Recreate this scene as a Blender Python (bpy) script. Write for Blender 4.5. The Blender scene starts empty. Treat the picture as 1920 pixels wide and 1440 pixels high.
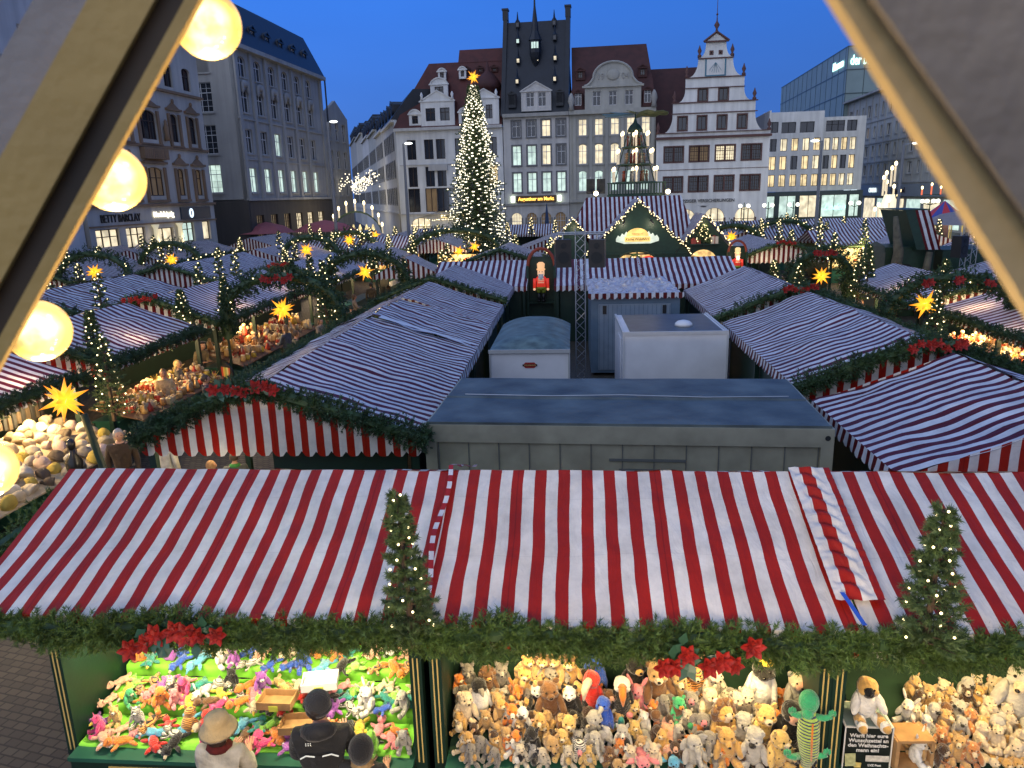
import bpy, bmesh, math, random
import numpy as np
from mathutils import Vector, Matrix, noise
SC = bpy.context.scene
COL = SC.collection
rad = math.radians
# ------------------------------------------------------------------ camera
CAM_H = 6.0
cam_d = bpy.data.cameras.new('camera'); cam = bpy.data.objects.new('camera', cam_d); COL.objects.link(cam)
cam_d.sensor_width = 36.0; cam_d.lens = 1400 / 1920 * 36.0
cam_d.clip_start = 0.05; cam_d.clip_end = 2000
cam.matrix_world = Matrix.Translation((0, 0, CAM_H)) @ Matrix.Rotation(rad(90 - 14.2), 4, 'X') @ Matrix.Rotation(rad(-1.6), 4, 'Z')
cam_d.dof.use_dof = True; cam_d.dof.focus_distance = 14.0; cam_d.dof.aperture_fstop = 26.25 / 3.6
SC.camera = cam
# ------------------------------------------------------------------ world: dusk sky, paler behind the camera where the sun went down
world = bpy.data.worlds.new('World'); SC.world = world; world.use_nodes = True
wt = world.node_tree; wn = wt.nodes; wl = wt.links
bgn = wn['Background']
tc = wn.new('ShaderNodeTexCoord')
sep = wn.new('ShaderNodeSeparateXYZ'); wl.new(tc.outputs['Generated'], sep.inputs[0])
ramp = wn.new('ShaderNodeValToRGB'); wl.new(sep.outputs['Z'], ramp.inputs[0])
e = ramp.color_ramp.elements
e[0].position = 0.0; e[0].color = (0.065, 0.165, 0.50, 1)
e[1].position = 0.10; e[1].color = (0.055, 0.175, 0.60, 1)
for p_, c_ in ((0.22, (0.042, 0.19, 0.74, 1)), (0.36, (0.036, 0.175, 0.74, 1)), (0.60, (0.10, 0.22, 0.58, 1)), (1.0, (0.26, 0.38, 0.72, 1))):
    q = e.new(p_); q.color = c_
mr = wn.new('ShaderNodeMapRange'); mr.inputs['From Min'].default_value = -0.02; mr.inputs['From Max'].default_value = 0.75
dot = wn.new('ShaderNodeVectorMath'); dot.operation = 'DOT_PRODUCT'; dot.inputs[1].default_value = (-0.55, -0.83, 0.0); wl.new(tc.outputs['Generated'], dot.inputs[0]); wl.new(dot.outputs['Value'], mr.inputs['Value'])
mx = wn.new('ShaderNodeMix'); mx.data_type = 'RGBA'
wl.new(mr.outputs[0], mx.inputs['Factor']); wl.new(ramp.outputs[0], mx.inputs['A']); mx.inputs['B'].default_value = (0.66, 0.74, 0.97, 1)
# a slightly brighter blue towards the left of the view
mr2 = wn.new('ShaderNodeMapRange'); mr2.inputs['From Min'].default_value = 0.25; mr2.inputs['From Max'].default_value = -0.45
mr2.inputs['To Min'].default_value = 0.92; mr2.inputs['To Max'].default_value = 1.25
wl.new(sep.outputs['X'], mr2.inputs['Value'])
nz = wn.new('ShaderNodeTexNoise'); nz.inputs['Scale'].default_value = 2.2; nz.inputs['Detail'].default_value = 4
mpw = wn.new('ShaderNodeMapping'); mpw.inputs['Scale'].default_value = (1, 1, 4); wl.new(tc.outputs['Generated'], mpw.inputs[0]); wl.new(mpw.outputs[0], nz.inputs[0])
mr3 = wn.new('ShaderNodeMapRange'); mr3.inputs['From Min'].default_value = 0.3; mr3.inputs['From Max'].default_value = 0.7; mr3.inputs['To Min'].default_value = 0.95; mr3.inputs['To Max'].default_value = 1.06
wl.new(nz.outputs[0], mr3.inputs['Value'])
mm = wn.new('ShaderNodeMath'); mm.operation = 'MULTIPLY'; wl.new(mr2.outputs[0], mm.inputs[0]); wl.new(mr3.outputs[0], mm.inputs[1])
wl.new(mx.outputs['Result'], bgn.inputs['Color']); wl.new(mm.outputs[0], bgn.inputs['Strength'])
SC.view_settings.view_transform = 'Standard'; SC.view_settings.look = 'None'
SC.view_settings.exposure = 0.0; SC.view_settings.gamma = 1.0
SC.cycles.sample_clamp_indirect = 2.5; SC.cycles.sample_clamp_direct = 0
SC.cycles.max_bounces = 6; SC.cycles.diffuse_bounces = 3; SC.cycles.glossy_bounces = 3; SC.cycles.transparent_max_bounces = 8
SC.cycles.caustics_reflective = False; SC.cycles.caustics_refractive = False
SC.cycles.use_denoising = True
# ------------------------------------------------------------------ frames of the place
MK = rad(5.0)     # the market grid is turned 5 degrees clockwise
SQ = rad(7.9)     # the buildings round the square 7.9 degrees
def M(a, b, z=0.0): return Vector((a * math.cos(MK) + b * math.sin(MK), -a * math.sin(MK) + b * math.cos(MK), z))
def S(s, t, z=0.0): return Vector((s * math.cos(SQ) + t * math.sin(SQ), -s * math.sin(SQ) + t * math.cos(SQ), z))
# ------------------------------------------------------------------ tagging
def tag(o, label=None, cat=None, group=None, kind=None):
    if label: o['label'] = label
    if cat: o['category'] = cat
    if group: o['group'] = group
    if kind: o['kind'] = kind
    return o
def empty(name, loc=(0, 0, 0), rz=0.0, label=None, cat=None, group=None, parent=None):
    o = bpy.data.objects.new(name, None); COL.objects.link(o)
    o.location = loc; o.rotation_euler = (0, 0, rz); o.empty_display_size = 0.1
    if parent: o.parent = parent
    return tag(o, label, cat, group)
def link(name, me, parent=None, loc=None, rot=None, scale=None):
    o = bpy.data.objects.new(name, me); COL.objects.link(o)
    if parent: o.parent = parent
    if loc is not None: o.location = loc
    if rot is not None: o.rotation_euler = rot
    if scale is not None: o.scale = scale
    return o
def recolor(o, m, slot=0):
    o.material_slots[slot].link = 'OBJECT'; o.material_slots[slot].material = m
def copy_tree(o, parent=None):
    c = o.copy(); COL.objects.link(c)
    if parent is not None: c.parent = parent
    for ch in list(o.children): copy_tree(ch, c)
    return c
# ------------------------------------------------------------------ mesh builder
class MB:
    def __init__(s): s.v = []; s.f = []; s.m = []; s.uv = []
    def face(s, pts, m=0, uv=None):
        n = len(s.v); s.v += [tuple(p) for p in pts]; s.f.append(tuple(range(n, n + len(pts)))); s.m.append(m); s.uv.append(uv)
    def add(s, V, F, m=0, uvs=None):
        n = len(s.v); s.v += [tuple(p) for p in V]
        for i, f in enumerate(F):
            s.f.append(tuple(k + n for k in f)); s.m.append(m); s.uv.append(uvs[i] if uvs else None)
        return s
    def box(s, c, d, rot=None, m=0):
        x, y, z = d[0] / 2, d[1] / 2, d[2] / 2
        V = [Vector(p) for p in ((-x, -y, -z), (x, -y, -z), (x, y, -z), (-x, y, -z), (-x, -y, z), (x, -y, z), (x, y, z), (-x, y, z))]
        if rot is not None:
            R_ = rot if isinstance(rot, Matrix) else Matrix.Rotation(rot, 3, 'Z'); V = [R_ @ p for p in V]
        c = Vector(c)
        return s.add([p + c for p in V], [(0, 3, 2, 1), (4, 5, 6, 7), (0, 1, 5, 4), (1, 2, 6, 5), (2, 3, 7, 6), (3, 0, 4, 7)], m)
    def b2(s, x0, x1, y0, y1, z0, z1, m=0):
        return s.box(((x0 + x1) / 2, (y0 + y1) / 2, (z0 + z1) / 2), (abs(x1 - x0), abs(y1 - y0), abs(z1 - z0)), None, m)
    def tube(s, p0, p1, r0, r1=None, n=8, m=0, cap=True):
        r1 = r0 if r1 is None else r1
        p0 = Vector(p0); p1 = Vector(p1); d = (p1 - p0)
        if d.length < 1e-6: return s
        d.normalize(); u = d.orthogonal().normalized(); w = d.cross(u)
        V = []
        for p, r in ((p0, r0), (p1, r1)):
            for i in range(n):
                t = 2 * math.pi * i / n; V.append(p + (u * math.cos(t) + w * math.sin(t)) * r)
        F = [(i, (i + 1) % n, n + (i + 1) % n, n + i) for i in range(n)]
        if cap: F += [tuple(range(n - 1, -1, -1)), tuple(range(n, 2 * n))]
        return s.add(V, F, m)
    def path(s, pts, r, n=8, m=0):
        pts = [Vector(p) for p in pts]; N = len(pts); V = []; F = []
        rr = r if isinstance(r, (list, tuple)) else [r] * N
        up = None
        for k in range(N):
            d = (pts[min(k + 1, N - 1)] - pts[max(k - 1, 0)]).normalized()
            if up is None: up = d.orthogonal().normalized()
            up = (up - d * up.dot(d)).normalized(); w = d.cross(up)
            for i in range(n):
                t = 2 * math.pi * i / n; V.append(pts[k] + (up * math.cos(t) + w * math.sin(t)) * rr[k])
        for k in range(N - 1):
            for i in range(n): F.append((k * n + i, k * n + (i + 1) % n, (k + 1) * n + (i + 1) % n, (k + 1) * n + i))
        F += [tuple(range(n - 1, -1, -1)), tuple(range((N - 1) * n, N * n))]
        return s.add(V, F, m)
    def lathe(s, prof, c=(0, 0, 0), n=16, m=0, sx=1, sy=1):
        c = Vector(c); V = []; F = []
        for r, z in prof:
            for i in range(n):
                t = 2 * math.pi * i / n; V.append(c + Vector((math.cos(t) * r * sx, math.sin(t) * r * sy, z)))
        for k in range(len(prof) - 1):
            for i in range(n): F.append((k * n + i, k * n + (i + 1) % n, (k + 1) * n + (i + 1) % n, (k + 1) * n + i))
        F += [tuple(range(n - 1, -1, -1)), tuple(range((len(prof) - 1) * n, len(prof) * n))]
        return s.add(V, F, m)
    def ball(s, c, r, seg=12, rings=8, rot=None, m=0):
        if not hasattr(r, '__len__'): r = (r, r, r)
        c = Vector(c); V = []; F = []
        R_ = Matrix.Identity(3) if rot is None else (rot if isinstance(rot, Matrix) else Matrix.Rotation(rot, 3, 'Z'))
        V.append(c + R_ @ Vector((0, 0, r[2])))
        for k in range(1, rings):
            ph = math.pi * k / rings
            for i in range(seg):
                t = 2 * math.pi * i / seg
                V.append(c + R_ @ Vector((r[0] * math.sin(ph) * math.cos(t), r[1] * math.sin(ph) * math.sin(t), r[2] * math.cos(ph))))
        V.append(c + R_ @ Vector((0, 0, -r[2])))
        L = len(V) - 1
        for i in range(seg): F.append((0, 1 + i, 1 + (i + 1) % seg)); F.append((L, L - seg + (i + 1) % seg, L - seg + i))
        for k in range(rings - 2):
            for i in range(seg): a = 1 + k * seg; F.append((a + i, a + seg + i, a + seg + (i + 1) % seg, a + (i + 1) % seg))
        return s.add(V, F, m)
    def grid(s, fn, nu, nv, m=0, uvf=None):
        V = [fn(i / nu, j / nv) for j in range(nv + 1) for i in range(nu + 1)]
        F = []; U = []
        for j in range(nv):
            for i in range(nu):
                a = j * (nu + 1) + i; F.append((a, a + 1, a + nu + 2, a + nu + 1))
                if uvf: U.append([uvf(i / nu, j / nv), uvf((i + 1) / nu, j / nv), uvf((i + 1) / nu, (j + 1) / nv), uvf(i / nu, (j + 1) / nv)])
        return s.add(V, F, m, U if uvf else None)
    def mesh(s, name, mats, smooth=False):
        me = bpy.data.meshes.new(name); me.from_pydata(s.v, [], s.f)
        for mt in (mats if isinstance(mats, (list, tuple)) else [mats]): me.materials.append(mt)
        if any(s.m): me.polygons.foreach_set('material_index', s.m)
        if any(u is not None for u in s.uv):
            L = me.uv_layers.new(name='UVMap'); data = []
            for f, u in zip(s.f, s.uv):
                for k in range(len(f)): data += list(u[k]) if u else [0.0, 0.0]
            L.data.foreach_set('uv', data)
        if smooth: me.polygons.foreach_set('use_smooth', [True] * len(me.polygons))
        me.update(); return me
    def build(s, name, mats, parent=None, smooth=False, loc=None, rot=None):
        return link(name, s.mesh(name, mats, smooth), parent, loc, rot)
def np_mesh(name, V, F, mat, smooth=False):
    """V (N,3), F (K,n) same-size faces"""
    me = bpy.data.meshes.new(name); V = np.asarray(V, dtype=np.float32); F = np.asarray(F, dtype=np.int32)
    k, n = F.shape
    me.vertices.add(len(V)); me.vertices.foreach_set('co', V.ravel())
    me.loops.add(k * n); me.loops.foreach_set('vertex_index', F.ravel())
    me.polygons.add(k); me.polygons.foreach_set('loop_start', np.arange(0, k * n, n, dtype=np.int32)); me.polygons.foreach_set('loop_total', np.full(k, n, dtype=np.int32))
    me.materials.append(mat); me.update(calc_edges=True)
    if smooth: me.polygons.foreach_set('use_smooth', [True] * k)
    return me
RS = np.random.RandomState(7)
def unit(a): return a / (np.linalg.norm(a, axis=-1, keepdims=True) + 1e-9)
def twigs(P, D, L, nn=24, nl=0.035, nw=0.006):
    """needle triangles along short twigs. P,D (N,3), L (N,)"""
    P = np.asarray(P, float); D = unit(np.asarray(D, float)); N = len(P); L = np.asarray(L, float).reshape(N, 1, 1)
    t = RS.rand(N, nn, 1) ** 0.9
    base = P[:, None, :] + D[:, None, :] * L * t
    r = unit(RS.randn(N, nn, 3)); dd = D[:, None, :]
    side = unit(r - (r * dd).sum(-1, keepdims=True) * dd)
    nd = unit(side * 0.85 + dd * 0.75)
    ln = nl * (0.7 + 0.6 * RS.rand(N, nn, 1))
    wv = unit(np.cross(nd, unit(RS.randn(N, nn, 3)))) * nw
    A = base - wv; B = base + wv; C = base + nd * ln
    V = np.stack([A, B, C], 2).reshape(-1, 3)
    return V, np.arange(len(V)).reshape(-1, 3)
ICO_V = None
def blobs(P, r, name, mat):
    """many small octahedral bulbs as one mesh"""
    P = np.asarray(P, float); N = len(P)
    if N == 0: return None
    g = (1 + 5 ** .5) / 2
    iv = unit(np.array([(-1, g, 0), (1, g, 0), (-1, -g, 0), (1, -g, 0), (0, -1, g), (0, 1, g), (0, -1, -g), (0, 1, -g), (g, 0, -1), (g, 0, 1), (-g, 0, -1), (-g, 0, 1)], float))
    fc = np.array([(0, 11, 5), (0, 5, 1), (0, 1, 7), (0, 7, 10), (0, 10, 11), (1, 5, 9), (5, 11, 4), (11, 10, 2), (10, 7, 6), (7, 1, 8), (3, 9, 4), (3, 4, 2), (3, 2, 6), (3, 6, 8), (3, 8, 9), (4, 9, 5), (2, 4, 11), (6, 2, 10), (8, 6, 7), (9, 8, 1)])
    rr = (np.full(N, r) if np.isscalar(r) else np.asarray(r)).reshape(N, 1, 1)
    V = (P[:, None, :] + iv[None] * rr).reshape(-1, 3)
    F = (fc[None] + (np.arange(N) * 12)[:, None, None]).reshape(-1, 3)
    return np_mesh(name, V, F, mat, True)
# ------------------------------------------------------------------ materials
MATS = {}
def pmat(name, col, rough=0.6, var=0.12, scale=6.0, bump=0.0, bscale=60.0, metal=0.0, sheen=0.0, spec=0.5, sub=0.0):
    if name in MATS: return MATS[name]
    m = bpy.data.materials.new(name); m.use_nodes = True; t = m.node_tree; n = t.nodes; l = t.links; b = n['Principled BSDF']
    b.inputs['Roughness'].default_value = rough; b.inputs['Metallic'].default_value = metal
    b.inputs['Specular IOR Level'].default_value = spec
    if sheen: b.inputs['Sheen Weight'].default_value = sheen
    tcn = n.new('ShaderNodeTexCoord')
    if var > 0:
        z = n.new('ShaderNodeTexNoise'); z.inputs['Scale'].default_value = scale; z.inputs['Detail'].default_value = 5
        l.new(tcn.outputs['Object'], z.inputs[0])
        mrn = n.new('ShaderNodeMapRange'); mrn.inputs['From Min'].default_value = 0.3; mrn.inputs['From Max'].default_value = 0.7
        mrn.inputs['To Min'].default_value = 1 - var; mrn.inputs['To Max'].default_value = 1 + var; l.new(z.outputs[0], mrn.inputs['Value'])
        h = n.new('ShaderNodeVectorMath'); h.operation = 'SCALE'; h.inputs[0].default_value = col[:3]; l.new(mrn.outputs[0], h.inputs['Scale'])
        l.new(h.outputs[0], b.inputs['Base Color'])
    else: b.inputs['Base Color'].default_value = (*col[:3], 1)
    if bump:
        z2 = n.new('ShaderNodeTexNoise'); z2.inputs['Scale'].default_value = bscale; z2.inputs['Detail'].default_value = 3; l.new(tcn.outputs['Object'], z2.inputs[0])
        bp = n.new('ShaderNodeBump'); bp.inputs['Strength'].default_value = bump; bp.inputs['Distance'].default_value = 0.02
        l.new(z2.outputs[0], bp.inputs['Height']); l.new(bp.outputs[0], b.inputs['Normal'])
    MATS[name] = m; return m
def emat(name, col, st, sample=False, var=0.0, scale=3.0):
    if name in MATS: return MATS[name]
    m = bpy.data.materials.new(name); m.use_nodes = True; t = m.node_tree; n = t.nodes; l = t.links; b = n['Principled BSDF']
    b.inputs['Base Color'].default_value = (*[min(.8, c * .5) for c in col[:3]], 1); b.inputs['Roughness'].default_value = 0.4
    b.inputs['Emission Color'].default_value = (*col[:3], 1); b.inputs['Emission Strength'].default_value = st
    if var:
        tcn = n.new('ShaderNodeTexCoord'); z = n.new('ShaderNodeTexNoise'); z.inputs['Scale'].default_value = scale; z.inputs['Detail'].default_value = 2
        oi = n.new('ShaderNodeObjectInfo'); ad = n.new('ShaderNodeVectorMath'); ad.operation = 'ADD'
        l.new(tcn.outputs['Object'], ad.inputs[0]); sc = n.new('ShaderNodeVectorMath'); sc.operation = 'SCALE'; sc.inputs[0].default_value = (37, 11, 23)
        l.new(oi.outputs['Random'], sc.inputs['Scale']); l.new(sc.outputs[0], ad.inputs[1]); l.new(ad.outputs[0], z.inputs[0])
        mrn = n.new('ShaderNodeMapRange'); mrn.inputs['From Min'].default_value = 0.35; mrn.inputs['From Max'].default_value = 0.62
        mrn.inputs['To Min'].default_value = st * (1 - var); mrn.inputs['To Max'].default_value = st * (1 + var * .4); l.new(z.outputs[0], mrn.inputs['Value'])
        l.new(mrn.outputs[0], b.inputs['Emission Strength'])
    m.cycles.emission_sampling = 'AUTO' if sample else 'NONE'
    MATS[name] = m; return m
def cloth_mat(name, red, white, rough=0.42, period=0.245):
    m = bpy.data.materials.new(name); m.use_nodes = True; t = m.node_tree; n = t.nodes; l = t.links; b = n['Principled BSDF']
    uv = n.new('ShaderNodeUVMap'); uv.uv_map = 'UVMap'; sp = n.new('ShaderNodeSeparateXYZ'); l.new(uv.outputs[0], sp.inputs[0])
    tcn = n.new('ShaderNodeTexCoord')
    z = n.new('ShaderNodeTexNoise'); z.inputs['Scale'].default_value = 1.6; z.inputs['Detail'].default_value = 2; l.new(tcn.outputs['Object'], z.inputs[0])
    a = n.new('ShaderNodeMath'); a.operation = 'MULTIPLY_ADD'; a.inputs[1].default_value = 0.035; l.new(z.outputs[0], a.inputs[0]); l.new(sp.outputs['X'], a.inputs[2])
    d = n.new('ShaderNodeMath'); d.operation = 'DIVIDE'; d.inputs[1].default_value = period; l.new(a.outputs[0], d.inputs[0])
    f = n.new('ShaderNodeMath'); f.operation = 'FRACT'; l.new(d.outputs[0], f.inputs[0])
    g = n.new('ShaderNodeMath'); g.operation = 'GREATER_THAN'; g.inputs[1].default_value = 0.5; l.new(f.outputs[0], g.inputs[0])
    mixn = n.new('ShaderNodeMix'); mixn.data_type = 'RGBA'; mixn.inputs['A'].default_value = (*red, 1); mixn.inputs['B'].default_value = (*white, 1); l.new(g.outputs[0], mixn.inputs['Factor'])
    # dirt and weather marks
    z2 = n.new('ShaderNodeTexNoise'); z2.inputs['Scale'].default_value = 2.3; z2.inputs['Detail'].default_value = 8; z2.inputs['Roughness'].default_value = 0.65; l.new(tcn.outputs['Object'], z2.inputs[0])
    mrn = n.new('ShaderNodeMapRange'); mrn.inputs['From Min'].default_value = 0.35; mrn.inputs['From Max'].default_value = 0.68; mrn.inputs['To Min'].default_value = 1.06; mrn.inputs['To Max'].default_value = 0.72; l.new(z2.outputs[0], mrn.inputs['Value'])
    h = n.new('ShaderNodeVectorMath'); h.operation = 'SCALE'; l.new(mixn.outputs['Result'], h.inputs[0]); l.new(mrn.outputs[0], h.inputs['Scale'])
    # sewn seams between the lengths of cloth and the faint lines where the sheet was folded
    prev = h
    for ax, per, wd, dk in (('X', 1.47, .0045, .72), ('Y', .78, .004, .88)):
        q1 = n.new('ShaderNodeMath'); q1.operation = 'DIVIDE'; q1.inputs[1].default_value = per; l.new(sp.outputs[ax], q1.inputs[0])
        q2 = n.new('ShaderNodeMath'); q2.operation = 'FRACT'; l.new(q1.outputs[0], q2.inputs[0])
        q3 = n.new('ShaderNodeMath'); q3.operation = 'COMPARE'; q3.inputs[1].default_value = .53; q3.inputs[2].default_value = wd; l.new(q2.outputs[0], q3.inputs[0])
        q4 = n.new('ShaderNodeMapRange'); q4.inputs['To Min'].default_value = 1; q4.inputs['To Max'].default_value = dk; l.new(q3.outputs[0], q4.inputs['Value'])
        q5 = n.new('ShaderNodeVectorMath'); q5.operation = 'SCALE'; l.new(prev.outputs[0], q5.inputs[0]); l.new(q4.outputs[0], q5.inputs['Scale']); prev = q5
    h = prev
    l.new(h.outputs[0], b.inputs['Base Color'])
    b.inputs['Roughness'].default_value = rough; b.inputs['Specular IOR Level'].default_value = 0.3
    # creases
    mp = n.new('ShaderNodeMapping'); mp.inputs['Scale'].default_value = (1.2, 3.2, 1.2); l.new(tcn.outputs['Object'], mp.inputs[0])
    z3 = n.new('ShaderNodeTexNoise'); z3.inputs['Scale'].default_value = 2.0; z3.inputs['Detail'].default_value = 5; z3.inputs['Distortion'].default_value = 0.8; l.new(mp.outputs[0], z3.inputs[0])
    bp = n.new('ShaderNodeBump'); bp.inputs['Strength'].default_value = 0.55; bp.inputs['Distance'].default_value = 0.05; l.new(z3.outputs[0], bp.inputs['Height']); l.new(bp.outputs[0], b.inputs['Normal'])
    # a little light comes through the tarpaulin
    tr = n.new('ShaderNodeBsdfTranslucent'); l.new(h.outputs[0], tr.inputs['Color'])
    ms = n.new('ShaderNodeMixShader'); ms.inputs[0].default_value = 0.12; l.new(b.outputs[0], ms.inputs[1]); l.new(tr.outputs[0], ms.inputs[2]); l.new(ms.outputs[0], n['Material Output'].inputs['Surface'])
    MATS[name] = m; return m
STRIPE = cloth_mat('striped_tarpaulin_dim', (0.115, 0.005, 0.007), (0.73, 0.75, 0.77))  # red darkened to stand for dim blue light on the roofs behind
STRIPE_F = cloth_mat('striped_tarpaulin_lit', (0.40, 0.015, 0.004), (0.84, 0.80, 0.72))  # same cloth, lighter and warmer to stand for lamplight on it
CHECK = cloth_mat('checked_edging', (0.42, 0.02, 0.02), (0.78, 0.78, 0.78), period=0.2)
GREEN = pmat('green_paint', (0.007, 0.028, 0.018), 0.45, 0.15, 3, 0.1, 20)
GREEN2 = pmat('green_counter_paint', (0.02, 0.10, 0.065), 0.4, 0.15, 3)
DARK = pmat('dark_void_paint', (0.012, 0.014, 0.014), 0.7, 0.1)
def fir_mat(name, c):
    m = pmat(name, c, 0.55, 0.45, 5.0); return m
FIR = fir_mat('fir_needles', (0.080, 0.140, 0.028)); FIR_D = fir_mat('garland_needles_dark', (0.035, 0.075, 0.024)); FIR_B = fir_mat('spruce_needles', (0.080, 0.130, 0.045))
BARK = pmat('bark', (0.09, 0.06, 0.04), 0.9, 0.3, 12, 0.4)
LED = emat('warm_led', (1.0, 0.80, 0.42), 5.0)
LED_S = emat('warm_led_small', (1.0, 0.80, 0.42), 3.2)
LED_W = emat('white_led', (1.0, 0.88, 0.62), 2.6)
STARM = emat('star_lantern_paper', (1.0, 0.46, 0.03), 1.3, True)
_t = STARM.node_tree; _a = _t.nodes.new('ShaderNodeTexCoord'); _l = _t.nodes.new('ShaderNodeVectorMath'); _l.operation = 'LENGTH'; _t.links.new(_a.outputs['Object'], _l.inputs[0])
_r = _t.nodes.new('ShaderNodeValToRGB'); _t.links.new(_l.outputs['Value'], _r.inputs[0]); _r.color_ramp.elements[0].position = .3; _r.color_ramp.elements[0].color = (1, .62, .03, 1); _r.color_ramp.elements[1].position = .95; _r.color_ramp.elements[1].color = (.85, .20, .01, 1); _t.links.new(_r.outputs[0], _t.nodes['Principled BSDF'].inputs['Emission Color'])
POIN = pmat('poinsettia_red', (0.32, 0.014, 0.008), 0.6, 0.45, 14)
HOLLY = pmat('holly_leaf', (0.03, 0.09, 0.05), 0.35, 0.2)
METAL = pmat('galvanised_metal', (0.45, 0.46, 0.47), 0.35, 0.1, 5, metal=0.8)
WHITE = pmat('white_panel', (0.70, 0.71, 0.72), 0.4, 0.06, 2)
WOOD = pmat('pale_wood', (0.42, 0.24, 0.10), 0.6, 0.25, 9)
BROWNW = pmat('brown_wood', (0.16, 0.08, 0.035), 0.7, 0.3, 9)
BLACK = pmat('black_plastic', (0.012, 0.012, 0.013), 0.45, 0.1)
GOLD = pmat('gold_line', (0.65, 0.48, 0.16), 0.4, 0.1)
def light(name, loc, power, col=(1, .72, .36), size=0.15, kind='POINT', rot=None, sy=None, spread=None):
    d = bpy.data.lights.new(name, kind); d.energy = power; d.color = col
    if kind == 'AREA':
        d.shape = 'RECTANGLE'; d.size = size; d.size_y = sy or size
        if spread: d.spread = spread
    else: d.shadow_soft_size = size
    o = bpy.data.objects.new(name, d); COL.objects.link(o); o.location = loc
    if rot: o.rotation_euler = rot
    return o
# ------------------------------------------------------------------ tents and stalls
def fbm(x, y, z=0.0): return noise.noise((x, y, z))
def rake(x, hw, ze, zr): return zr - (zr - ze) * abs(x) / hw
def roof_cloth(x_e, L, ze, zr, seed, res=0.25, amp=0.03, u0=0.0, over=0.0, y_start=0.0):
    """one slope from the ridge (x=0) to the eave (x=x_e); stripes run down the slope"""
    mb = MB(); n_u = max(2, int(L / res)); n_v = max(3, int(abs(x_e) / res))
    def fn(u, v):
        y = y_start + u * L; x = x_e * v
        z = zr - (zr - ze) * v
        sag = -0.05 * math.sin(math.pi * v) * (0.6 + 0.4 * math.sin(y * 2.1 + seed))
        w = amp * (fbm(x * 1.3 + seed, y * 1.1, seed) + 0.5 * fbm(x * 3.1, y * 2.7 + seed, 4.2) + 0.9 * max(0, fbm(x * 0.5, y * 2.2 + seed * 3, 8.0)) )
        return (x, y + 0.5 * amp * fbm(x * 1.7, y * 1.1, seed + 9), z + (sag + w) * (1 if v < 0.99 else 0.3))
    sl = math.hypot(x_e, zr - ze)
    mb.grid(fn, n_u, n_v, 0, lambda u, v: (u0 + u * L, v * sl))
    return mb
def scallops(mb, p0, p1, drop, arc, u0=0.0, period=0.245, tilt=0.0, n=4, thick=0.0):
    """hanging valance between two points, one scallop per stripe period"""
    p0 = Vector(p0); p1 = Vector(p1); L = (p1 - p0).length; d = (p1 - p0) / L
    k = max(1, int(round(L / period))); st = L / k
    out = Vector((d.y, -d.x, 0)) * tilt
    for i in range(k):
        for j in range(n):
            a0 = (i + j / n) * st; a1 = (i + (j + 1) / n) * st
            z0 = drop + arc * math.sqrt(max(0, 1 - (2 * j / n - 1) ** 2)); z1 = drop + arc * math.sqrt(max(0, 1 - (2 * (j + 1) / n - 1) ** 2))
            w0 = 0.012 * math.sin(a0 * 9); w1 = 0.012 * math.sin(a1 * 9); nn = Vector((d.y, -d.x, 0))
            A = p0 + d * a0; B = p0 + d * a1
            mb.face([A, B, B + nn * w1 + out - Vector((0, 0, z1)), A + nn * w0 + out - Vector((0, 0, z0))], 0, [(u0 + a0, 0), (u0 + a1, 0), (u0 + a1, z1), (u0 + a0, z0)])
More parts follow.
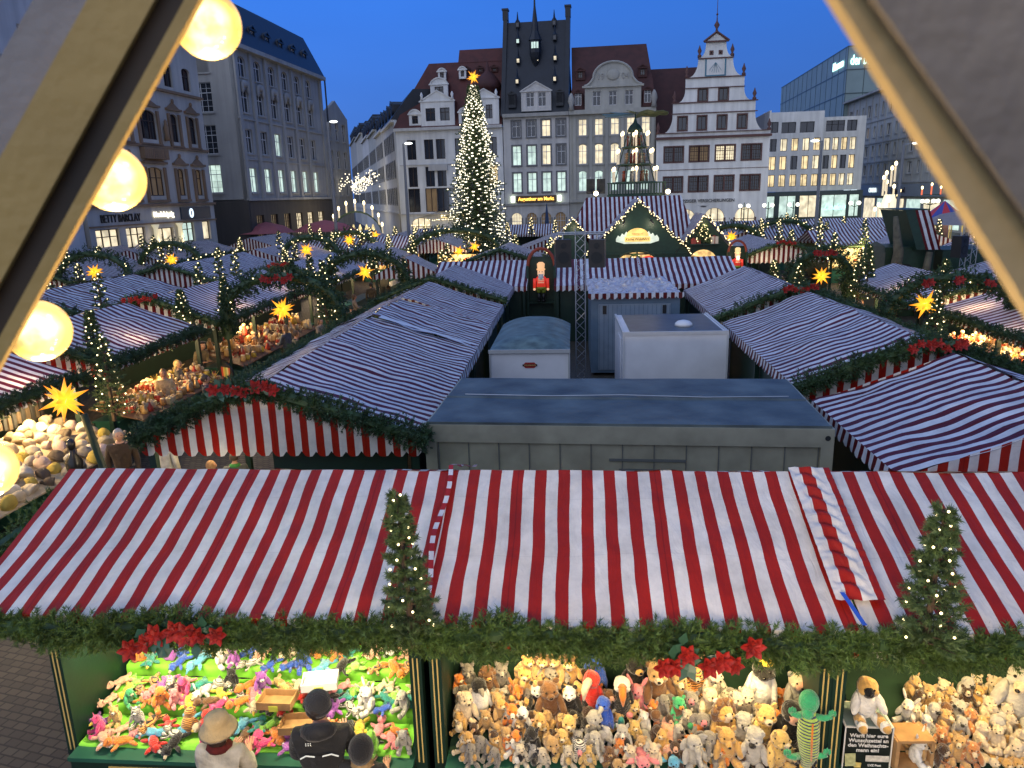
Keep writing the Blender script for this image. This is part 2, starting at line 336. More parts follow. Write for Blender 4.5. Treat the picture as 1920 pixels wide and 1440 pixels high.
def tent(label, ridge, b0, b1, hl, hr, ze=2.35, zr=3.2, rot=0, group=None, gable=(True, True), res=0.3, amp=0.03, seed=0.0, trim=None,
         walls='r', near=False, name='market_stall', counter=True, matr=None, u0=0.0):
    """ridge along +b at market coordinate a=ridge (rot=0); rot=90: ridge runs along +a, 'ridge' is its b, b0..b1 are a."""
    L = b1 - b0
    if rot == 0: loc = M(ridge, b0); rz = -MK
    else: loc = M(b0, ridge); rz = -MK - rad(90)     # local y -> +a, local x -> -b (towards the viewer)
    t = empty(name, loc, rz, label, 'market stall', group)
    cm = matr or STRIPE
    for sx, w, nm in ((-1, hl, 'l'), (1, hr, 'r')):
        roof_cloth(sx * w, L, ze, zr, seed + sx, res, amp, u0).build('roof_canopy', cm, t, True)
        v = MB(); scallops(v, (sx * w, 0, ze) if sx > 0 else (sx * w, L, ze), (sx * w, L, ze) if sx > 0 else (sx * w, 0, ze), 0.16, 0.07, u0, tilt=0.03, n=4 if near else 2)
        v.build('valance', cm, t)
    for gi, y in ((0, 0.0), (1, L)):
        if not gable[gi]: continue
        g = MB(); period = 0.245; W = hl + hr; k = int(round(W / period)); st = W / k; n = 4 if near else 2
        zb = ze - (0.20 if near else 0.12)
        for i in range(k):
            for j in range(n):
                x0 = -hl + (i + j / n) * st; x1 = -hl + (i + (j + 1) / n) * st
                s0 = zb - 0.09 * math.sqrt(max(0, 1 - (2 * j / n - 1) ** 2)); s1 = zb - 0.09 * math.sqrt(max(0, 1 - (2 * (j + 1) / n - 1) ** 2))
                t0 = zr - (zr - ze) * abs(x0) / (hl if x0 < 0 else hr) - 0.02; t1 = zr - (zr - ze) * abs(x1) / (hl if x1 < 0 else hr) - 0.02
                wv = lambda x, z: 0.03 * math.sin(x * 12.8) * (1 - (z - zb)) * 0.5
                mid0 = (s0 + t0) / 2; mid1 = (s1 + t1) / 2
                yy = y + (0.01 if gi == 0 else -0.01)
                for (za0, za1, zc0, zc1) in ((s0, s1, mid0, mid1), (mid0, mid1, t0, t1)):
                    P = [(x0, yy + wv(x0, za0), za0), (x1, yy + wv(x1, za1), za1), (x1, yy + wv(x1, zc1), zc1), (x0, yy + wv(x0, zc0), zc0)]
                    g.face(P, 0, [(p[0] + hl, p[2]) for p in P])
        g.build('gable_curtain', STRIPE_F if near else cm, t)  # near gables take the brighter copy of the cloth to look lamplit
    # frame
    xs = (-hl + 0.12, hr - 0.12)
    if walls is not None:
        ny = max(1, int(round(L / 3.5)))
        for x in xs:
            for k in range(ny + 1):
                p = MB(); yy = 0.14 + (L - 0.28) * k / ny
                p.box((x, yy, (ze - 0.05) / 2), (0.11, 0.11, ze - 0.05)); p.build('post', GREEN, t)
        w = MB()
        if 'l' in walls: w.b2(-hl + 0.2, -hl + 0.24, 0.25, L - 0.25, 0, ze - 0.1)
        if 'r' in walls: w.b2(hr - 0.24, hr - 0.2, 0.25, L - 0.25, 0, ze - 0.1)
        if 'f' in walls: w.b2(-hl + 0.26, hr - 0.26, 0.2, 0.24, 0, ze - 0.1)
        if 'b' in walls: w.b2(-hl + 0.26, hr - 0.26, L - 0.24, L - 0.2, 0, ze - 0.1)
        if w.v: w.build('wall', GREEN, t)
        if counter:
            c = MB()
            for sx in ('l', 'r'):
                if sx not in walls:
                    xx = (-hl + 0.35) if sx == 'l' else (hr - 0.35)
                    c.b2(xx - 0.3, xx + 0.3, 0.25, L - 0.25, 0.0, 0.86); c.b2(xx - 0.36, xx + 0.36, 0.21, L - 0.21, 0.863, 0.90)
            if c.v: c.build('counter', GREEN2, t)
    if trim:
        for y in trim:   # overlapping edging straps that cover the joints
            e_ = MB(); k = 18
            for sx, w in ((-1, hl), (1, hr)):
                for i in range(k):
                    v0 = i / k; v1 = (i + 1) / k
                    def pt(v, dy): return (sx * w * v, y + dy + 0.03 * math.sin(v * 9 + y), zr - (zr - ze) * v + 0.065 + 0.015 * math.sin(v * 14))
                    P = [pt(v0, -0.025), pt(v1, -0.025), pt(v1, 0.025), pt(v0, 0.025)]; s_ = math.hypot(w, zr - ze)
                    e_.face(P, 0, [(v0 * s_, 0), (v1 * s_, 0), (v1 * s_, .1), (v0 * s_, .1)])
            e_.build('edge_trim', CHECK, t)
    return t
# ---- garlands
def garland_mesh(pts, r, dens, nn, nl, nw, mat, droop=0.0, name='garland', lt=0.12):
    """pts polyline in world; needles + dark core"""
    pts = [Vector(p) for p in pts]; P = []; D = []
    for i in range(len(pts) - 1):
        a, b = pts[i], pts[i + 1]; L = (b - a).length; d = (b - a).normalized(); k = max(1, int(L * dens))
        d_ = np.array(d); tt = RS.rand(k)
        base = np.array(a)[None] + np.array(b - a)[None] * tt[:, None]
        rr = RS.randn(k, 3); rr -= (rr @ d_)[:, None] * d_[None]; rr = unit(rr)
        lump = 0.75 + 0.5 * np.array([noise.noise((x[0] * 2.2, x[1] * 2.2, x[2] * 2.2)) for x in base])[:, None]
        base = base + rr * r * 0.55 * RS.rand(k, 1)
        dd = unit(rr + 0.5 * RS.randn(k, 3) + 0.35 * d_[None]); dd[:, 2] -= droop
        P.append(base); D.append(dd * lump)
    P = np.concatenate(P); D = np.concatenate(D); ln = np.linalg.norm(D, axis=1)
    V, F = twigs(P, D, (r * ln).clip(0.03, 1), nn, nl, nw)
    return np_mesh(name, V, F, mat)
def garland(label, pts, r=0.16, dens=60, nn=26, nl=0.04, nw=0.006, mat=None, group='fir garlands along the stall edges', droop=0.0, core=True, lights=0, lm=None, lr=0.02):
    me = garland_mesh(pts, r, dens, nn, nl, nw, mat or FIR, droop)
    o = link('fir_garland', me); tag(o, label, 'garland', group)
    if core:
        c = MB(); c.path(pts, r * 0.38, 7); c.build('stem', FIR_D, o)
    if lights:
        Q = []
        for i in range(len(pts) - 1):
            a, b = Vector(pts[i]), Vector(pts[i + 1]); k = max(1, int((b - a).length * lights))
            for j in range(k):
                q = a.lerp(b, (j + random.random() * .6) / k) + Vector((random.uniform(-1, 1), random.uniform(-1, -.2), random.uniform(-1, 1))) * r * .8; Q.append(q)
        link('string_lights', blobs(Q, lr, 'string_lights', lm or LED), o)
    return o
def lerp_pts(a, b, n, sag=0.0, jit=0.0, seed=0):
    rnd = random.Random(seed); a = Vector(a); b = Vector(b)
    return [a.lerp(b, i / n) + Vector((rnd.uniform(-jit, jit), rnd.uniform(-jit, jit), -sag * math.sin(math.pi * i / n) + rnd.uniform(-jit, jit))) for i in range(n + 1)]
def fir_tree(label, loc, h, r, ntw=300, nn=30, nl=0.045, nw=0.007, lights=30, lr=0.014, mat=None, group='small lit fir trees on the stalls', lm=None, name='fir_tree', lean=(0, 0)):
    o = empty(name, loc, 0, label, 'fir tree', group)
    t = MB(); t.path([(0, 0, -0.1), (lean[0] * .5, lean[1] * .5, h * .5), (lean[0], lean[1], h * .97)], [0.035 * h / 1.3, 0.025 * h / 1.3, 0.006], 7); t.build('trunk', BARK, o)
    P = []; D = []; L = []
    nb = max(20, int(ntw / 7)); br = MB()
    for i in range(nb):
        z = h * (0.04 + 0.94 * (i / nb) ** 1.05); R = r * (1 - z / h) ** 0.85 * random.uniform(0.7, 1.15) + 0.03
        an = i * 2.4 + random.uniform(-.4, .4); q = lean[0] * z / h, lean[1] * z / h
        c, s_ = math.cos(an), math.sin(an); up = 0.25 + 0.7 * (z / h)
        tip = (q[0] + c * R, q[1] + s_ * R, z + R * up * 0.5)
        br.tube((q[0], q[1], z), tip, 0.008 * h, 0.003, 4, 0, False)
        for k in range(7):
            f = 0.15 + 0.85 * k / 6
            P.append((q[0] + c * R * f, q[1] + s_ * R * f, z + R * up * .5 * f + random.uniform(-.02, .02)))
            sd = (-1) ** k; D.append((c + sd * -s_ * .8 + random.uniform(-.3, .3), s_ + sd * c * .8 + random.uniform(-.3, .3), up * .5 + random.uniform(-.25, .25))); L.append(R * 0.42 * (1.2 - .5 * f) + 0.03)
    br.build('branches', BARK, o)
    V, F = twigs(np.array(P), np.array(D), np.array(L), nn, nl, nw)
    link('foliage', np_mesh('foliage', V, F, mat or FIR_B), o)
    if lights:
        Q = []
        for i in range(lights):
            z = h * (0.05 + 0.92 * (i + random.random()) / lights); R = r * (1 - z / h) ** .85 + 0.02; an = i * 1.9 + random.uniform(-.5, .5)
            Q.append((lean[0] * z / h + math.cos(an) * R, lean[1] * z / h + math.sin(an) * R, z + 0.03))
        link('string_lights', blobs(Q, lr, 'string_lights', lm or LED), o)
    return o
_star = {}
def star(label, loc, r, group='yellow star lanterns over the aisles', tilt=0.0):
    key = 's'
    if key not in _star:
        mb = MB(); g = (1 + 5 ** .5) / 2
        dirs = [Vector(p).normalized() for p in ((0, 1, g), (0, -1, g), (0, 1, -g), (0, -1, -g), (1, g, 0), (-1, g, 0), (1, -g, 0), (-1, -g, 0), (g, 0, 1), (g, 0, -1), (-g, 0, 1), (-g, 0, -1),
                (1, 1, 1), (1, 1, -1), (1, -1, 1), (1, -1, -1), (-1, 1, 1), (-1, 1, -1), (-1, -1, 1), (-1, -1, -1))]
        for i, d in enumerate(dirs):
            u = d.orthogonal().normalized(); w = d.cross(u); ln = 1.0 if i < 12 else 0.8; b = 0.27
            ring = [d * 0.20 + (u * math.cos(k * math.pi / 2) + w * math.sin(k * math.pi / 2)) * b * .62 for k in range(4)]
            for k in range(4): mb.face([ring[k], ring[(k + 1) % 4], d * ln])
        _star[key] = mb.mesh('star_points', STARM); mb2 = MB(); mb2.ball((0, 0, 0), 0.26, 10, 7); _star['c'] = mb2.mesh('lamp_core', emat('star_core', (1, .62, .1), 3.0))
    o = empty('star_lantern', loc, random.uniform(0, 1), label, 'star lantern', group)
    link('paper_points', _star['s'], o, scale=(r, r, r), rot=(tilt, .3, 0)); link('lamp_core', _star['c'], o, scale=(r, r, r))
    return o
_pg = {}
def poinsettia(label, loc, s=1.0, n=3, spread=0.2, normal=(0, -1, .35), group='poinsettia bunches on the garlands'):
    """bunch of red flowers with leaves"""
    o = empty('poinsettia_bunch', loc, 0, label, 'artificial flowers', group)
    nrm = Vector(normal).normalized(); ux = Vector((nrm.y, -nrm.x, 0)).normalized() * -1
    if ux.length < .1: ux = Vector((1, 0, 0))
    uz = nrm.cross(ux)
    for k in range(n):
        f = MB(); c = ux * ((k - (n - 1) / 2) * spread + random.uniform(-.03, .03)) + uz * random.uniform(-.09, .07) + nrm * random.uniform(0.02, .07); R_ = s * random.uniform(.085, .115)
        for ring, (cnt, rr, lift) in enumerate(((6, 1.0, .15), (5, .65, .4))):
            for i in range(cnt):
                a = 2 * math.pi * (i + .5 * ring) / cnt + random.uniform(-.2, .2); d = (ux * math.cos(a) + uz * math.sin(a) + nrm * (lift + random.uniform(-.15, .25))).normalized(); sd = nrm.cross(d).normalized()
                L = R_ * rr; f.add([c, c + d * L * .42 + sd * L * .33 + nrm * .01, c + d * L * .75 + sd * L * .2, c + d * L, c + d * L * .75 - sd * L * .2, c + d * L * .42 - sd * L * .33 + nrm * .01, c + d * L * .5 - nrm * .018], [(0, 1, 6), (1, 2, 6), (2, 3, 6), (3, 4, 6), (4, 5, 6), (5, 0, 6)])
        f.build('flower', POIN, o)
    lf = MB()
    for i in range(n * 2):
        a = random.uniform(0, 6.28); c = ux * random.uniform(-.5, .5) * spread * n + uz * random.uniform(-.08, .08); d = (ux * math.cos(a) + uz * math.sin(a) + nrm * .3).normalized(); sd = nrm.cross(d).normalized(); L = .14 * s
        lf.add([c, c + d * L * .5 + sd * L * .3, c + d * L, c + d * L * .5 - sd * L * .3], [(0, 1, 2, 3)])
    lf.build('leaves', HOLLY, o)
    return o
def arch(label, a0, a1, b, z0, z1, n=18, group='fir garland arches over the aisles', r=0.2, lights=True, dens=45):
    """post-to-post fir arch spanning an aisle"""
    o = empty('garland_arch', M((a0 + a1) / 2, b), -MK, label, 'garland arch', group); hw = (a1 - a0) / 2
    pts = [(math.cos(math.pi * (1 - i / n)) * hw, 0, z0 + math.sin(math.pi * i / n) ** .8 * (z1 - z0)) for i in range(n + 1)]
    pts = [(-hw, 0, z0 - .5)] + pts + [(hw, 0, z0 - .5)]
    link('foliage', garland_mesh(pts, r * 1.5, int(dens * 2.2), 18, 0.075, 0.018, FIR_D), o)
    c = MB(); c.path(pts, r * .55, 8); c.build('core', FIR_D, o)
    for sx in (-1, 1):
        p = MB(); p.tube((sx * hw, 0, 0), (sx * hw, 0, z0 - .3), .045, None, 8); p.build('post', GREEN, o)
    if lights:
        Q = [];
        for i in range(22 if b > 34 else 5):
            k = random.randint(1, len(pts) - 2); q = Vector(pts[k]).lerp(Vector(pts[k + 1]), random.random()) + Vector((random.uniform(-r, r), random.uniform(-r, 0), random.uniform(-r, r) * .8)); Q.append(q)
        link('string_lights', blobs(Q, .015 + .0004 * b, 'string_lights', LED), o)
    return o
# ------------------------------------------------------------------ ground
g = MB()
g.face([(-400, -60, 0), (400, -60, 0), (400, 600, 0), (-400, 600, 0)])
m = bpy.data.materials.new('cobblestones'); m.use_nodes = True; n = m.node_tree.nodes; l = m.node_tree.links; b_ = n['Principled BSDF']; b_.inputs['Roughness'].default_value = 0.65
tcn = n.new('ShaderNodeTexCoord'); br = n.new('ShaderNodeTexBrick'); mp = n.new('ShaderNodeMapping'); mp.inputs['Rotation'].default_value = (0, 0, 0.3); l.new(tcn.outputs['Object'], mp.inputs[0]); l.new(mp.outputs[0], br.inputs[0])
br.inputs['Scale'].default_value = 1.0; br.inputs['Brick Width'].default_value = 0.17; br.inputs['Row Height'].default_value = 0.12; br.inputs['Mortar Size'].default_value = 0.012
br.inputs['Color1'].default_value = (0.085, 0.072, 0.045, 1); br.inputs['Color2'].default_value = (0.045, 0.038, 0.026, 1); br.inputs['Mortar'].default_value = (0.012, 0.010, 0.007, 1)
l.new(br.outputs['Color'], b_.inputs['Base Color']); bp = n.new('ShaderNodeBump'); bp.inputs['Strength'].default_value = 0.8; bp.inputs['Distance'].default_value = 0.02; bp.invert = True; l.new(br.outputs['Fac'], bp.inputs['Height']); l.new(bp.outputs[0], b_.inputs['Normal'])
tag(g.build('cobbled_square', m), kind='structure', label='grey cobbled ground of the market square', cat='ground')
# ------------------------------------------------------------------ timber frame of the look-out right in front of the camera
def ray(px, py):
    d = Vector(((px - 960) / 1400, (720 - py) / 1400, -1)); return cam.matrix_world.to_3x3() @ d
def atY(px, py, y): d = ray(px, py); return Vector((0, 0, CAM_H)) + d * (y / d.y)
def atZ(px, py, z): d = ray(px, py); return Vector((0, 0, CAM_H)) + d * ((z - CAM_H) / d.z)
def slab(mb, a, b, c, d, y, th, m=0):
    P = [atY(*q, y) for q in (a, b, c, d)]; Q = [p + Vector((0, th, 0)) for p in P]
    mb.add(P + Q, [(0, 1, 2, 3), (7, 6, 5, 4), (0, 4, 5, 1), (1, 5, 6, 2), (2, 6, 7, 3), (3, 7, 4, 0)], m)
CREAM = pmat('lamplit_cream_timber', (0.46, 0.31, 0.09), 0.55, 0.10, 7, 0.15, 40)  # yellow of warm lamplight on whitewashed wood, put into the colour
CREAMD = pmat('shadow_gap_groove', (0.035, 0.022, 0.010), 0.6, 0.5, 9)  # dark wood tone that also stands for shade in the gap
GREYB = pmat('daylit_grey_board', (0.30, 0.28, 0.26), 0.7, 0.15, 5, 0.2, 40)  # grey stands for daylight falling on the outer plank
fr = empty('timber_brace', (-0.6, 0.75, 5.0), 0, 'cream and brown slanting timber brace at the left edge with a dark groove', 'timber brace')
def frame_part(nm, fn, mt):
    mb = MB(); fn(mb); mb.v = [tuple(Vector(v) - fr_.location) for v in mb.v]; return mb.build(nm, mt, fr_)
fr_ = fr
frame_part('grey_board', lambda mb: slab(mb, (95, -60), (215, -60), (-200, 700), (-290, 620), 0.80, 0.008), GREYB)
frame_part('cream_board', lambda mb: slab(mb, (196, -60), (322, -60), (-262, 1010), (-395, 1010), 0.74, 0.006), CREAM)
frame_part('groove_board', lambda mb: slab(mb, (318, -60), (392, -60), (-180, 1010), (-270, 1010), 0.750, 0.006), CREAMD)
frame_part('cream_lip', lambda mb: slab(mb, (378, -60), (406, -60), (-178, 1010), (-208, 1010), 0.744, 0.008), CREAM)
fr_ = empty('timber_brace', (0.4, 0.4, 5.0), 0, 'wide slanting timber brace at the right edge, cream front and brown inner face', 'timber brace')
frame_part('cream_board', lambda mb: slab(mb, (1534, -60), (1600, -60), (2275, 900), (2128, 900), 0.36, 0.01), pmat('lamplit_beige_timber', (.50, .37, .17), .55, .1, 7, .15, 40))  # beige front board has the warm lamplight in its colour too
frame_part('inner_board', lambda mb: slab(mb, (1598, -60), (2100, -60), (2600, 900), (2273, 900), 0.352, 0.006), pmat('brown_grey_board', (0.25, 0.21, 0.16), 0.7, 0.2, 14, 0.2, 60))
# globe bulbs on the outer side of the left brace
GL = bpy.data.materials.new('glowing_globe_glass'); GL.use_nodes = True; n = GL.node_tree.nodes; l = GL.node_tree.links; b_ = n['Principled BSDF']
lw = n.new('ShaderNodeLayerWeight'); lw.inputs[0].default_value = 0.5; cr = n.new('ShaderNodeValToRGB'); l.new(lw.outputs['Facing'], cr.inputs[0])
cr.color_ramp.elements[0].color = (1.0, 0.80, 0.34, 1); cr.color_ramp.elements[1].color = (1.0, 0.55, 0.04, 1); cr.color_ramp.elements[0].position = .08; cr.color_ramp.elements[1].position = .36
tcn = n.new('ShaderNodeTexCoord'); z = n.new('ShaderNodeTexNoise'); z.inputs['Scale'].default_value = 36; z.inputs['Detail'].default_value = 3; l.new(tcn.outputs['Object'], z.inputs[0])
mrn = n.new('ShaderNodeMapRange'); mrn.inputs['From Min'].default_value = 0.32; mrn.inputs['From Max'].default_value = 0.66; mrn.inputs['To Min'].default_value = .62; mrn.inputs['To Max'].default_value = 2.2; l.new(z.outputs[0], mrn.inputs['Value'])
l.new(cr.outputs[0], b_.inputs['Emission Color']); fr2 = n.new('ShaderNodeMapRange'); l.new(lw.outputs['Facing'], fr2.inputs['Value']); fr2.inputs['From Min'].default_value = .1; fr2.inputs['From Max'].default_value = .5; fr2.inputs['To Min'].default_value = 1.5; fr2.inputs['To Max'].default_value = .62; mu_ = n.new('ShaderNodeMath'); mu_.operation = 'MULTIPLY'; l.new(mrn.outputs[0], mu_.inputs[0]); l.new(fr2.outputs[0], mu_.inputs[1]); l.new(mu_.outputs[0], b_.inputs['Emission Strength']); b_.inputs['Base Color'].default_value = (.8, .6, .3, 1); b_.inputs['Roughness'].default_value = .15
FIL = emat('bulb_filament', (1, .9, .6), 20)
def globe(loc, label, r=0.047):
    o = empty('globe_bulb', loc, 0, label, 'light bulb', 'globe bulbs strung along the left timber brace')
    gmb = MB(); gmb.ball((0, 0, 0), r, 32, 20); gmb.build('glass_globe', GL, o, True)
    c = MB(); c.tube((-0.035, -0.03, 0.03), (-0.075, -0.07, 0.06), .018, .018, 12); c.build('socket', BLACK, o)
    light('bulb_glow', Vector(loc) + Vector((.0, -.0, -r - .02)), 1.6, (1, .72, .34), .03)
    return o
for k, (px, py, lb) in enumerate(((388, 45, 'topmost glowing globe bulb, cut by the top edge of the photo'), (210, 335, 'second glowing globe bulb from the top, beside the white building'), (72, 620, 'third glowing globe bulb from the top, over the striped roofs'), (-27, 880, 'lowest glowing globe bulb, cut by the left edge of the photo'))):
    globe(atY(px, py, 1.15), lb)
added_lamp_in = globe((0.25, -0.9, 6.9), 'unseen globe bulb added inside the look-out behind the camera'); light('bulb_glow', (0.25, -0.75, 6.75), 7, (1, .62, .22), .05)  # bulb added out of view to light the braces warmly
for k in range(5):  # bulbs added out of view to throw warm light on the front awning
    P_ = Vector((-2.2 + 1.3 * k, 1.3, 3.5)); globe(P_, '%s globe bulb of the unseen row added below the look-out floor' % ['first', 'second', 'third', 'fourth', 'fifth'][k]); light('bulb_glow', P_ + Vector((0, .12, -.02)), (95, 170, 250, 235, 150)[k], (1, .73, .42), .05)
# ------------------------------------------------------------------ the big front stalls
LIME = pmat('lime_cloth', (0.22, 0.62, 0.05), 0.8, 0.15, 5, 0.4, 14)
SLATE = pmat('dark_green_cloth', (0.008, 0.036, 0.018), 0.85, 0.2, 4, 0.5, 6)
FS = []
def front_stall(label, a0, a1, u0, seed, cloth, trim=None):
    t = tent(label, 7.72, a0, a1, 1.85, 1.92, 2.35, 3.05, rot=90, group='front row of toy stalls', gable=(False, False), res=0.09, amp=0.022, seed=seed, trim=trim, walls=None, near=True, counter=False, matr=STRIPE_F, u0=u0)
    return t
FL = front_stall('lower left toy stall with a striped awning and lime green shelves', -5.86, -1.36, 0.03, 1.3, LIME)
FM = front_stall('middle toy stall with a striped awning and a dark green cloth behind big plush animals', -1.40, 2.42, 0.0, 5.1, SLATE, trim=(0.02,))
FR = front_stall('toy stall at the lower right corner with a striped awning behind a black letter box', 2.44, 6.6, 0.1, 8.2, SLATE)
def lp(b): return 7.72 - b           # market b -> local x of a rot=90 tent
def stall_body(t, a_left, p0, p1, cloth, tiers):
    """posts, counter, back cloth; a positions relative to the tent's own a_left"""
    y0, y1 = p0 - a_left, p1 - a_left
    for y in (y0, y1):
        p = MB(); p.box((lp(5.84), y, 1.14), (.11, .11, 2.28)); q = p.build('post', GREEN, t)
        s_ = MB(); s_.box((lp(5.783), y - .02, 1.45), (.006, .012, 1.1)); s_.box((lp(5.783), y + .02, 1.45), (.006, .012, 1.1)); s_.build('gold_stripe', GOLD, q)
        p = MB(); p.box((lp(9.4), y, 1.14), (.11, .11, 2.28)); p.build('post', GREEN, t)
    c = MB(); c.b2(lp(5.70), lp(5.78), y0 + .06, y1 - .06, .05, .90); c.build('counter_front', GREEN, t)
    gl = MB(); gl.b2(lp(5.692), lp(5.699), y0 + .4, y1 - .4, .78, .80); gl.build('gold_stripe', GOLD, t)
    c = MB(); c.b2(lp(5.62), lp(6.05), y0 + .06, y1 - .06, .903, .945); c.build('counter_top', GREEN2, t)
    w = MB(); w.grid(lambda u, v: (lp(7.45) - .04 * math.sin(u * 34) * (1 - v), y0 + .05 + u * (y1 - y0 - .1), 0.9 + 1.5 * v), 60, 4); w.build('back_cloth', cloth, t, True)
    for y in (y0 + .02, y1 - .02):
        w = MB(); w.b2(lp(5.9), lp(7.4), y - .012, y + .012, .05, 2.2); w.build('side_panel', GREEN, t)
    k = MB()
    for (b0, b1, z) in tiers:
        pass
    return y0, y1
stall_body(FL, -5.86, -4.88, -1.45, LIME, ())
stall_body(FM, -1.40, -1.27, 2.13, SLATE, ())
stall_body(FR, 2.44, 2.245, 6.1, SLATE, ())
# lime cloth over three steps in the left stall
TIERS = ((5.78, 6.18, 0.96, 0.99), (6.20, 6.62, 1.09, 1.13), (6.65, 7.30, 1.23, 1.31))
for k, (b0, b1, z0, z1) in enumerate(TIERS):
    s_ = MB(); L_ = 3.25
    def fn(u, v, b0=b0, b1=b1, z0=z0, z1=z1):
        y = 1.05 + u * L_; x = lp(b0) + (lp(b1) - lp(b0)) * max(0, (v - .25) / .75); z = z0 + (z1 - z0) * max(0, (v - .25) / .75) - (0.12 * (.25 - v) / .25 if v < .25 else 0)
        return (x + .012 * math.sin(u * 40 + k) * (1 if v < .25 else 0), y, z + .012 * noise.noise((u * 14, v * 5, k)))
    s_.grid(fn, 80, 12); s_.build('cloth_step', LIME, FL, True)
PILE = lambda b: 0.96 + max(0, b - 5.78) * 0.36
for t_, al, p0, p1 in ((FM, -1.40, -1.2, 2.2), (FR, 2.44, 2.6, 6.0)):
    s_ = MB(); s_.grid(lambda u, v: (lp(5.80 + 1.5 * v), p0 - al + u * (p1 - p0), PILE(5.80 + 1.5 * v) - .04 + .012 * noise.noise((u * 9, v * 5, 1))), 40, 10); s_.build('cloth_step', SLATE, t_, True)
# loose strip of tarpaulin with crumpled folds over the joint at the right
s_ = MB()
def fl(u, v):
    a = 2.26 + 0.42 * u; x = 1.92 * (0.0 + 0.86 * v); z = 3.05 - .70 * (0.86 * v) + .05 + .018 * math.sin(v * 60 + 3 * math.sin(u * 5)) * math.sin(math.pi * min(1, u * 1.2)) + .012 * noise.noise((u * 5, v * 30, 2))
    return (x, a - 2.44, z)
s_.grid(fl, 18, 110, 0, lambda u, v: (0.12 + .42 * u, v)); s_.build('loose_flap', STRIPE_F, FR, True)
s_ = MB(); s_.face([(1.92 * .84, -.14, 2.545), (1.92 * .84, -.10, 2.545), (1.93, -.01, 2.42), (1.93, -.05, 2.42)]); s_.build('blue_strap', pmat('blue_webbing', (.02, .09, .5), .5, .05), FR)
# front garlands (one per stall), flowers, fir trees
def wav(a0, a1, n, b=5.74, z=2.285):
    return [M(a0 + (a1 - a0) * i / n, b + .02 * math.sin(i * 1.7), z - .025 + .03 * math.sin(i * .9 + a0)) for i in range(n + 1)]
for lb, a0, a1 in (('thick fir garland along the eave of the lower left toy stall', -6.2, -1.5), ('thick fir garland along the eave of the middle toy stall', -1.45, 2.45), ('thick fir garland along the eave of the lower right toy stall', 2.5, 6.4)):
    garland(lb, wav(a0, a1, 16), r=.168, dens=430, nn=36, nl=.05, nw=.0045, mat=FIR, droop=.12)
poinsettia('bunch of red poinsettias under the lower left awning', M(-3.55, 5.56, 2.29), 1.1, 7, .13)
poinsettia('bunch of red poinsettias under the middle awning', M(1.05, 5.54, 2.26), 1.0, 7, .125)
fir_tree('lit fir tree at the joint of the two big front awnings', M(-1.44, 5.74, 2.25), 1.35, .19, ntw=400, nn=46, nl=.05, nw=.0045, lights=34, lr=.012, mat=FIR_B, lean=(-.06, 0))
fir_tree('lit fir tree before the crumpled flap of the right front awning', M(2.86, 5.70, 2.25), 1.28, .22, ntw=400, nn=46, nl=.05, nw=.0045, lights=30, lr=.012, mat=FIR_B, lean=(.03, 0))
garland('fir garland down the left side of the lower left stall roof', lerp_pts(M(-6.25, 5.9, 2.35), M(-6.3, 8.4, 2.5), 8), r=.2, dens=120, nn=30, nl=.045, nw=.005, mat=FIR)
# lamps inside the front stalls
for a, pw, c in ((-4.1, 44, (1, .84, .50)), (-2.3, 44, (1, .84, .50)), (-.4, 27, (1, .74, .34)), (1.4, 27, (1, .74, .34)), (3.2, 25, (1, .72, .30)), (5.0, 25, (1, .72, .30))):
    light('stall_lamp', M(a, 5.98, 2.16), pw, c, .9, 'AREA', (rad(35), 0, -MK), .12)
# ------------------------------------------------------------------ plush toys
def fur(name, col, pattern=None, col2=(0.02, .015, .01), scale=9.0, thr=.5):
    if name in MATS: return MATS[name]
    m = pmat(name, col, .9, .22, 14, .9, 55, sheen=.5, spec=.15)
    if pattern:
        n = m.node_tree.nodes; l = m.node_tree.links; b = n['Principled BSDF']; src = b.inputs['Base Color'].links[0].from_socket
        tcn = n.new('ShaderNodeTexCoord')
        if pattern == 'spots':
            v = n.new('ShaderNodeTexVoronoi'); v.inputs['Scale'].default_value = scale * 3; l.new(tcn.outputs['Object'], v.inputs[0]); out = v.outputs['Distance']; op = 'LESS_THAN'
        else:
            v = n.new('ShaderNodeTexWave'); v.bands_direction = 'Z' if pattern == 'stripes' else 'X'; v.inputs['Scale'].default_value = scale; v.inputs['Distortion'].default_value = 2; l.new(tcn.outputs['Object'], v.inputs[0]); out = v.outputs['Fac']; op = 'LESS_THAN'
        c = n.new('ShaderNodeMath'); c.operation = op; c.inputs[1].default_value = thr; l.new(out, c.inputs[0])
        mi = n.new('ShaderNodeMix'); mi.data_type = 'RGBA'; l.new(c.outputs[0], mi.inputs['Factor']); l.new(src, mi.inputs['A']); mi.inputs['B'].default_value = (*col2, 1); l.new(mi.outputs['Result'], b.inputs['Base Color'])
    return m
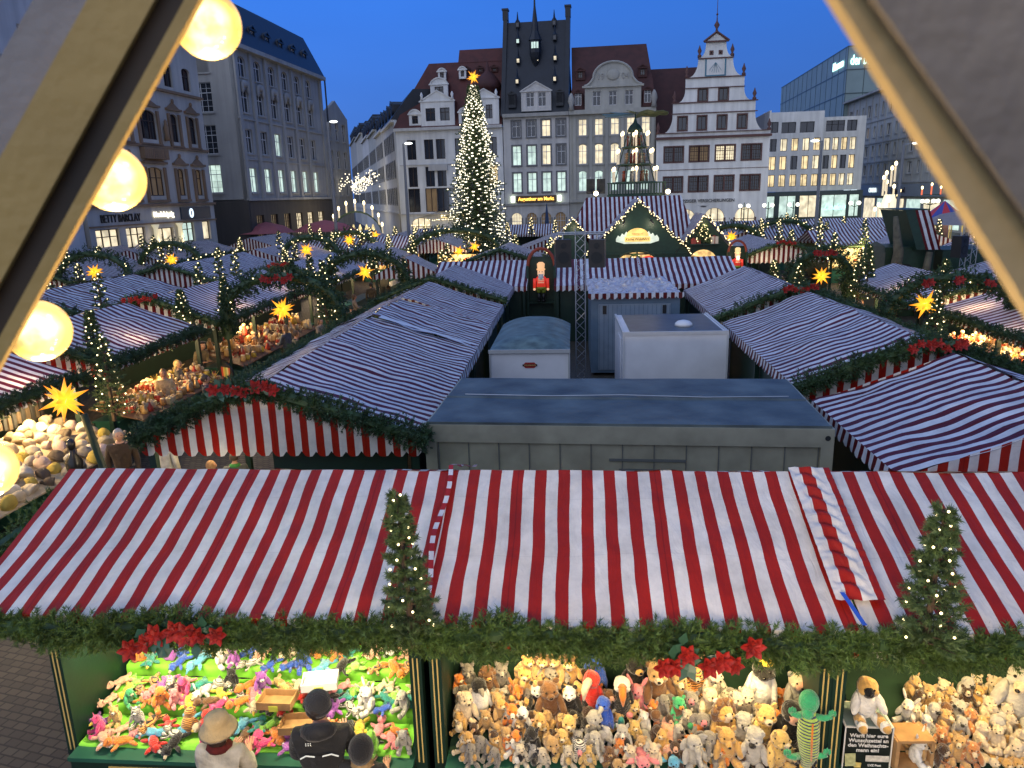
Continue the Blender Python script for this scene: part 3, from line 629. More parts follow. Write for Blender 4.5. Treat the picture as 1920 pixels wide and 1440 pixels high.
FURS = {
 'cream': fur('fur_cream', (.68, .56, .38)), 'white': fur('fur_white', (.76, .74, .68)), 'tan': fur('fur_tan', (.48, .30, .12)), 'gold': fur('fur_gold', (.58, .34, .10)), 'brown': fur('fur_brown', (.16, .075, .03)), 'dbrown': fur('fur_dark_brown', (.06, .03, .015)),
 'black': fur('fur_black', (.012, .011, .011)), 'grey': fur('fur_grey', (.24, .22, .19)), 'lgrey': fur('fur_light_grey', (.45, .43, .38)), 'orange': fur('fur_orange', (.72, .22, .03)), 'red': fur('fur_red', (.65, .03, .02)), 'pink': fur('fur_pink', (.80, .26, .28)), 'magenta': fur('fur_magenta', (.70, .06, .22)),
 'blue': fur('fur_blue', (.03, .10, .52)), 'lblue': fur('fur_light_blue', (.12, .42, .62)), 'green': fur('fur_green', (.05, .40, .16)), 'lime': fur('fur_lime', (.30, .70, .08)), 'yellow': fur('fur_yellow', (.80, .55, .05)), 'purple': fur('fur_purple', (.36, .10, .45)), 'teal': fur('fur_teal', (.03, .28, .24)), 'peach': fur('fur_peach', (.78, .42, .28)),
 'leopard': fur('fur_leopard', (.66, .44, .14), 'spots', scale=9, thr=.20), 'snowleo': fur('fur_snow_leopard', (.62, .55, .42), 'spots', scale=9, thr=.22), 'tiger': fur('fur_tiger', (.70, .32, .08), 'stripes', scale=14, thr=.28), 'zebra': fur('fur_zebra', (.75, .72, .62), 'stripes', scale=18, thr=.42),
 'giraffe': fur('fur_giraffe', (.55, .22, .07), 'spots', (.75, .58, .34), 8, .26), 'shell': fur('turtle_shell', (.16, .09, .03), 'spots', (.42, .30, .14), 6, .16)}
EYE = pmat('toy_eye', (.008, .006, .005), .12, 0); PINKN = pmat('toy_pink', (.70, .30, .25), .6, 0)
_toy = {}
def lib(key, fn):
    if key not in _toy: _toy[key] = fn()
    return _toy[key]
def blob_mesh(items, name, seg=12, rings=9, fuzz=.008):
    mb = MB()
    for it in items:
        c, r = it[0], it[1]; rot = it[2] if len(it) > 2 else None
        mb.ball(c, r, seg, rings, rot)
    mb.v = [tuple(Vector(v) + Vector((noise.noise(Vector(v) * 22), noise.noise(Vector(v) * 22 + Vector((9, 0, 0))), noise.noise(Vector(v) * 22 + Vector((0, 9, 0))))) * fuzz) for v in mb.v]
    return mb.mesh(name, [FURS['tan']], True)
RX = lambda a: Matrix.Rotation(a, 3, 'X'); RY = lambda a: Matrix.Rotation(a, 3, 'Y'); RZ = lambda a: Matrix.Rotation(a, 3, 'Z')
def sit_body(): return blob_mesh([((0, 0, .12), (.085, .075, .125)), ((-.085, -.05, .15), (.03, .035, .085), RY(.35) @ RX(-.5)), ((.085, -.05, .15), (.03, .035, .085), RY(-.35) @ RX(-.5)), ((-.065, -.10, .04), (.038, .085, .038), RZ(-.3)), ((.065, -.10, .04), (.038, .085, .038), RZ(.3)), ((-.078, -.175, .05), (.036, .03, .045)), ((.078, -.175, .05), (.036, .03, .045))], 'body')
def lie_body(): return blob_mesh([((0, 0.02, .05), (.07, .13, .05)), ((-.09, -.07, .03), (.085, .03, .026), RZ(.6)), ((.09, -.07, .03), (.085, .03, .026), RZ(-.6)), ((-.08, .13, .03), (.08, .03, .026), RZ(-.7)), ((.08, .13, .03), (.08, .03, .026), RZ(.7))], 'body')
def stand_body(): return blob_mesh([((0, .03, .13), (.075, .14, .07)), ((-.05, -.07, .06), (.03, .032, .08)), ((.05, -.07, .06), (.03, .032, .08)), ((-.05, .13, .06), (.032, .035, .08)), ((.05, .13, .06), (.032, .035, .08)), ((0, -.08, .19), (.045, .06, .06), RX(.6)), ((0, .2, .13), (.018, .08, .02), RX(-.6))], 'body')
def tall_body(): return blob_mesh([((0, 0, .16), (.075, .065, .17)), ((-.08, -.01, .17), (.022, .03, .12), RY(.15)), ((.08, -.01, .17), (.022, .03, .12), RY(-.15)), ((-.04, -.03, .015), (.035, .05, .018)), ((.04, -.03, .015), (.035, .05, .018))], 'body')
def head_m(): return blob_mesh([((0, 0, 0), (.075, .07, .07)), ((-.035, -.035, -.015), (.035, .035, .03)), ((.035, -.035, -.015), (.035, .035, .03))], 'head')
def muz_s(): return blob_mesh([((0, -.065, -.02), (.032, .032, .026))], 'muzzle', fuzz=.003)
def muz_l(): return blob_mesh([((0, -.075, -.025), (.028, .055, .026), RX(.25))], 'muzzle', fuzz=.003)
def muz_flat(): return blob_mesh([((0, -.045, -.012), (.045, .035, .05))], 'muzzle', fuzz=.003)
def beak(): mb = MB(); mb.lathe([(.03, 0), (.028, .02), (.018, .06), (.004, .09)], (0, 0, 0), 12); mb.v = [tuple(RX(rad(105)) @ Vector(v) + Vector((0, -.05, -.01))) for v in mb.v]; return mb.mesh('beak', [FURS['yellow']], True)
def beak_big(): mb = MB(); mb.path([(0, -.04, .01), (0, -.10, .02), (0, -.15, -.02), (0, -.17, -.09)], [.035, .034, .028, .006], 12); return mb.mesh('beak', [FURS['yellow']], True)
def trunk_m(): mb = MB(); mb.path([(0, -.05, -.01), (0, -.09, -.05), (0, -.10, -.11), (0, -.13, -.15), (0, -.16, -.14)], [.032, .028, .022, .018, .016], 10); return mb.mesh('trunk', [FURS['grey']], True)
def face_m(d=.0, eyes=True):
    mb = MB()
    if eyes: mb.ball((-.03, -.062, .015), .0085, 8, 6); mb.ball((.03, -.062, .015), .0085, 8, 6)
    mb.ball((0, -.097 - d, -.012 - d * .3), (.013, .009, .010), 8, 6); return mb.mesh('face', [EYE], True)
def ear_r(): return blob_mesh([((0, 0, .02), (.026, .012, .026))], 'ear', 10, 7, .003)
def ear_p(): mb = MB(); mb.lathe([(.026, 0), (.022, .02), (.012, .045), (.002, .06)], (0, 0, 0), 8, 0, 1, .5); return mb.mesh('ear', [FURS['tan']], True)
def ear_l(): return blob_mesh([((0, .01, .07), (.022, .012, .075))], 'ear', 10, 8, .003)
def ear_e(): return blob_mesh([((.04, .01, -.01), (.06, .012, .06))], 'ear', 12, 9, .004)
def mane_m(): return blob_mesh([((0, .02, 0), (.105, .055, .10))] + [((math.cos(a) * .085, .01, math.sin(a) * .085), (.035, .03, .035)) for a in [i * .7 for i in range(9)]], 'mane', 10, 8, .02)
def hair_m(): return blob_mesh([((0, .015, .035), (.075, .07, .06))], 'head_fur', 10, 8, .02)
def tail_m(): mb = MB(); mb.path([(.05, .05, .05), (.12, .08, .06), (.16, .05, .12), (.17, .02, .18)], [.028, .035, .04, .02], 10); return mb.mesh('tail', [FURS['tan']], True)
def tag_m(): mb = MB(); mb.box((0, 0, 0), (.035, .003, .05)); return mb.mesh('paper_tag', [pmat('paper', (.75, .68, .5), .6, .05)])
def shell_m(): mb = MB(); mb.ball((0, .03, .08), (.115, .135, .075), 18, 10); return mb.mesh('shell', [FURS['shell']], True)
def wing_m(): return blob_mesh([((0, 0, -.06), (.02, .05, .11))], 'wing', 10, 8, .003)
def put(root, nm, key, fn, col, loc=(0, 0, 0), rot=(0, 0, 0), sc=None):
    me = lib(key, fn); o = link(nm, me, root, loc, rot, sc)
    if col is not None: recolor(o, FURS[col] if isinstance(col, str) else col)
    return o
def toy(label, cat, loc, rz=0.0, s=1.0, pose='sit', col='tan', muz='cream', ears='r', ecol=None, kind='bear', tilt=0.0, hair=None, mane=None, group=None, tagp=False, hcol=None, tail=None, name=None, headtilt=0.0):
    o = empty(name or cat.replace(' ', '_'), loc, rz, label, cat, group); o.rotation_euler = (tilt, random.uniform(-.08, .08), rz); o.scale = (s, s, s)
    bods = {'sit': sit_body, 'lie': lie_body, 'stand': stand_body, 'tall': tall_body}
    put(o, 'body', pose, bods[pose], col)
    hp = {'sit': (0, -.03, .27), 'lie': (0, -.15, .075), 'stand': (0, -.13, .23), 'tall': (0, -.005, .33)}[pose]
    h = put(o, 'head', 'head', head_m, hcol or col, hp, (headtilt, 0, random.uniform(-.3, .3)), (1, 1, 1) if pose != 'lie' else (.85, .85, .8))
    if kind == 'bird': put(h, 'beak', 'beak', beak, muz)
    elif kind == 'toucan': put(h, 'beak', 'beakbig', beak_big, muz)
    elif kind == 'elephant': put(h, 'trunk', 'trunk', trunk_m, col)
    elif kind == 'monkey': put(h, 'muzzle', 'muzf', muz_flat, muz)
    elif kind == 'dog': put(h, 'muzzle', 'muzl', muz_l, muz)
    elif kind == 'axolotl': pass
    else: put(h, 'muzzle', 'muzs', muz_s, muz)
    if kind in ('bear', 'monkey'): put(h, 'face', 'face0', face_m, EYE)
    elif kind == 'dog': put(h, 'face', 'face2', lambda: face_m(.03), EYE)
    else: put(h, 'face', 'face1', lambda: face_m(-.02), EYE)
    if ears in ('r', 'p', 'l', 'e'):
        k, f = {'r': ('earr', ear_r), 'p': ('earp', ear_p), 'l': ('earl', ear_l), 'e': ('eare', ear_e)}[ears]
        for sx in (-1, 1):
            if ears == 'e': put(h, 'ear', k, f, ecol or col, (sx * .06, .02, .01), (0, 0, -.5 * sx), (sx, 1, 1))
            else: put(h, 'ear', k, f, ecol or col, (sx * .052, .005, .045), (0, sx * .45, 0))
    if mane: put(h, 'mane', 'mane', mane_m, mane)
    if hair: put(h, 'head_fur', 'hair', hair_m, hair)
    if tail: put(o, 'tail', 'tail', tail_m, tail)
    if tagp: put(o, 'paper_tag', 'tag', tag_m, None, (.02, -.115, .13), (.2, .3, 0))
    return o
def on_pile(px, py):
    """point of the sloping display under a pixel, found on the display's own slope"""
    d = ray(px, py); u = Vector((math.sin(MK), math.cos(MK), 0)); k = .36
    # z = .96 + (b-5.78)*k ; P = C + t d
    t = (.96 - 5.78 * k - CAM_H) / (d.z - k * d.dot(u)); return Vector((0, 0, CAM_H)) + d * t
# --- middle stall: the big animals as they sit in the photo (pixel column, pixel row of the base)
R = random.Random(3); random.seed(5)
BIG = [
 # x, y, size, look
 (878, 1410, .80, dict(col='gold', ears='p', label='small golden lion cub with paper tag, front left corner of the display', tagp=True, cat='plush lion')),
 (925, 1412, .78, dict(col='gold', ears='r', hair='dbrown', label='small golden lion with dark brown topknot, second from the left in front', tagp=True, cat='plush lion')),
 (872, 1350, 1.15, dict(col='cream', label='big cream polar bear holding a cub at the left post', cat='plush bear')),
 (905, 1340, 1.2, dict(pose='tall', col='white', hcol='black', kind='bird', muz='grey', ears='', label='tall white bellied penguin behind the polar bear', cat='plush penguin')),
 (946, 1402, .8, dict(col='tan', label='tan lion cub left of the small fox', cat='plush lion')),
 (968, 1410, .85, dict(col='white', hcol='orange', ears='p', ecol='black', muz='white', kind='dog', tail='brown', label='small orange and white fox sitting in the front row', cat='plush fox')),
 (1000, 1412, 1.0, dict(col='black', ears='p', muz='black', kind='dog', label='all black cat in the front row right of the fox', cat='plush cat')),
 (937, 1350, .85, dict(col='tan', hcol='gold', ears='r', label='golden lion cub in the second row behind the small fox', cat='plush lion')),
 (935, 1325, .9, dict(pose='stand', col='tan', label='fluffy tan hedgehog like bear above the lion cub', cat='plush bear')),
 (965, 1365, .95, dict(col='orange', ears='p', muz='white', kind='dog', label='orange fox looking sideways in the second row', cat='plush fox')),
 (965, 1312, .9, dict(pose='stand', col='orange', ears='l', muz='orange', kind='bird', label='orange crab like bird with two long feathers', cat='plush bird')),
 (980, 1370, .95, dict(col='white', hcol='white', muz='black', ears='r', ecol='black', label='black and white badger right of the orange fox', cat='plush badger')),
 (1008, 1335, 1.1, dict(col='black', hcol='white', ecol='black', muz='white', ears='r', label='left panda, leaning to the left of the tall brown bear', cat='plush panda', tilt=-.1)),
 (1036, 1345, 1.45, dict(col='brown', muz='brown', ears='r', label='tall dark brown bear between the two pandas', cat='plush bear')),
 (1070, 1338, 1.1, dict(col='black', hcol='white', ecol='black', muz='white', label='right panda, facing us beside the tall brown bear', cat='plush panda')),
 (984, 1290, 1.15, dict(col='gold', mane='tan', muz='cream', label='golden lion with pale mane at the foot of the animal tower', cat='plush lion')),
 (1010, 1290, 1.1, dict(col='tan', ears='p', muz='tan', kind='dog', label='tan kangaroo next to the golden lion of the tower', cat='plush kangaroo')),
 (1032, 1285, 1.1, dict(col='grey', ears='e', kind='elephant', label='grey elephant hanging in the middle of the animal tower', cat='plush elephant')),
 (1062, 1288, 1.0, dict(col='grey', ears='p', kind='dog', muz='grey', label='dark grey donkey at the right of the animal tower', cat='plush donkey')),
 (990, 1248, .95, dict(col='gold', label='gold bear at the top left of the animal tower', cat='plush bear')),
 (1015, 1250, .95, dict(col='tan', mane='brown', label='tan lion with brown mane near the top of the tower', cat='plush lion')),
 (1045, 1250, .95, dict(col='tan', ears='p', label='tan deer near the top of the tower', cat='plush deer')),
 (1070, 1262, 1.1, dict(col='gold', hair='brown', muz='cream', kind='monkey', label='gold monkey with brown hair at the top right of the tower', cat='plush monkey')),
 (1098, 1300, 1.0, dict(col='dbrown', muz='peach', kind='monkey', ears='r', ecol='peach', label='dark brown chimpanzee left of the blue parrot', cat='plush monkey')),
 (1118, 1298, 1.35, dict(pose='tall', col='blue', muz='black', kind='bird', ears='', label='blue parrot above the red parrot', cat='plush parrot')),
 (1112, 1338, 1.35, dict(pose='tall', col='red', muz='cream', kind='toucan', ears='', label='big red parrot with cream beak', cat='plush parrot')),
 (1140, 1340, 1.0, dict(col='brown', muz='peach', kind='monkey', tagp=True, label='small brown monkey with paper tag between red parrot and toucan', cat='plush monkey')),
 (1168, 1345, 1.3, dict(pose='tall', col='black', hcol='white', muz='orange', kind='toucan', ears='', label='black toucan with big orange beak', cat='plush toucan')),
 (1012, 1382, .95, dict(col='gold', ears='p', label='golden squirrel right of the black cat', cat='plush squirrel', tail='gold', kind='dog', muz='cream')),
 (1058, 1375, 1.1, dict(pose='stand', col='leopard', muz='cream', label='leopard standing in the second row', cat='plush leopard')),
 (1030, 1412, 1.05, dict(pose='stand', col='tan', muz='tan', kind='dog', label='tan wild boar standing in front', cat='plush boar')),
 (1002, 1420, .55, dict(col='lgrey', ears='l', muz='white', label='tiny grey rabbit at the feet of the boar', cat='plush rabbit')),
 (1056, 1412, .92, dict(col='leopard', muz='cream', label='small leopard cub in the front row', cat='plush leopard')),
 (1086, 1415, .95, dict(pose='stand', col='zebra', muz='pink', kind='dog', ears='p', label='striped piglet with black and white coat', cat='plush piglet')),
 (1118, 1412, .85, dict(col='lgrey', kind='elephant', ears='e', tagp=True, label='light grey elephant with a red tag in front', cat='plush elephant')),
 (1110, 1378, .8, dict(col='lgrey', ears='r', muz='cream', label='light grey mouse behind the front elephant', cat='plush mouse')),
 (1105, 1365, 1.1, dict(pose='stand', col='dbrown', hcol='lgrey', muz='lgrey', kind='monkey', ears='', label='dark brown sloth with a grey face', cat='plush sloth')),
 (1133, 1372, 1.1, dict(pose='tall', col='blue', hcol='blue', kind='bird', ears='', muz='lgrey', label='blue peacock with teal tail feathers', cat='plush peacock', tail='teal')),
 (1178, 1385, 1.0, dict(pose='lie', col='black', hcol='black', muz='white', ears='', kind='dog', label='black orca with a white eye patch', cat='plush orca')),
 (1170, 1400, .85, dict(col='lgrey', muz='white', ears='p', kind='dog', label='pale grey husky puppy under the orca', cat='plush dog')),
 (1148, 1425, .9, dict(pose='lie', col='shell', hcol='tan', muz='tan', ears='', label='brown turtle with patterned shell in front', cat='plush turtle', kind='axolotl')),
 (1205, 1420, 1.1, dict(pose='lie', col='pink', muz='pink', ears='p', kind='axolotl', label='big pink axolotl lying in front', cat='plush axolotl')),
 (1212, 1392, 1.0, dict(pose='lie', col='lgrey', muz='lgrey', ears='', kind='axolotl', label='grey armadillo behind the pink axolotl', cat='plush armadillo')),
 (1230, 1408, .7, dict(pose='lie', col='peach', ears='p', kind='axolotl', label='small peach axolotl on top of the big pink one', cat='plush axolotl')),
 (1252, 1380, 1.25, dict(pose='lie', col='peach', ears='p', kind='axolotl', muz='peach', label='large peach coloured axolotl lying head down', cat='plush axolotl', tilt=.5)),
 (1262, 1420, 1.0, dict(pose='lie', col='lblue', ears='', kind='axolotl', label='blue knitted blob fish like toy under the peach axolotl', cat='plush fish')),
 (1195, 1330, 1.0, dict(col='pink', ears='l', kind='axolotl', label='pink axolotl standing under the black fluffy bear', cat='plush axolotl')),
 (1212, 1325, .85, dict(col='cream', ears='r', label='pale cream seal cub left of the green frog', cat='plush seal')),
 (1188, 1300, 1.5, dict(col='black', hair='black', muz='gold', label='black shaggy bear behind the toucan', cat='plush bear')),
 (1232, 1318, 1.6, dict(col='brown', hcol='tan', hair='tan', muz='cream', label='big curly tan bear with black nose in the back row', cat='plush bear')),
 (1266, 1315, 1.2, dict(col='tan', ears='p', muz='cream', kind='dog', label='tan wolf right of the big curly bear', cat='plush wolf')),
 (1300, 1305, 1.15, dict(col='tiger', muz='cream', label='left tiger cub in the back row', cat='plush tiger')),
 (1334, 1308, 1.2, dict(col='snowleo', muz='cream', label='snow leopard cub right of the tiger cub', cat='plush leopard')),
 (1270, 1352, .95, dict(pose='sit', col='green', muz='orange', ears='r', label='green frog with an orange belly', cat='plush frog')),
 (1246, 1340, .8, dict(col='grey', ears='e', kind='elephant', label='small dark grey elephant behind the green frog', cat='plush elephant')),
 (1300, 1345, 1.0, dict(col='grey', ears='r', kind='monkey', muz='pink', label='dark grey mole with pink nose in the third row', cat='plush mole')),
 (1312, 1385, 1.0, dict(col='grey', ears='e', kind='monkey', muz='pink', label='dark grey mole in the second row beside the peach axolotl', cat='plush mole')),
 (1325, 1345, 1.15, dict(col='cream', muz='white', label='white lion cub before the snow leopard', cat='plush lion')),
 (1350, 1385, 1.35, dict(col='gold', mane='brown', muz='cream', kind='monkey', label='lion with dark brown mane and golden face', cat='plush lion')),
 (1362, 1425, 1.25, dict(col='gold', muz='gold', ears='r', kind='dog', label='golden retriever coloured lion head low in front', cat='plush lion')),
 (1300, 1432, 1.1, dict(col='lgrey', ears='e', kind='elephant', label='light grey elephant at the bottom edge', cat='plush elephant')),
 (1330, 1420, 1.0, dict(col='grey', ears='e', kind='elephant', label='dark elephant with big ears, tagged yellow', tagp=True, cat='plush elephant')),
 (1365, 1330, 1.1, dict(pose='stand', col='snowleo', muz='cream', label='snow leopard lying behind the maned lion', cat='plush leopard')),
 (1392, 1345, 1.15, dict(col='snowleo', muz='cream', label='snow leopard sitting next to the gorilla shirt', cat='plush leopard')),
 (1392, 1395, 1.1, dict(col='lgrey', ears='r', muz='black', hair='lgrey', label='upper grey koala with black nose', cat='plush koala')),
 (1412, 1432, 1.25, dict(col='lgrey', ears='r', muz='black', hair='lgrey', label='lower grey koala at the bottom edge', cat='plush koala')),
 (1430, 1392, 1.45, dict(col='leopard', muz='cream', label='large leopard with yellow spotted coat, upper one of the pair', cat='plush leopard')),
 (1455, 1438, 1.35, dict(col='leopard', muz='cream', label='large leopard with yellow spotted coat at the bottom edge', cat='plush leopard')),
 (1420, 1335, 1.75, dict(pose='tall', col='white', hcol='black', hair='yellow', muz='black', kind='monkey', ears='', label='black gorilla with a yellow scarf and white shirt', cat='plush gorilla')),
 (1488, 1325, 1.35, dict(col='lgrey', hcol='cream', muz='peach', kind='monkey', ears='r', label='pale macaque with a pink face in the back row', cat='plush monkey')),
 (1512, 1350, .9, dict(col='brown', hcol='cream', muz='red', kind='monkey', ears='', label='small mandrill with red and blue nose', cat='plush monkey')),
 (1478, 1395, 1.65, dict(col='black', muz='peach', kind='monkey', ears='', label='large black chimpanzee beside the green chameleon', cat='plush monkey')),
 (1505, 1432, 1.0, dict(col='black', muz='peach', kind='monkey', ears='', label='small black ape at the bottom edge under the chimpanzee', cat='plush monkey')),
 (1500, 1262, 1.0, dict(pose='lie', col='orange', ears='p', kind='dog', muz='orange', label='orange fox hanging up under the awning valance', cat='plush fox', tail='orange')),
 (860, 1300, .8, dict(col='orange', label='orange toy in the upper left corner of the middle stall', cat='plush toy')),
 (880, 1290, 1.0, dict(col='grey', ears='p', muz='lgrey', kind='dog', label='grey shark like wolf at the upper left', cat='plush wolf')),
 (915, 1300, 1.0, dict(col='brown', mane='brown', muz='gold', label='brown maned lion behind the penguin', cat='plush lion')),
 (940, 1288, 1.0, dict(col='grey', ears='p', muz='lgrey', kind='dog', label='grey lynx at the back left', cat='plush lynx')),
]
for i, (x, y, s, kw) in enumerate(BIG):
    kw = dict(kw); P = on_pile(x, min(y, 1436)); P.z += .0
    if y < 1300 and 975 < x < 1085: P = on_pile(x, 1310) + Vector((0, 0, (1302 - y) / 240.0))
    if 'hanging up' in kw['label']: P = M(2.0, 6.35, 1.95)
    toy(loc=P, rz=-MK + R.uniform(-.35, .35) + (0.35 if x < 950 else 0), s=s * .86, **kw)
FCOL = [('tan', 'bear', 'tan'), ('gold', 'lion', 'golden'), ('brown', 'bear', 'brown'), ('lgrey', 'koala', 'light grey'), ('cream', 'bear', 'cream'), ('grey', 'elephant', 'grey'), ('dbrown', 'monkey', 'dark brown'), ('leopard', 'leopard', 'spotted'), ('black', 'cat', 'black'), ('white', 'rabbit', 'white'), ('snowleo', 'leopard', 'grey spotted'), ('orange', 'fox', 'orange'), ('dbrown', 'bear', 'very dark brown')]
for row in range(6):
    for c_ in range(16):
        x = 868 + 655 * (c_ + .5 * (row % 2)) / 15.5 + R.uniform(-6, 6); y = 1318 + row * 22
        col, k, cn = FCOL[R.randrange(13)]; od = ['1st', '2nd', '3rd'] + ['%dth' % q for q in range(4, 30)]
        toy('small %s plush %s filling a gap, %s of the %s filler line' % (cn, k, od[c_], od[row]), 'plush ' + k, on_pile(x, y) - Vector((0, 0, .03)), -MK + R.uniform(-.7, .7), R.uniform(.56, .70), 'sit', col, {'lgrey': 'black', 'brown': 'tan', 'dbrown': 'peach'}.get(col, 'cream'), {'elephant': 'e'}.get(k, 'r'), kind={'elephant': 'elephant', 'monkey': 'monkey'}.get(k, 'bear'), group='small animals between the big ones in the middle stall', tilt=R.uniform(-.2, .2))
# --- right stall
BR = [('giraffe', 'giraffe'), ('lgrey', 'koala'), ('orange', 'fox'), ('cream', 'bear'), ('brown', 'bear'), ('dbrown', 'monkey'), ('white', 'rabbit'), ('tan', 'dog'), ('gold', 'red panda')]
n_ = 0; used = {}
for row, (yy, cnt) in enumerate(((1305, 7), (1328, 9), (1352, 10), (1376, 10), (1402, 10), (1428, 10))):
    for c_ in range(cnt):
        x = 1700 + (1925 - 1700) * (c_ + .5 * (row % 2)) / cnt + R.uniform(-8, 8)
        if x > 1870 and yy < 1330: continue
        col, k = BR[R.randrange(len(BR))] if x < 1820 else (('cream', 'bear') if R.random() < .6 else ('gold', 'red panda'))
        rn = ['back', 'second', 'third', 'fourth', 'fifth', 'lowest'][row]; od = ['first', 'second', 'third', 'fourth', 'fifth', 'sixth', 'seventh', 'eighth', 'ninth', 'tenth'][c_]
        cn = {'giraffe': 'orange patterned', 'lgrey': 'light grey', 'orange': 'orange', 'cream': 'cream', 'brown': 'brown', 'dbrown': 'dark brown', 'white': 'white', 'tan': 'tan', 'gold': 'golden'}[col]
        toy('small %s plush %s, %s of the %s row, right stall' % (cn, k, od, rn), 'plush ' + k, on_pile(x, yy), -MK + R.uniform(-.9, .9), R.uniform(.58, .78), R.choice(['sit', 'sit', 'lie']), col,
            {'lgrey': 'black', 'brown': 'tan'}.get(col, 'cream'), {'fox': 'p', 'rabbit': 'l', 'giraffe': 'p', 'dog': 'p'}.get(k, 'r'), kind='dog' if k in ('fox', 'dog', 'giraffe') else ('monkey' if k == 'monkey' else 'bear'), group='small animals heaped in the right stall', tagp=R.random() < .25, tilt=R.uniform(-.2, .3))
toy('huge pale grey donkey with floppy ears at the right edge', 'plush donkey', on_pile(1900, 1345), -MK - .5, 1.8, 'sit', 'lgrey', 'cream', 'l', kind='dog')
gi = toy('gibbon in a white shirt with a black heart face sitting on the letter box', 'plush gibbon', M(2.56, 5.98, 1.385), -MK, 1.25, 'sit', 'white', 'black', '', kind='monkey', hcol='gold')
for sx in (-1, 1): mb = MB(); mb.ball((sx * .07, -.11, .045), (.036, .09, .036)); mb.ball((sx * .08, -.19, .05), (.03, .04, .03)); mb.build('leg', FURS['gold'], gi, True)
# the long green chameleon hanging beside the chimpanzee
cz = empty('plush_chameleon', M(1.98, 5.72, 1.22), -MK, 'green chameleon with patchwork belly and orange spine hanging by the right post', 'plush chameleon')
mb = MB(); mb.path([(0, 0, .42), (0, -.03, .36), (.0, -.05, .2), (.02, -.05, .02), (.0, -.04, -.12)], [.05, .085, .095, .08, .04], 14); mb.build('body', fur('patchwork', (.45, .62, .12), 'stripes', (.03, .05, .12), 11, .35), cz, True)
mb = MB(); mb.ball((-.01, -.03, .52), (.085, .08, .11), 16, 12); mb.ball((-.03, -.08, .44), (.05, .05, .05)); mb.build('head', FURS['green'], cz, True)
for x_, z_ in ((-.11, .40), (.11, .38), (-.12, -.02), (.10, 0)):
    mb = MB(); mb.path([(x_ * .5, -.04, z_), (x_, -.08, z_ + .02), (x_ * 1.5, -.1, z_ + .05)], [.03, .028, .02], 10); [mb.ball((x_ * 1.5 + dx, -.1, z_ + .08 + dz), (.014, .014, .03)) for dx, dz in ((-.02, 0), (0, .01), (.02, 0))]; mb.build('leg', FURS['green'], cz, True)
mb = MB(); mb.path([(0, -.04, -.12), (.0, -.06, -.2), (-.03, -.1, -.24), (-.08, -.1, -.2)], [.05, .05, .045, .02], 12); mb.build('tail', FURS['yellow'], cz, True)
mb = MB(); mb.path([(.0, -.135, .38), (.0, -.148, .2), (.01, -.142, .02)], [.008, .01, .008], 8); mb.build('spine', FURS['orange'], cz, True)
# --- left stall: small toys lying on three cloth steps
KIN = [('red', 'crab', 'r'), ('blue', 'dolphin', ''), ('pink', 'axolotl', 'p'), ('magenta', 'starfish', 'p'), ('lime', 'frog', 'r'), ('orange', 'octopus', ''), ('yellow', 'duck', ''), ('white', 'rabbit', 'l'), ('black', 'cat', 'p'), ('zebra', 'zebra', 'p'), ('leopard', 'leopard', 'r'), ('lgrey', 'mouse', 'r'), ('green', 'turtle', ''), ('purple', 'unicorn', 'p'), ('lblue', 'fish', ''), ('teal', 'lizard', ''), ('peach', 'pig', 'p'), ('tiger', 'tiger', 'r'), ('brown', 'monkey', 'r'), ('cream', 'dog', 'l'), ('orange', 'fox', 'p'), ('red', 'ladybird', '')]
cname = {'zebra': 'black and white', 'leopard': 'spotted', 'lgrey': 'grey', 'lblue': 'light blue', 'tiger': 'orange striped'}
ordn = ['1st', '2nd', '3rd'] + ['%dth' % i for i in range(4, 60)]
R = random.Random(11)
for tier, (b0, b1, z0, z1) in enumerate(TIERS):
    for sub in range(3):
        N_ = (18, 19, 17)[tier]
        for i in range(N_):
            f = .06 + .29 * sub + R.uniform(-.05, .05); b = b0 + (b1 - b0) * f
            a = -4.74 + 3.22 * (i + .5 * (sub % 2) + R.uniform(-.25, .25)) / N_
            if tier == 0 and sub == 0 and (i % 3 == 0): continue
            if tier == 0 and a > -1.75 and sub == 0: continue
            col, k, ears = KIN[R.randrange(len(KIN))]
            z = z0 + (z1 - z0) * f + .012 + sub * .008
            toy('%s plush %s, %s from left, %s line of the %s green step' % (cname.get(col, col), k, ordn[i], ['front', 'middle', 'rear'][sub], ['lowest', 'middle', 'top'][tier]), 'plush ' + k, M(a, b, z), R.uniform(-1.2, 1.2) + (3.1 if R.random() < .15 else 0), R.uniform(.54, .76), 'lie' if R.random() < .72 else 'sit', col, R.choice([col, 'white', 'cream', 'yellow']) if col not in ('zebra', 'leopard', 'tiger') else 'white', ears, kind=R.choice(['bear', 'bear', 'dog', 'axolotl', 'bird']) if k not in ('duck',) else 'bird', group='small plush toys laid out on the lime green steps', tilt=R.uniform(-.1, .35), tagp=False)
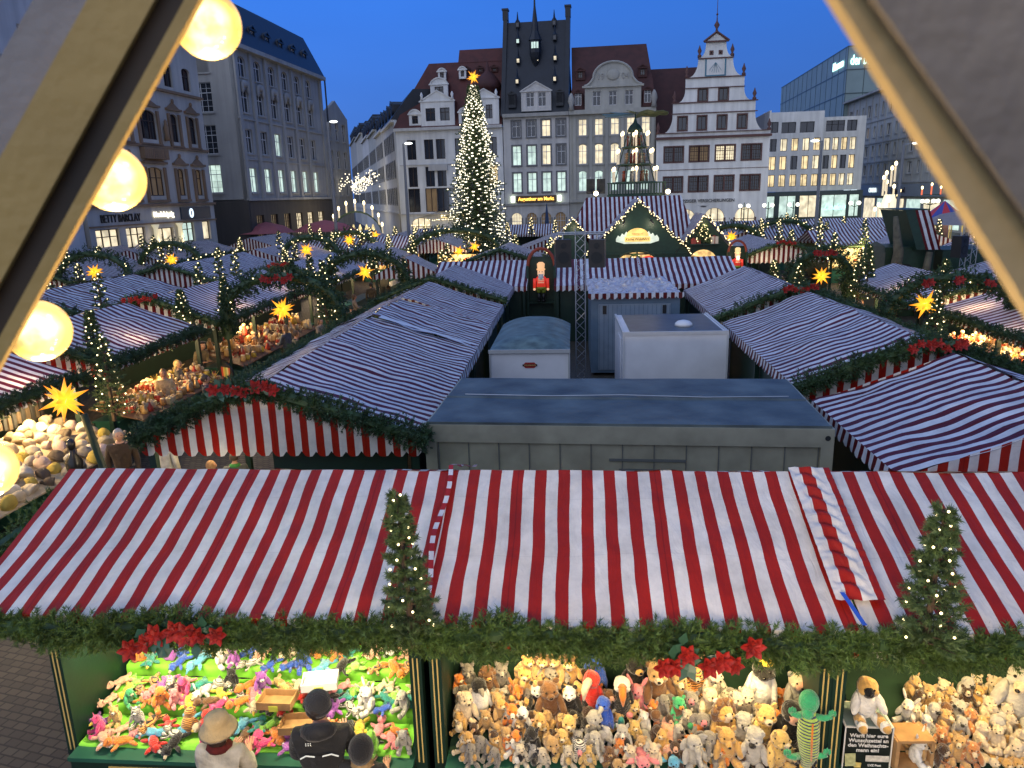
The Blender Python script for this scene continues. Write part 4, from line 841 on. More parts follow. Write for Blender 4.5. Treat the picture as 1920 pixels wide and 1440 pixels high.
# wooden tray boxes among the small toys and price cards
for i, (px, py, z) in enumerate(((520, 1310, 1.32), (560, 1355, 1.15), (600, 1275, 1.45))):
    P = atZ(px, py, z); o = empty('display_tray', P, -MK + .1 * i, ['pale wooden tray on the middle step behind the tan hat', 'pale wooden tray on the lowest step beside the black cap', 'shallow white tray on the top step'][i], 'tray', 'trays among the small plush toys')
    mb = MB(); mb.b2(-.16, .16, -.10, .10, -.05, -.04); mb.b2(-.17, -.16, -.11, .11, -.05, .03); mb.b2(.16, .17, -.11, .11, -.05, .03); mb.b2(-.16, .16, -.11, -.10, -.05, .03); mb.b2(-.16, .16, .10, .11, -.05, .03); mb.build('tray', WOOD if i < 2 else WHITE, o)
    mb = MB(); mb.box((0, -.115, -.03), (.09, .004, .06)); mb.build('price_card', pmat('yellow_card', (.62, .66, .08), .6, .05), o)
# ------------------------------------------------------------------ lettering helper
def text(s, parent, loc, size, mt, rot=(rad(90), 0, 0), ext=.01, align='CENTER', name='lettering', bold=0.0, sx=1.0, shear=0.0):
    c = bpy.data.curves.new(name, 'FONT'); c.body = s; c.size = size; c.extrude = ext; c.align_x = align; c.align_y = 'CENTER'; c.offset = bold; c.shear = shear; c.resolution_u = 3
    tmp = bpy.data.objects.new('tmp', c); COL.objects.link(tmp); dg = bpy.context.evaluated_depsgraph_get(); me = bpy.data.meshes.new_from_object(tmp.evaluated_get(dg))
    bpy.data.objects.remove(tmp); bpy.data.curves.remove(c); me.materials.clear(); me.materials.append(mt); me.name = name
    return link(name, me, parent, loc, rot, (sx, 1, 1))
PAPERW = pmat('white_print', (.75, .74, .70), .6, .03)
# ------------------------------------------------------------------ letter box with its cards (right front stall)
lb = empty('letter_box', M(2.56, 6.02, .95), -MK, 'black letter box for wish lists with white writing under the gibbon', 'letter box')
mb = MB(); mb.b2(-.20, .20, -.17, .17, 0, .42); mb.build('box', pmat('black_print', (.012, .016, .014), .35, .15), lb)
mb = MB()
for x in (-.203, .203): mb.b2(x - .006, x + .006, -.176, -.171, 0, .42)
mb.b2(-.209, .209, -.176, -.171, .421, .433)
mb.b2(-.209, .209, -.17, .176, .421, .430); mb.build('white_edge', PAPERW, lb)
mb = MB(); mb.b2(-.19, .19, -.16, .16, .431, .434); mb.build('grey_lid', pmat('lid_print', (.22, .30, .30), .5, .2), lb)
mb = MB(); mb.b2(-.10, .10, -.03, .03, .436, .440); mb.build('slot', BLACK, lb)
for k, s_ in enumerate(('Werft hier eure', 'Wunschzettel an', 'den Weihnachts-', 'mann ein!')):
    text(s_, lb, (0, -.178, .345 - .050 * k), .050, PAPERW, bold=.0012, ext=.002)
text('LVZ Post', lb, (.07, -.178, .04), .03, PAPERW, bold=.001, ext=.002)
cards = [('card', (-.15, -.20, .11), (.09, .004, .13), (.45, .46, .22)), ('strip', (.08, -.20, .13), (.20, .004, .06), (.62, .58, .50)), ('gold', (-.08, -.19, .05), (.06, .004, .05), (.65, .50, .15))]
for i, (nm, c, d, col) in enumerate(cards):
    mb = MB(); mb.box(c, d, Matrix.Rotation(.08 * (i - 1), 3, 'Y')); mb.build('card', pmat('card_%s' % nm, col, .6, .25, 30), lb)
wb = empty('wooden_frame_box', M(2.94, 5.92, .98), -MK + .05, 'small open wooden box on the right counter beside the letter box', 'wooden box')
mb = MB()
for x in (-.15, .15): mb.b2(x - .015, x + .015, -.12, .12, 0, .30)
mb.b2(-.15, .15, -.12, .12, .285, .31); mb.b2(-.15, .15, -.12, .12, 0, .02); mb.b2(-.135, .135, .10, .11, .02, .285); mb.build('frame', WOOD, wb)
cal = empty('wall_calendar', M(3.35, 6.75, 1.50), -MK - .1, 'calendar with a picture of two golden hamsters standing behind the small animals', 'calendar')
mb = MB(); mb.box((0, 0, .18), (.42, .012, .34), Matrix.Rotation(.12, 3, 'Y')); mb.build('page', pmat('straw_print', (.20, .14, .07), .5, .6, 30), cal)
for x_ in (-.07, .09):
    mb = MB(); mb.ball((x_, -.010, .15), (.065, .008, .075), 14, 8); mb.ball((x_ - .04, -.010, .22), (.022, .006, .022)); mb.ball((x_ + .04, -.010, .22), (.022, .006, .022)); mb.build('picture', pmat('hamster_print', (.60, .30, .12), .5, .5, 30), cal)
text('2025', cal, (-.12, -.012, .315), .05, FURS['yellow'], (rad(90), .12, 0), .002)
pc = empty('picture_card', M(3.50, 6.85, 1.75), -MK - .1, 'pastel scalloped picture card behind the hamster calendar', 'card')
mb = MB(); mb.box((0, 0, .16), (.36, .01, .20), Matrix.Rotation(.25, 3, 'Y')); mb.build('card', pmat('pastel_print', (.50, .62, .50), .5, .5, 14), pc)
# ------------------------------------------------------------------ containers and trailers in the yard
CONT = pmat('container_grey_green', (.31, .30, .215), .5, .22, 2.2, .15, 8)
CROOF = pmat('container_roof', (.085, .105, .10), .5, .45, 1.6, .3, 9)
co = empty('shipping_container', M(.77, 12.3, 0), -MK - rad(2.5), 'long grey office container with a flat wet roof behind the front stalls', 'container')
Lx, Ly, H_ = 3.05, 1.5, 2.6
mb = MB(); mb.b2(-Lx + .06, Lx - .06, -Ly + .05, Ly - .05, .1, H_ - .16); mb.build('wall', CONT, co)
mb = MB()
for x in (-Lx + .09, Lx - .09):
    for y in (-Ly + .09, Ly - .09): mb.b2(x - .09, x + .09, y - .09, y + .09, 0, H_ - .02)
mb.b2(-Lx + .18, Lx - .18, -Ly, -Ly + .12, H_ - .30, H_ - .02); mb.b2(-Lx + .18, Lx - .18, Ly - .12, Ly, H_ - .30, H_ - .02); mb.b2(-Lx, -Lx + .12, -Ly + .18, Ly - .18, H_ - .30, H_ - .02); mb.b2(Lx - .12, Lx, -Ly + .18, Ly - .18, H_ - .30, H_ - .02)
mb.b2(-Lx + .18, Lx - .18, -Ly, -Ly + .12, 0, .16); mb.build('frame', CONT, co)
mb = MB(); mb.grid(lambda u, v: (-Lx + .04 + u * 2 * (Lx - .04), -Ly + .05 + v * 2 * (Ly - .05), H_ + .015 * noise.noise((u * 5, v * 3, 0)) + (.02 if abs(v - .52) < .012 else 0)), 60, 90)
mb.b2(-Lx + .03, Lx - .03, -Ly + .03, -Ly + .06, H_ - .03, H_ + .02); mb.build('roof', CROOF, co)
mb = MB(); mb.path([(-2.7, .12, H_ + .035), (-1.2, .06, H_ + .03), (0, .10, H_ + .045), (1.4, .04, H_ + .03), (2.75, .1, H_ + .035)], .012, 6); mb.build('cable', METAL, co)
for x in (-Lx + .09, Lx - .09): mb = MB(); mb.tube((x, -Ly - .004, H_ - .16), (x, -Ly + .02, H_ - .16), .04, None, 12); mb.build('corner_socket', DARK, co)
mb = MB()
for x in [-2.85 + i * .475 for i in range(13)]: mb.b2(x - .006, x + .006, -Ly + .035, -Ly + .048, .3, H_ - .31)
mb.b2(-.2, .95, -Ly + .03, -Ly + .045, 2.02, 2.06); mb.b2(-.05, .80, -Ly + .028, -Ly + .042, 1.88, 1.90); mb.build('panel_joint', pmat('joint_grey', (.12, .13, .12), .6, .05), co)
# white trailer with the curved roof
va = empty('sales_trailer', M(-1.12, 19.8, 0), -MK, 'white sales trailer with a curved grey roof and an oval red emblem', 'trailer')
mb = MB(); mb.b2(-.97, .97, -1.9, 1.9, .35, 2.28); mb.build('body', WHITE, va)
mb = MB(); mb.grid(lambda u, v: (-.99 + 1.98 * u, -1.95 + 3.9 * v, 2.29 + .24 * (1 - abs(2 * u - 1) ** 2.6) * min(1, v * 6 + .05)), 24, 12, 0); mb.build('roof', pmat('mossy_roof', (.10, .15, .14), .5, .45, 3.5, .2, 12), va, True)
mb = MB(); mb.b2(-1.0, 1.0, -1.97, -1.93, 2.24, 2.33); mb.b2(-.99, -.95, -1.94, -1.90, .4, 2.24); mb.b2(.95, .99, -1.94, -1.90, .4, 2.24); mb.build('edge_trim', pmat('grey_trim', (.42, .43, .42), .4, .05), va)
mb = MB(); mb.face([(-.17, -1.915, 1.93), (-.10, -1.915, 1.86), (.12, -1.915, 1.86), (.19, -1.915, 1.93), (.12, -1.915, 2.0), (-.10, -1.915, 2.0)]); mb.build('emblem', pmat('emblem_red', (.35, .03, .02), .4, 0), va)
mb = MB(); mb.b2(-.17, .19, -1.921, -1.917, 1.905, 1.955); mb.build('emblem', BLACK, va)
text('VOLKMANN', va, (.01, -1.925, 1.93), .052, pmat('emblem_orange', (.75, .35, .12), .4, 0), ext=.002, bold=.001)
for x in (-.8, .8): mb = MB(); mb.tube((x - .08, 0, .33), (x + .08, 0, .33), .33, None, 20); mb.build('wheel', BLACK, va)
# cool box with dome vent
cb = empty('cold_store_trailer', M(2.55, 20.7, 0), -MK + rad(1), 'white refrigerated box trailer with a dark flat roof and a domed vent', 'trailer')
mb = MB(); mb.b2(-1.33, 1.33, -1.5, 1.5, .3, 2.46); mb.build('body', WHITE, cb)
mb = MB(); mb.b2(-1.15, 1.22, -1.42, 1.42, 2.463, 2.475); mb.build('roof_sheet', pmat('dark_roof_sheet', (.045, .06, .065), .35, .4, 2.5, .2, 8), cb)
mb = MB(); mb.b2(-1.35, 1.35, -1.52, -1.46, 2.40, 2.49); mb.b2(-1.35, -1.29, -1.45, 1.52, 2.40, 2.49); mb.b2(1.29, 1.35, -1.45, 1.52, 2.40, 2.49); mb.b2(-1.35, -1.30, -1.53, -1.50, .3, 2.40); mb.b2(1.30, 1.35, -1.53, -1.50, .3, 2.40); mb.build('edge_trim', pmat('grey_trim2', (.55, .56, .56), .35, .05), cb)
mb = MB(); mb.lathe([(.24, 0), (.23, .06), (.16, .12), (.05, .15)], (.35, -.55, 2.475), 20); mb.build('dome_vent', WHITE, cb, True)
mb = MB(); mb.b2(-1.36, -1.335, -.9, 0.1, .5, 2.2); mb.build('door', WHITE, cb)
# blue container with bunched tarpaulin
bc = empty('shipping_container', M(1.98, 26.9, 0), -MK, 'slate blue container with ribbed end doors under a bunched striped tarpaulin', 'container')
BLUEC = pmat('slate_blue_paint', (.10, .16, .22), .5, .12, 3); BLUEC2 = pmat('pale_blue_ribs', (.22, .28, .34), .5, .1, 3)
mb = MB(); mb.b2(-1.45, 1.45, -2.2, 2.6, .1, 2.62); mb.build('body', BLUEC, bc)
mb = MB(); mb.b2(-1.20, 1.15, -2.225, -2.205, .2, 2.42); mb.build('end_wall', BLUEC2, bc)
mb = MB()
for i in range(17): mb.b2(-1.17 + i * .143, -1.155 + i * .143, -2.235, -2.228, .22, 2.4)
mb.build('rib', BLUEC, bc)
for x in (-1.0, .95): mb = MB(); mb.b2(x - .06, x + .06, -2.26, -2.23, 2.1, 2.38); mb.build('fitting', BLACK, bc)
mb = MB(); mb.grid(lambda u, v: (-1.52 + 3.04 * u, -2.35 + 5.0 * v, 2.70 + .16 * abs(noise.noise((u * 9, v * 8, 1))) + .12 * abs(noise.noise((u * 19, v * 15, 4)))), 60, 70, 0, lambda u, v: (3.04 * u, v))
cr_ = pmat('clear_tarpaulin', (.50, .48, .50), .12, .25, 5, .6, 14); mb.build('crumpled_cover', cr_, bc, True)
mb = MB(); scallops(mb, (-1.55, -2.37, 2.80), (1.55, -2.37, 2.80), .13, .07, n=4); mb.build('striped_edge', STRIPE, bc)
# lattice tower with the two loudspeakers
def truss(mb, x, y, z0, z1, w=.15, step=.30, r=.017):
    for sx in (-w, w):
        for sy in (-w, w): mb.tube((x + sx, y + sy, z0), (x + sx, y + sy, z1), r, None, 6)
    k = int((z1 - z0) / step)
    for i in range(k):
        a, b = z0 + i * step, z0 + (i + 1) * step
        for s1, s2 in (((-w, -w), (w, -w)), ((w, -w), (w, w)), ((w, w), (-w, w)), ((-w, w), (-w, -w))):
            p, q = (s1, s2) if i % 2 else (s2, s1); mb.tube((x + p[0], y + p[1], a), (x + q[0], y + q[1], b), r * .6, None, 4)
tw = empty('lattice_tower', M(.18, 23.4, 0), -MK, 'silver lattice tower in the yard carrying two black loudspeakers', 'truss tower')
mb = MB(); truss(mb, 0, 0, 0, 4.95); mb.build('lattice_mast', METAL, tw)
mb = MB(); mb.tube((-.72, -.05, 4.78), (.72, -.05, 4.78), .03, None, 8); mb.tube((-.72, -.1, 4.84), (.72, -.1, 4.84), .02, None, 8); mb.build('crossbar', METAL, tw)
def speaker(label, loc, rz, s=1):
    o = empty('loudspeaker', loc, rz, label, 'loudspeaker', 'black loudspeakers'); mb = MB(); mb.b2(-.24 * s, .24 * s, -.2 * s, .2 * s, -.42 * s, .42 * s); mb.build('cabinet', BLACK, o)
    mb = MB(); mb.tube((0, -.205 * s, -.12 * s), (0, -.215 * s, -.12 * s), .18 * s, None, 20); mb.tube((0, -.205 * s, .24 * s), (0, -.215 * s, .24 * s), .09 * s, None, 16); mb.build('cone', DARK, o)
    mb = MB(); mb.tube((0, 0, .42 * s), (0, 0, .56 * s), .03, None, 6); mb.build('bracket', METAL, o); return o
speaker('black loudspeaker hanging left of the lattice tower', M(-.36, 23.3, 4.22), -MK + .15); speaker('black loudspeaker hanging right of the lattice tower', M(.70, 23.3, 4.20), -MK - .15)
# ------------------------------------------------------------------ tents of the rows, laid out on the market grid
G_A = 'striped tents of the row left of the yard'; G_R = 'striped tents of the row right of the yard'; G_L = 'striped tents across the left aisle'; G_F = 'striped tents far back in the market'; G_S = 'striped tents across the right aisle'
tent('nearest tent of the row left of the yard, its scalloped gable facing us', -5.0, 10.9, 17.9, 2.0, 2.6, group=G_A, res=.11, amp=.045, seed=2, near=True, gable=(True, False), walls='r', u0=.05, counter=False)
mb = MB(); mb.b2(.1, 2.3, .25, .29, 0, 2.25); mb.b2(.06, .10, .3, 6.7, 0, 2.25); mb.build('wall', GREEN, [o for o in COL.objects if o.get('label', '').startswith('nearest tent of the row left')][0])
tent('second tent of the row left of the yard with loose white tarpaulin at its joint', -5.0, 17.95, 21.15, 2.0, 2.58, group=G_A, res=.14, amp=.07, seed=3.3, gable=(False, False), walls='r', trim=(3.2,))
tent('third tent of the row left of the yard, before the garland', -5.0, 21.2, 25.4, 2.0, 2.55, group=G_A, res=.16, amp=.06, seed=4.9, gable=(False, False), walls='r')
tent('last tent of the row left of the yard behind a garland', -5.0, 26.1, 31.6, 2.0, 2.5, group=G_A, res=.2, amp=.04, seed=6.1, gable=(True, False), walls='r')
tent('nearest tent of the row right of the yard, seen from its striped side', 6.45, 9.4, 13.05, 2.3, 2.25, group=G_R, res=.10, amp=.05, seed=7.7, near=True, gable=(True, True), walls='lf', u0=.1)
tent('second tent of the row right of the yard with a dark crease across the roof', 6.42, 13.9, 21.2, 2.28, 2.25, group=G_R, res=.14, amp=.055, seed=8.1, near=True, gable=(True, False), walls='l')
tent('third tent of the row right of the yard with a shiny wet roof', 6.3, 21.8, 28.7, 2.2, 2.2, group=G_R, res=.18, amp=.05, seed=9.4, gable=(True, False), walls='l')
tent('long tent crossing behind the yard, left part beside the nutcracker', 33.2, -6.0, -1.95, 2.4, 2.6, group=G_F, rot=90, res=.25, seed=10, gable=(False, False), walls='lr')
tent('long tent crossing behind the yard, right part below the gabled house', 33.2, -.85, 6.7, 2.4, 2.6, group=G_F, rot=90, res=.25, seed=11, gable=(False, False), walls='lr', trim=(3.6,))
# left, first column (aisle side at a=-11)
tent('tent at the left edge above the knitted goods', -13.35, 10.2, 15.4, 2.3, 2.35, group=G_L, res=.15, seed=12, near=True, gable=(True, True), walls='l')
tent('large striped tent on the left behind the lit little fir tree', -13.3, 16.4, 21.2, 2.3, 2.2, group=G_L, res=.15, amp=.06, seed=13, near=True, gable=(True, False), walls='l')
tent('tent with a small striped gable behind the left aisle arch', -13.3, 22.2, 31.2, 2.3, 2.15, group=G_L, res=.2, seed=14, gable=(True, False), walls='l')
tent('tent on the left with its gable above the second aisle arch', -13.3, 33.4, 41.0, 2.3, 2.2, group=G_L, res=.25, seed=15, gable=(True, False), walls='l')
tent('big tent of the second column on the left with brownish wet folds', -18.6, 23.2, 30.4, 2.6, 3.0, group=G_L, res=.2, amp=.08, seed=16, gable=(True, False), walls='l')
tent('tent of the second column on the left with a wide striped gable', -19.3, 34.0, 42.8, 2.5, 2.6, group=G_L, res=.25, amp=.06, seed=17, gable=(True, False), walls='l')
tent('tent of the second column on the left nearest to us, behind the bulbs', -18.4, 13.0, 20.6, 2.6, 2.8, group=G_L, res=.25, amp=.06, seed=18, gable=(True, False), walls='l')
s_ = MB(); s_.grid(lambda u, v: (.25 + 2.2 * u, -.02 - .28 * v * (1 - .6 * u) + .03 * math.sin(u * 9), 3.2 - .85 * (.25 + 2.2 * u) / 2.58 + .09 + .02 * noise.noise((u * 9, v * 4, 3))), 24, 4)
_j = [o for o in COL.objects if o.get('label', '').startswith('second tent of the row left')][0]; s_.build('white_joint_strip', WHITE, _j, True)
# right, across the aisle
ZS = dict(ze=2.2, zr=2.85)
tent('tent over the gift stall at the right edge', 13.2, 16.6, 24.2, 2.15, 2.3, group=G_S, res=.18, seed=19, gable=(True, False), walls='r', **ZS)
tent('tent over the right aisle behind the big garland arch', 13.1, 24.9, 32.2, 2.1, 2.3, group=G_S, res=.2, seed=20, gable=(True, False), walls='r', **ZS)
tent('tent at the far right cut by the brown beam', 13.4, 9.0, 15.8, 2.2, 2.3, group=G_S, res=.25, seed=21, gable=(True, False), walls='r', **ZS)
tent('tent of the outer right column behind the garland arch', 18.2, 20.0, 27.5, 2.3, 2.3, group=G_S, res=.3, seed=22, gable=(True, False), walls='r', **ZS)
tent('tent of the outer right column near the green cottage', 18.6, 28.2, 34.5, 2.3, 2.3, group=G_S, res=.3, seed=23, gable=(True, False), walls='r', **ZS)
# farther tents
far = [  # label, ridge, b0, b1, hl, hr, rot
 ('striped tent crossing before the shops on the left, left half', 57.6, -20.4, -16.3, 2.2, 2.2, 90), ('striped tent crossing before the shops on the left, right half', 57.0, -15.8, -11.4, 2.2, 2.2, 90),
 ('long tent below the white shop facade at the far left', -29.0, 47.0, 58.0, 2.6, 2.8, 0), ('hipped tent at the far left before the shop windows', 56.0, -38.0, -31.5, 2.4, 2.6, 90),
 ('tent before the dark ground floor of the grey corner house', -26.5, 60.0, 68.0, 2.4, 2.5, 0), ('tent left of the crossing stalls with a striped side', -19.6, 45.0, 53.0, 2.4, 2.5, 0),
 ('tent behind the left aisle between two star lanterns', -13.2, 43.5, 50.5, 2.3, 2.3, 0), ('tent left of the Christmas tree', -14.5, 61.5, 68.0, 2.3, 2.3, 0), ('tent left of the tree trunk with a dark garlanded edge', -9.8, 52.5, 59.0, 2.3, 2.3, 0),
 ('tent far back left under the street illumination', -19.5, 64.0, 72.0, 2.4, 2.4, 0), ('tent at the foot of the tall Christmas tree, left side', 70.0, -14.5, -8.6, 2.2, 2.2, 90), ('tent before the cafe with lit windows', 74.0, -6.5, -1.6, 2.2, 2.2, 90),
 ('tent with a striped gable left of the gabled house', -3.9, 39.5, 46.5, 2.5, 2.5, 0), ('tent between the tree and the gabled house', -1.5, 50.0, 57.0, 2.4, 2.4, 0),
 ('tent right of the gabled house with a striped gable', 10.9, 40.5, 49.0, 2.5, 2.6, 0), ('tent crossing over the lit yellow stall on the right', 51.5, 15.2, 21.0, 2.3, 2.4, 90),
 ('tent behind the yellow stall, left half', 60.0, 13.0, 18.2, 2.2, 2.3, 90), ('tent behind the yellow stall, right half', 61.0, 18.6, 24.5, 2.2, 2.3, 90), ('long striped tent before the arched windows', 70.0, 11.5, 18.5, 2.3, 2.3, 90),
 ('striped tent before the department store, far right', 70.5, 19.0, 27.5, 2.3, 2.3, 90), ('tent with a striped gable left of the green cottage', 20.8, 46.0, 51.0, 2.4, 2.4, 0), ('striped tent behind the green cottage', 22.6, 40.0, 45.0, 2.3, 2.4, 0),
 ('tent at the far right with a peaked striped roof', 25.5, 33.0, 39.5, 2.6, 2.6, 0), ('tent left of the pyramid behind the house', 62.0, -.5, 5.5, 2.2, 2.2, 90), ('tent right of the star lanterns on the right side', 11.5, 52.5, 58.0, 2.2, 2.3, 0),
 ('tent far left in the outer column behind the arch', -26.3, 34.0, 42.0, 2.4, 2.6, 0), ('tent far left in the outer column with a garland', -26.6, 24.5, 32.5, 2.4, 2.6, 0), ('tent far left next to the white facade', -33.5, 36.0, 44.0, 2.4, 2.6, 0),
 ('tent behind the arch at the far left', -33.0, 46.0, 53.0, 2.4, 2.6, 0), ('tent behind the nutcracker tent on the left', -8.2, 36.0, 38.2, 1.6, 1.8, 0), ('tent at the very back before the grey facade', 77.0, 3.0, 9.5, 2.2, 2.2, 90)]
FT = []
for i, (lb_, r_, b0, b1, hl, hr, rt) in enumerate(far):
    t_ = tent(lb_, r_, b0, b1, hl, hr, rot=rt, group=G_F, res=.7, amp=.04, seed=30 + i, gable=((True, False) if rt == 0 else (False, True)), walls=('l' if rt == 0 and r_ < 0 else ('r' if rt == 0 else 'l')), counter=True)
    FT.append((lb_, r_, b0, b1, hl, hr, rt))
# ------------------------------------------------------------------ garlands along tents
def gable_garland(label, ridge, b, hl, hr, ze=2.35, zr=3.2, r=.2, dens=110, nn=26, nl=.05, nw=.007, mat=None, fl=None):
    pts = lerp_pts(M(ridge - hl - .15, b - .1, ze + .02), M(ridge, b - .12, zr + .06), 8, jit=.03) + lerp_pts(M(ridge, b - .12, zr + .06), M(ridge + hr + .12, b - .1, ze + .02), 8, jit=.03)[1:]
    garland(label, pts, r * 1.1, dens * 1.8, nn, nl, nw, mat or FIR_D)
    if fl: poinsettia(fl, M(ridge, b - .3, zr + .02), 1.15, 7, .15)
gable_garland('fir garland on the gable of the nearest left row tent', -5.0, 10.9, 1.95, 2.6, fl='poinsettia bunch at the peak of the nearest left row tent', mat=FIR_D, dens=170)
gable_garland('fir garland on the gable of the last left row tent', -5.0, 26.1, 2.2, 2.5, dens=80, r=.17)
gable_garland('fir garland on the gable of the second right row tent', 6.42, 13.9, 2.28, 2.25, fl='poinsettia bunch at the peak of the second right row tent', dens=160)
gable_garland('fir garland on the gable of the third right row tent', 6.3, 21.8, 2.2, 2.2, fl='poinsettia bunch at the peak of the third right row tent', dens=90)
gable_garland('fir garland on the gable of the left edge tent', -13.35, 10.2, 2.3, 2.35, dens=90)
gable_garland('fir garland on the gable of the large tent on the left', -13.3, 16.4, 2.3, 2.2, fl='poinsettia bunch on the garland under the third globe bulb', dens=110)
gable_garland('fir garland on the small gable behind the left aisle arch', -13.3, 22.2, 2.3, 2.15, fl='poinsettia bunch at the small gable behind the left aisle', dens=80)
gable_garland('fir garland on the gable above the second aisle arch', -13.3, 33.4, 2.3, 2.2, fl='poinsettia bunch on the gable above the second arch', dens=60, nw=.012, nn=16)
gable_garland('fir garland on the second column tent with brownish folds', -18.6, 23.2, 2.6, 3.0, dens=60, nw=.012, nn=16)
gable_garland('fir garland on the wide striped gable of the second column', -19.3, 34.0, 2.5, 2.6, dens=50, nw=.014, nn=14)
gable_garland('fir garland on the outer left tent gable', -26.3, 34.0, 2.4, 2.6, dens=45, nw=.014, nn=14)
gable_garland('fir garland on the gable of the tent over the gift stall', 13.2, 16.6, 2.15, 2.3, 2.2, 2.85, dens=70, nn=18)
gable_garland('fir garland on the gable behind the big garland arch', 13.1, 24.9, 2.1, 2.3, 2.2, 2.85, fl='poinsettia bunch behind the big right arch', dens=60, nn=16, nw=.01)
gable_garland('fir garland on the gable right of the gabled house', 10.9, 40.5, 2.5, 2.6, fl='poinsettia bunch on the gable right of the house', dens=45, nn=14, nw=.016)
gable_garland('fir garland on the gable left of the gabled house', -3.9, 39.5, 2.5, 2.5, dens=45, nn=14, nw=.016)
for lb_, p, q, z, dn in (('fir garland along the aisle eave of the left edge tent', (-11.0, 10.2), (-11.0, 15.5), 2.33, 110), ('fir garland along the aisle eave of the large tent on the left', (-11.1, 16.4), (-11.1, 21.3), 2.33, 110), ('fir garland along the aisle eave behind the left arch', (-11.15, 22.2), (-11.15, 31.2), 2.33, 60), ('fir garland along the aisle eave beyond the second arch', (-11.1, 33.4), (-11.1, 41.0), 2.33, 40),
        ('fir garland along the left eave of the row by the yard', (-7.05, 10.9), (-7.05, 31.6), 2.30, 70), ('fir garland along the right aisle eave of the row by the yard', (8.7, 9.5), (8.6, 28.6), 2.30, 60), ('fir garland along the eave of the gift stall', (11.05, 9.0), (11.05, 24.2), 2.17, 80), ('fir garland along the eave behind the right arch', (11.0, 24.9), (11.0, 32.2), 2.17, 50)):
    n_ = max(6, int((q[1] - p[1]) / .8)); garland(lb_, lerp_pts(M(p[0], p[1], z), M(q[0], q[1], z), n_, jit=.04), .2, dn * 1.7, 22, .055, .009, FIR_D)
for lb_, p, q, z, lt in (('lit garland below the crossing tent, left half', (-20.5, 55.3), (-16.2, 55.3), 2.3, 2), ('lit garland below the crossing tent, right half', (-15.9, 54.7), (-11.4, 54.7), 2.3, 2), ('dark garland over the lit yellow stall on the right', (15.2, 49.0), (21.0, 49.0), 2.3, 1.5), ('garland on the far left outer column', (-23.7, 24.5), (-23.7, 42.0), 2.3, 1.2), ('garland along the second column aisle side', (-16.6, 34.0), (-16.6, 42.5), 2.3, .8), ('garland along the long tent below the shop facade', (-26.2, 47.0), (-26.2, 58.0), 2.3, 1)):
    n_ = max(5, int((Vector(q) - Vector(p)).length)); garland(lb_, lerp_pts(M(*p, z), M(*q, z), n_, jit=.04), .22, 36, 12, .09, .02, FIR_D, lights=lt, lr=.05)
# arches with star lanterns
ARC = [('garland arch over the near left aisle', -11.0, -7.25, 22.6, 2.3, 3.75, .24), ('second garland arch over the left aisle', -11.0, -7.25, 32.2, 2.2, 3.7, .24), ('garland arch over the right aisle with red bows', 8.7, 11.1, 31.2, 2.0, 3.4, .26), ('big garland arch at the right edge with red flowers', 8.75, 12.3, 21.8, 2.1, 3.45, .22),
       ('garland arch far left by the white facade', -25.0, -21.2, 34.5, 2.2, 3.8, .26), ('garland arch far left under the tents with a bent top', -25.0, -21.2, 41.6, 2.2, 3.85, .28), ('small far garland arch before the grey corner house', -18.2, -14.6, 46.0, 2.4, 3.8, .3), ('distant garland arch left of the tree', -18.0, -14.4, 54.0, 2.4, 3.7, .3), ('distant garland arch at the foot of the tree', -11.0, -5.0, 50.5, 2.2, 3.8, .32),
       ('distant garland arch right of the gabled house', 8.8, 12.4, 52.0, 2.3, 3.6, .3), ('distant garland arch before the arched windows', 13.5, 17.5, 58.0, 2.3, 3.6, .3)]
for lb_, a0, a1, b, z0, z1, r_ in ARC: arch(lb_, a0, a1, b, z0, z1, r=r_, dens=60 if b < 34 else 34)
poinsettia('red bows on top of the near left garland arch', M(-9.1, 22.3, 3.72), 1.5, 5, .2); poinsettia('red bows on top of the right aisle arch', M(9.9, 30.9, 3.4), 1.6, 5, .2)
for k, a in enumerate((9.7, 10.5, 11.3)): poinsettia(['left', 'middle', 'right'][k] + ' red flower bunch on the big right arch', M(a, 21.5, 3.35 + .1 * (k == 1)), 1.4, 2, .12)
ST = [('big yellow star lantern on a green post at the far left', -8.75, 11.7, 2.80, .42), ('yellow star lantern under the near left arch', -9.1, 22.5, 2.73, .44), ('yellow star lantern under the second left arch', -9.1, 32.1, 2.92, .44), ('yellow star lantern under the right aisle arch', 9.9, 31.1, 2.51, .43), ('yellow star lantern behind a fir tree under the big right arch', 9.9, 21.9, 2.69, .45),
      ('yellow star lantern at the far left arch', -23, 34.4, 2.95, .46), ('yellow star lantern at the bent far left arch', -23, 41.5, 2.93, .46), ('yellow star lantern before the grey corner house', -16, 44.2, 3.73 - .6, .48), ('small distant star lantern left of the tree', -16, 53.0, 3.2, .5), ('orange star lantern under the tree, left of two', -7.6, 49.5, 2.5, .45), ('orange star lantern under the tree, right of two', -6.6, 49.8, 2.75, .45),
      ('yellow star lantern right of the gabled house', 10.4, 51.5, 2.9, .5), ('orange star lantern over a lit roof right of the house', 9.2, 56.0, 3.5, .5), ('far star lantern by the street illumination', -16.2, 61.0, 3.1, .5)]
for lb_, a, b, z, r_ in ST: star(lb_, M(a, b, z), r_, tilt=random.uniform(-.3, .3))
for a, b in ((-9.1, 22.5), (-9.1, 32.1), (9.9, 31.1), (9.9, 21.9)): light('star_glow', M(a, b - .1, 2.1), 22, (1, .6, .2), .3)
light('star_glow', M(-8.75, 11.6, 2.2), 14, (1, .6, .2), .3)
lp_ = empty('lantern_post', M(-8.55, 11.85, 0), -MK, 'leaning dark green post under the big star lantern', 'post')
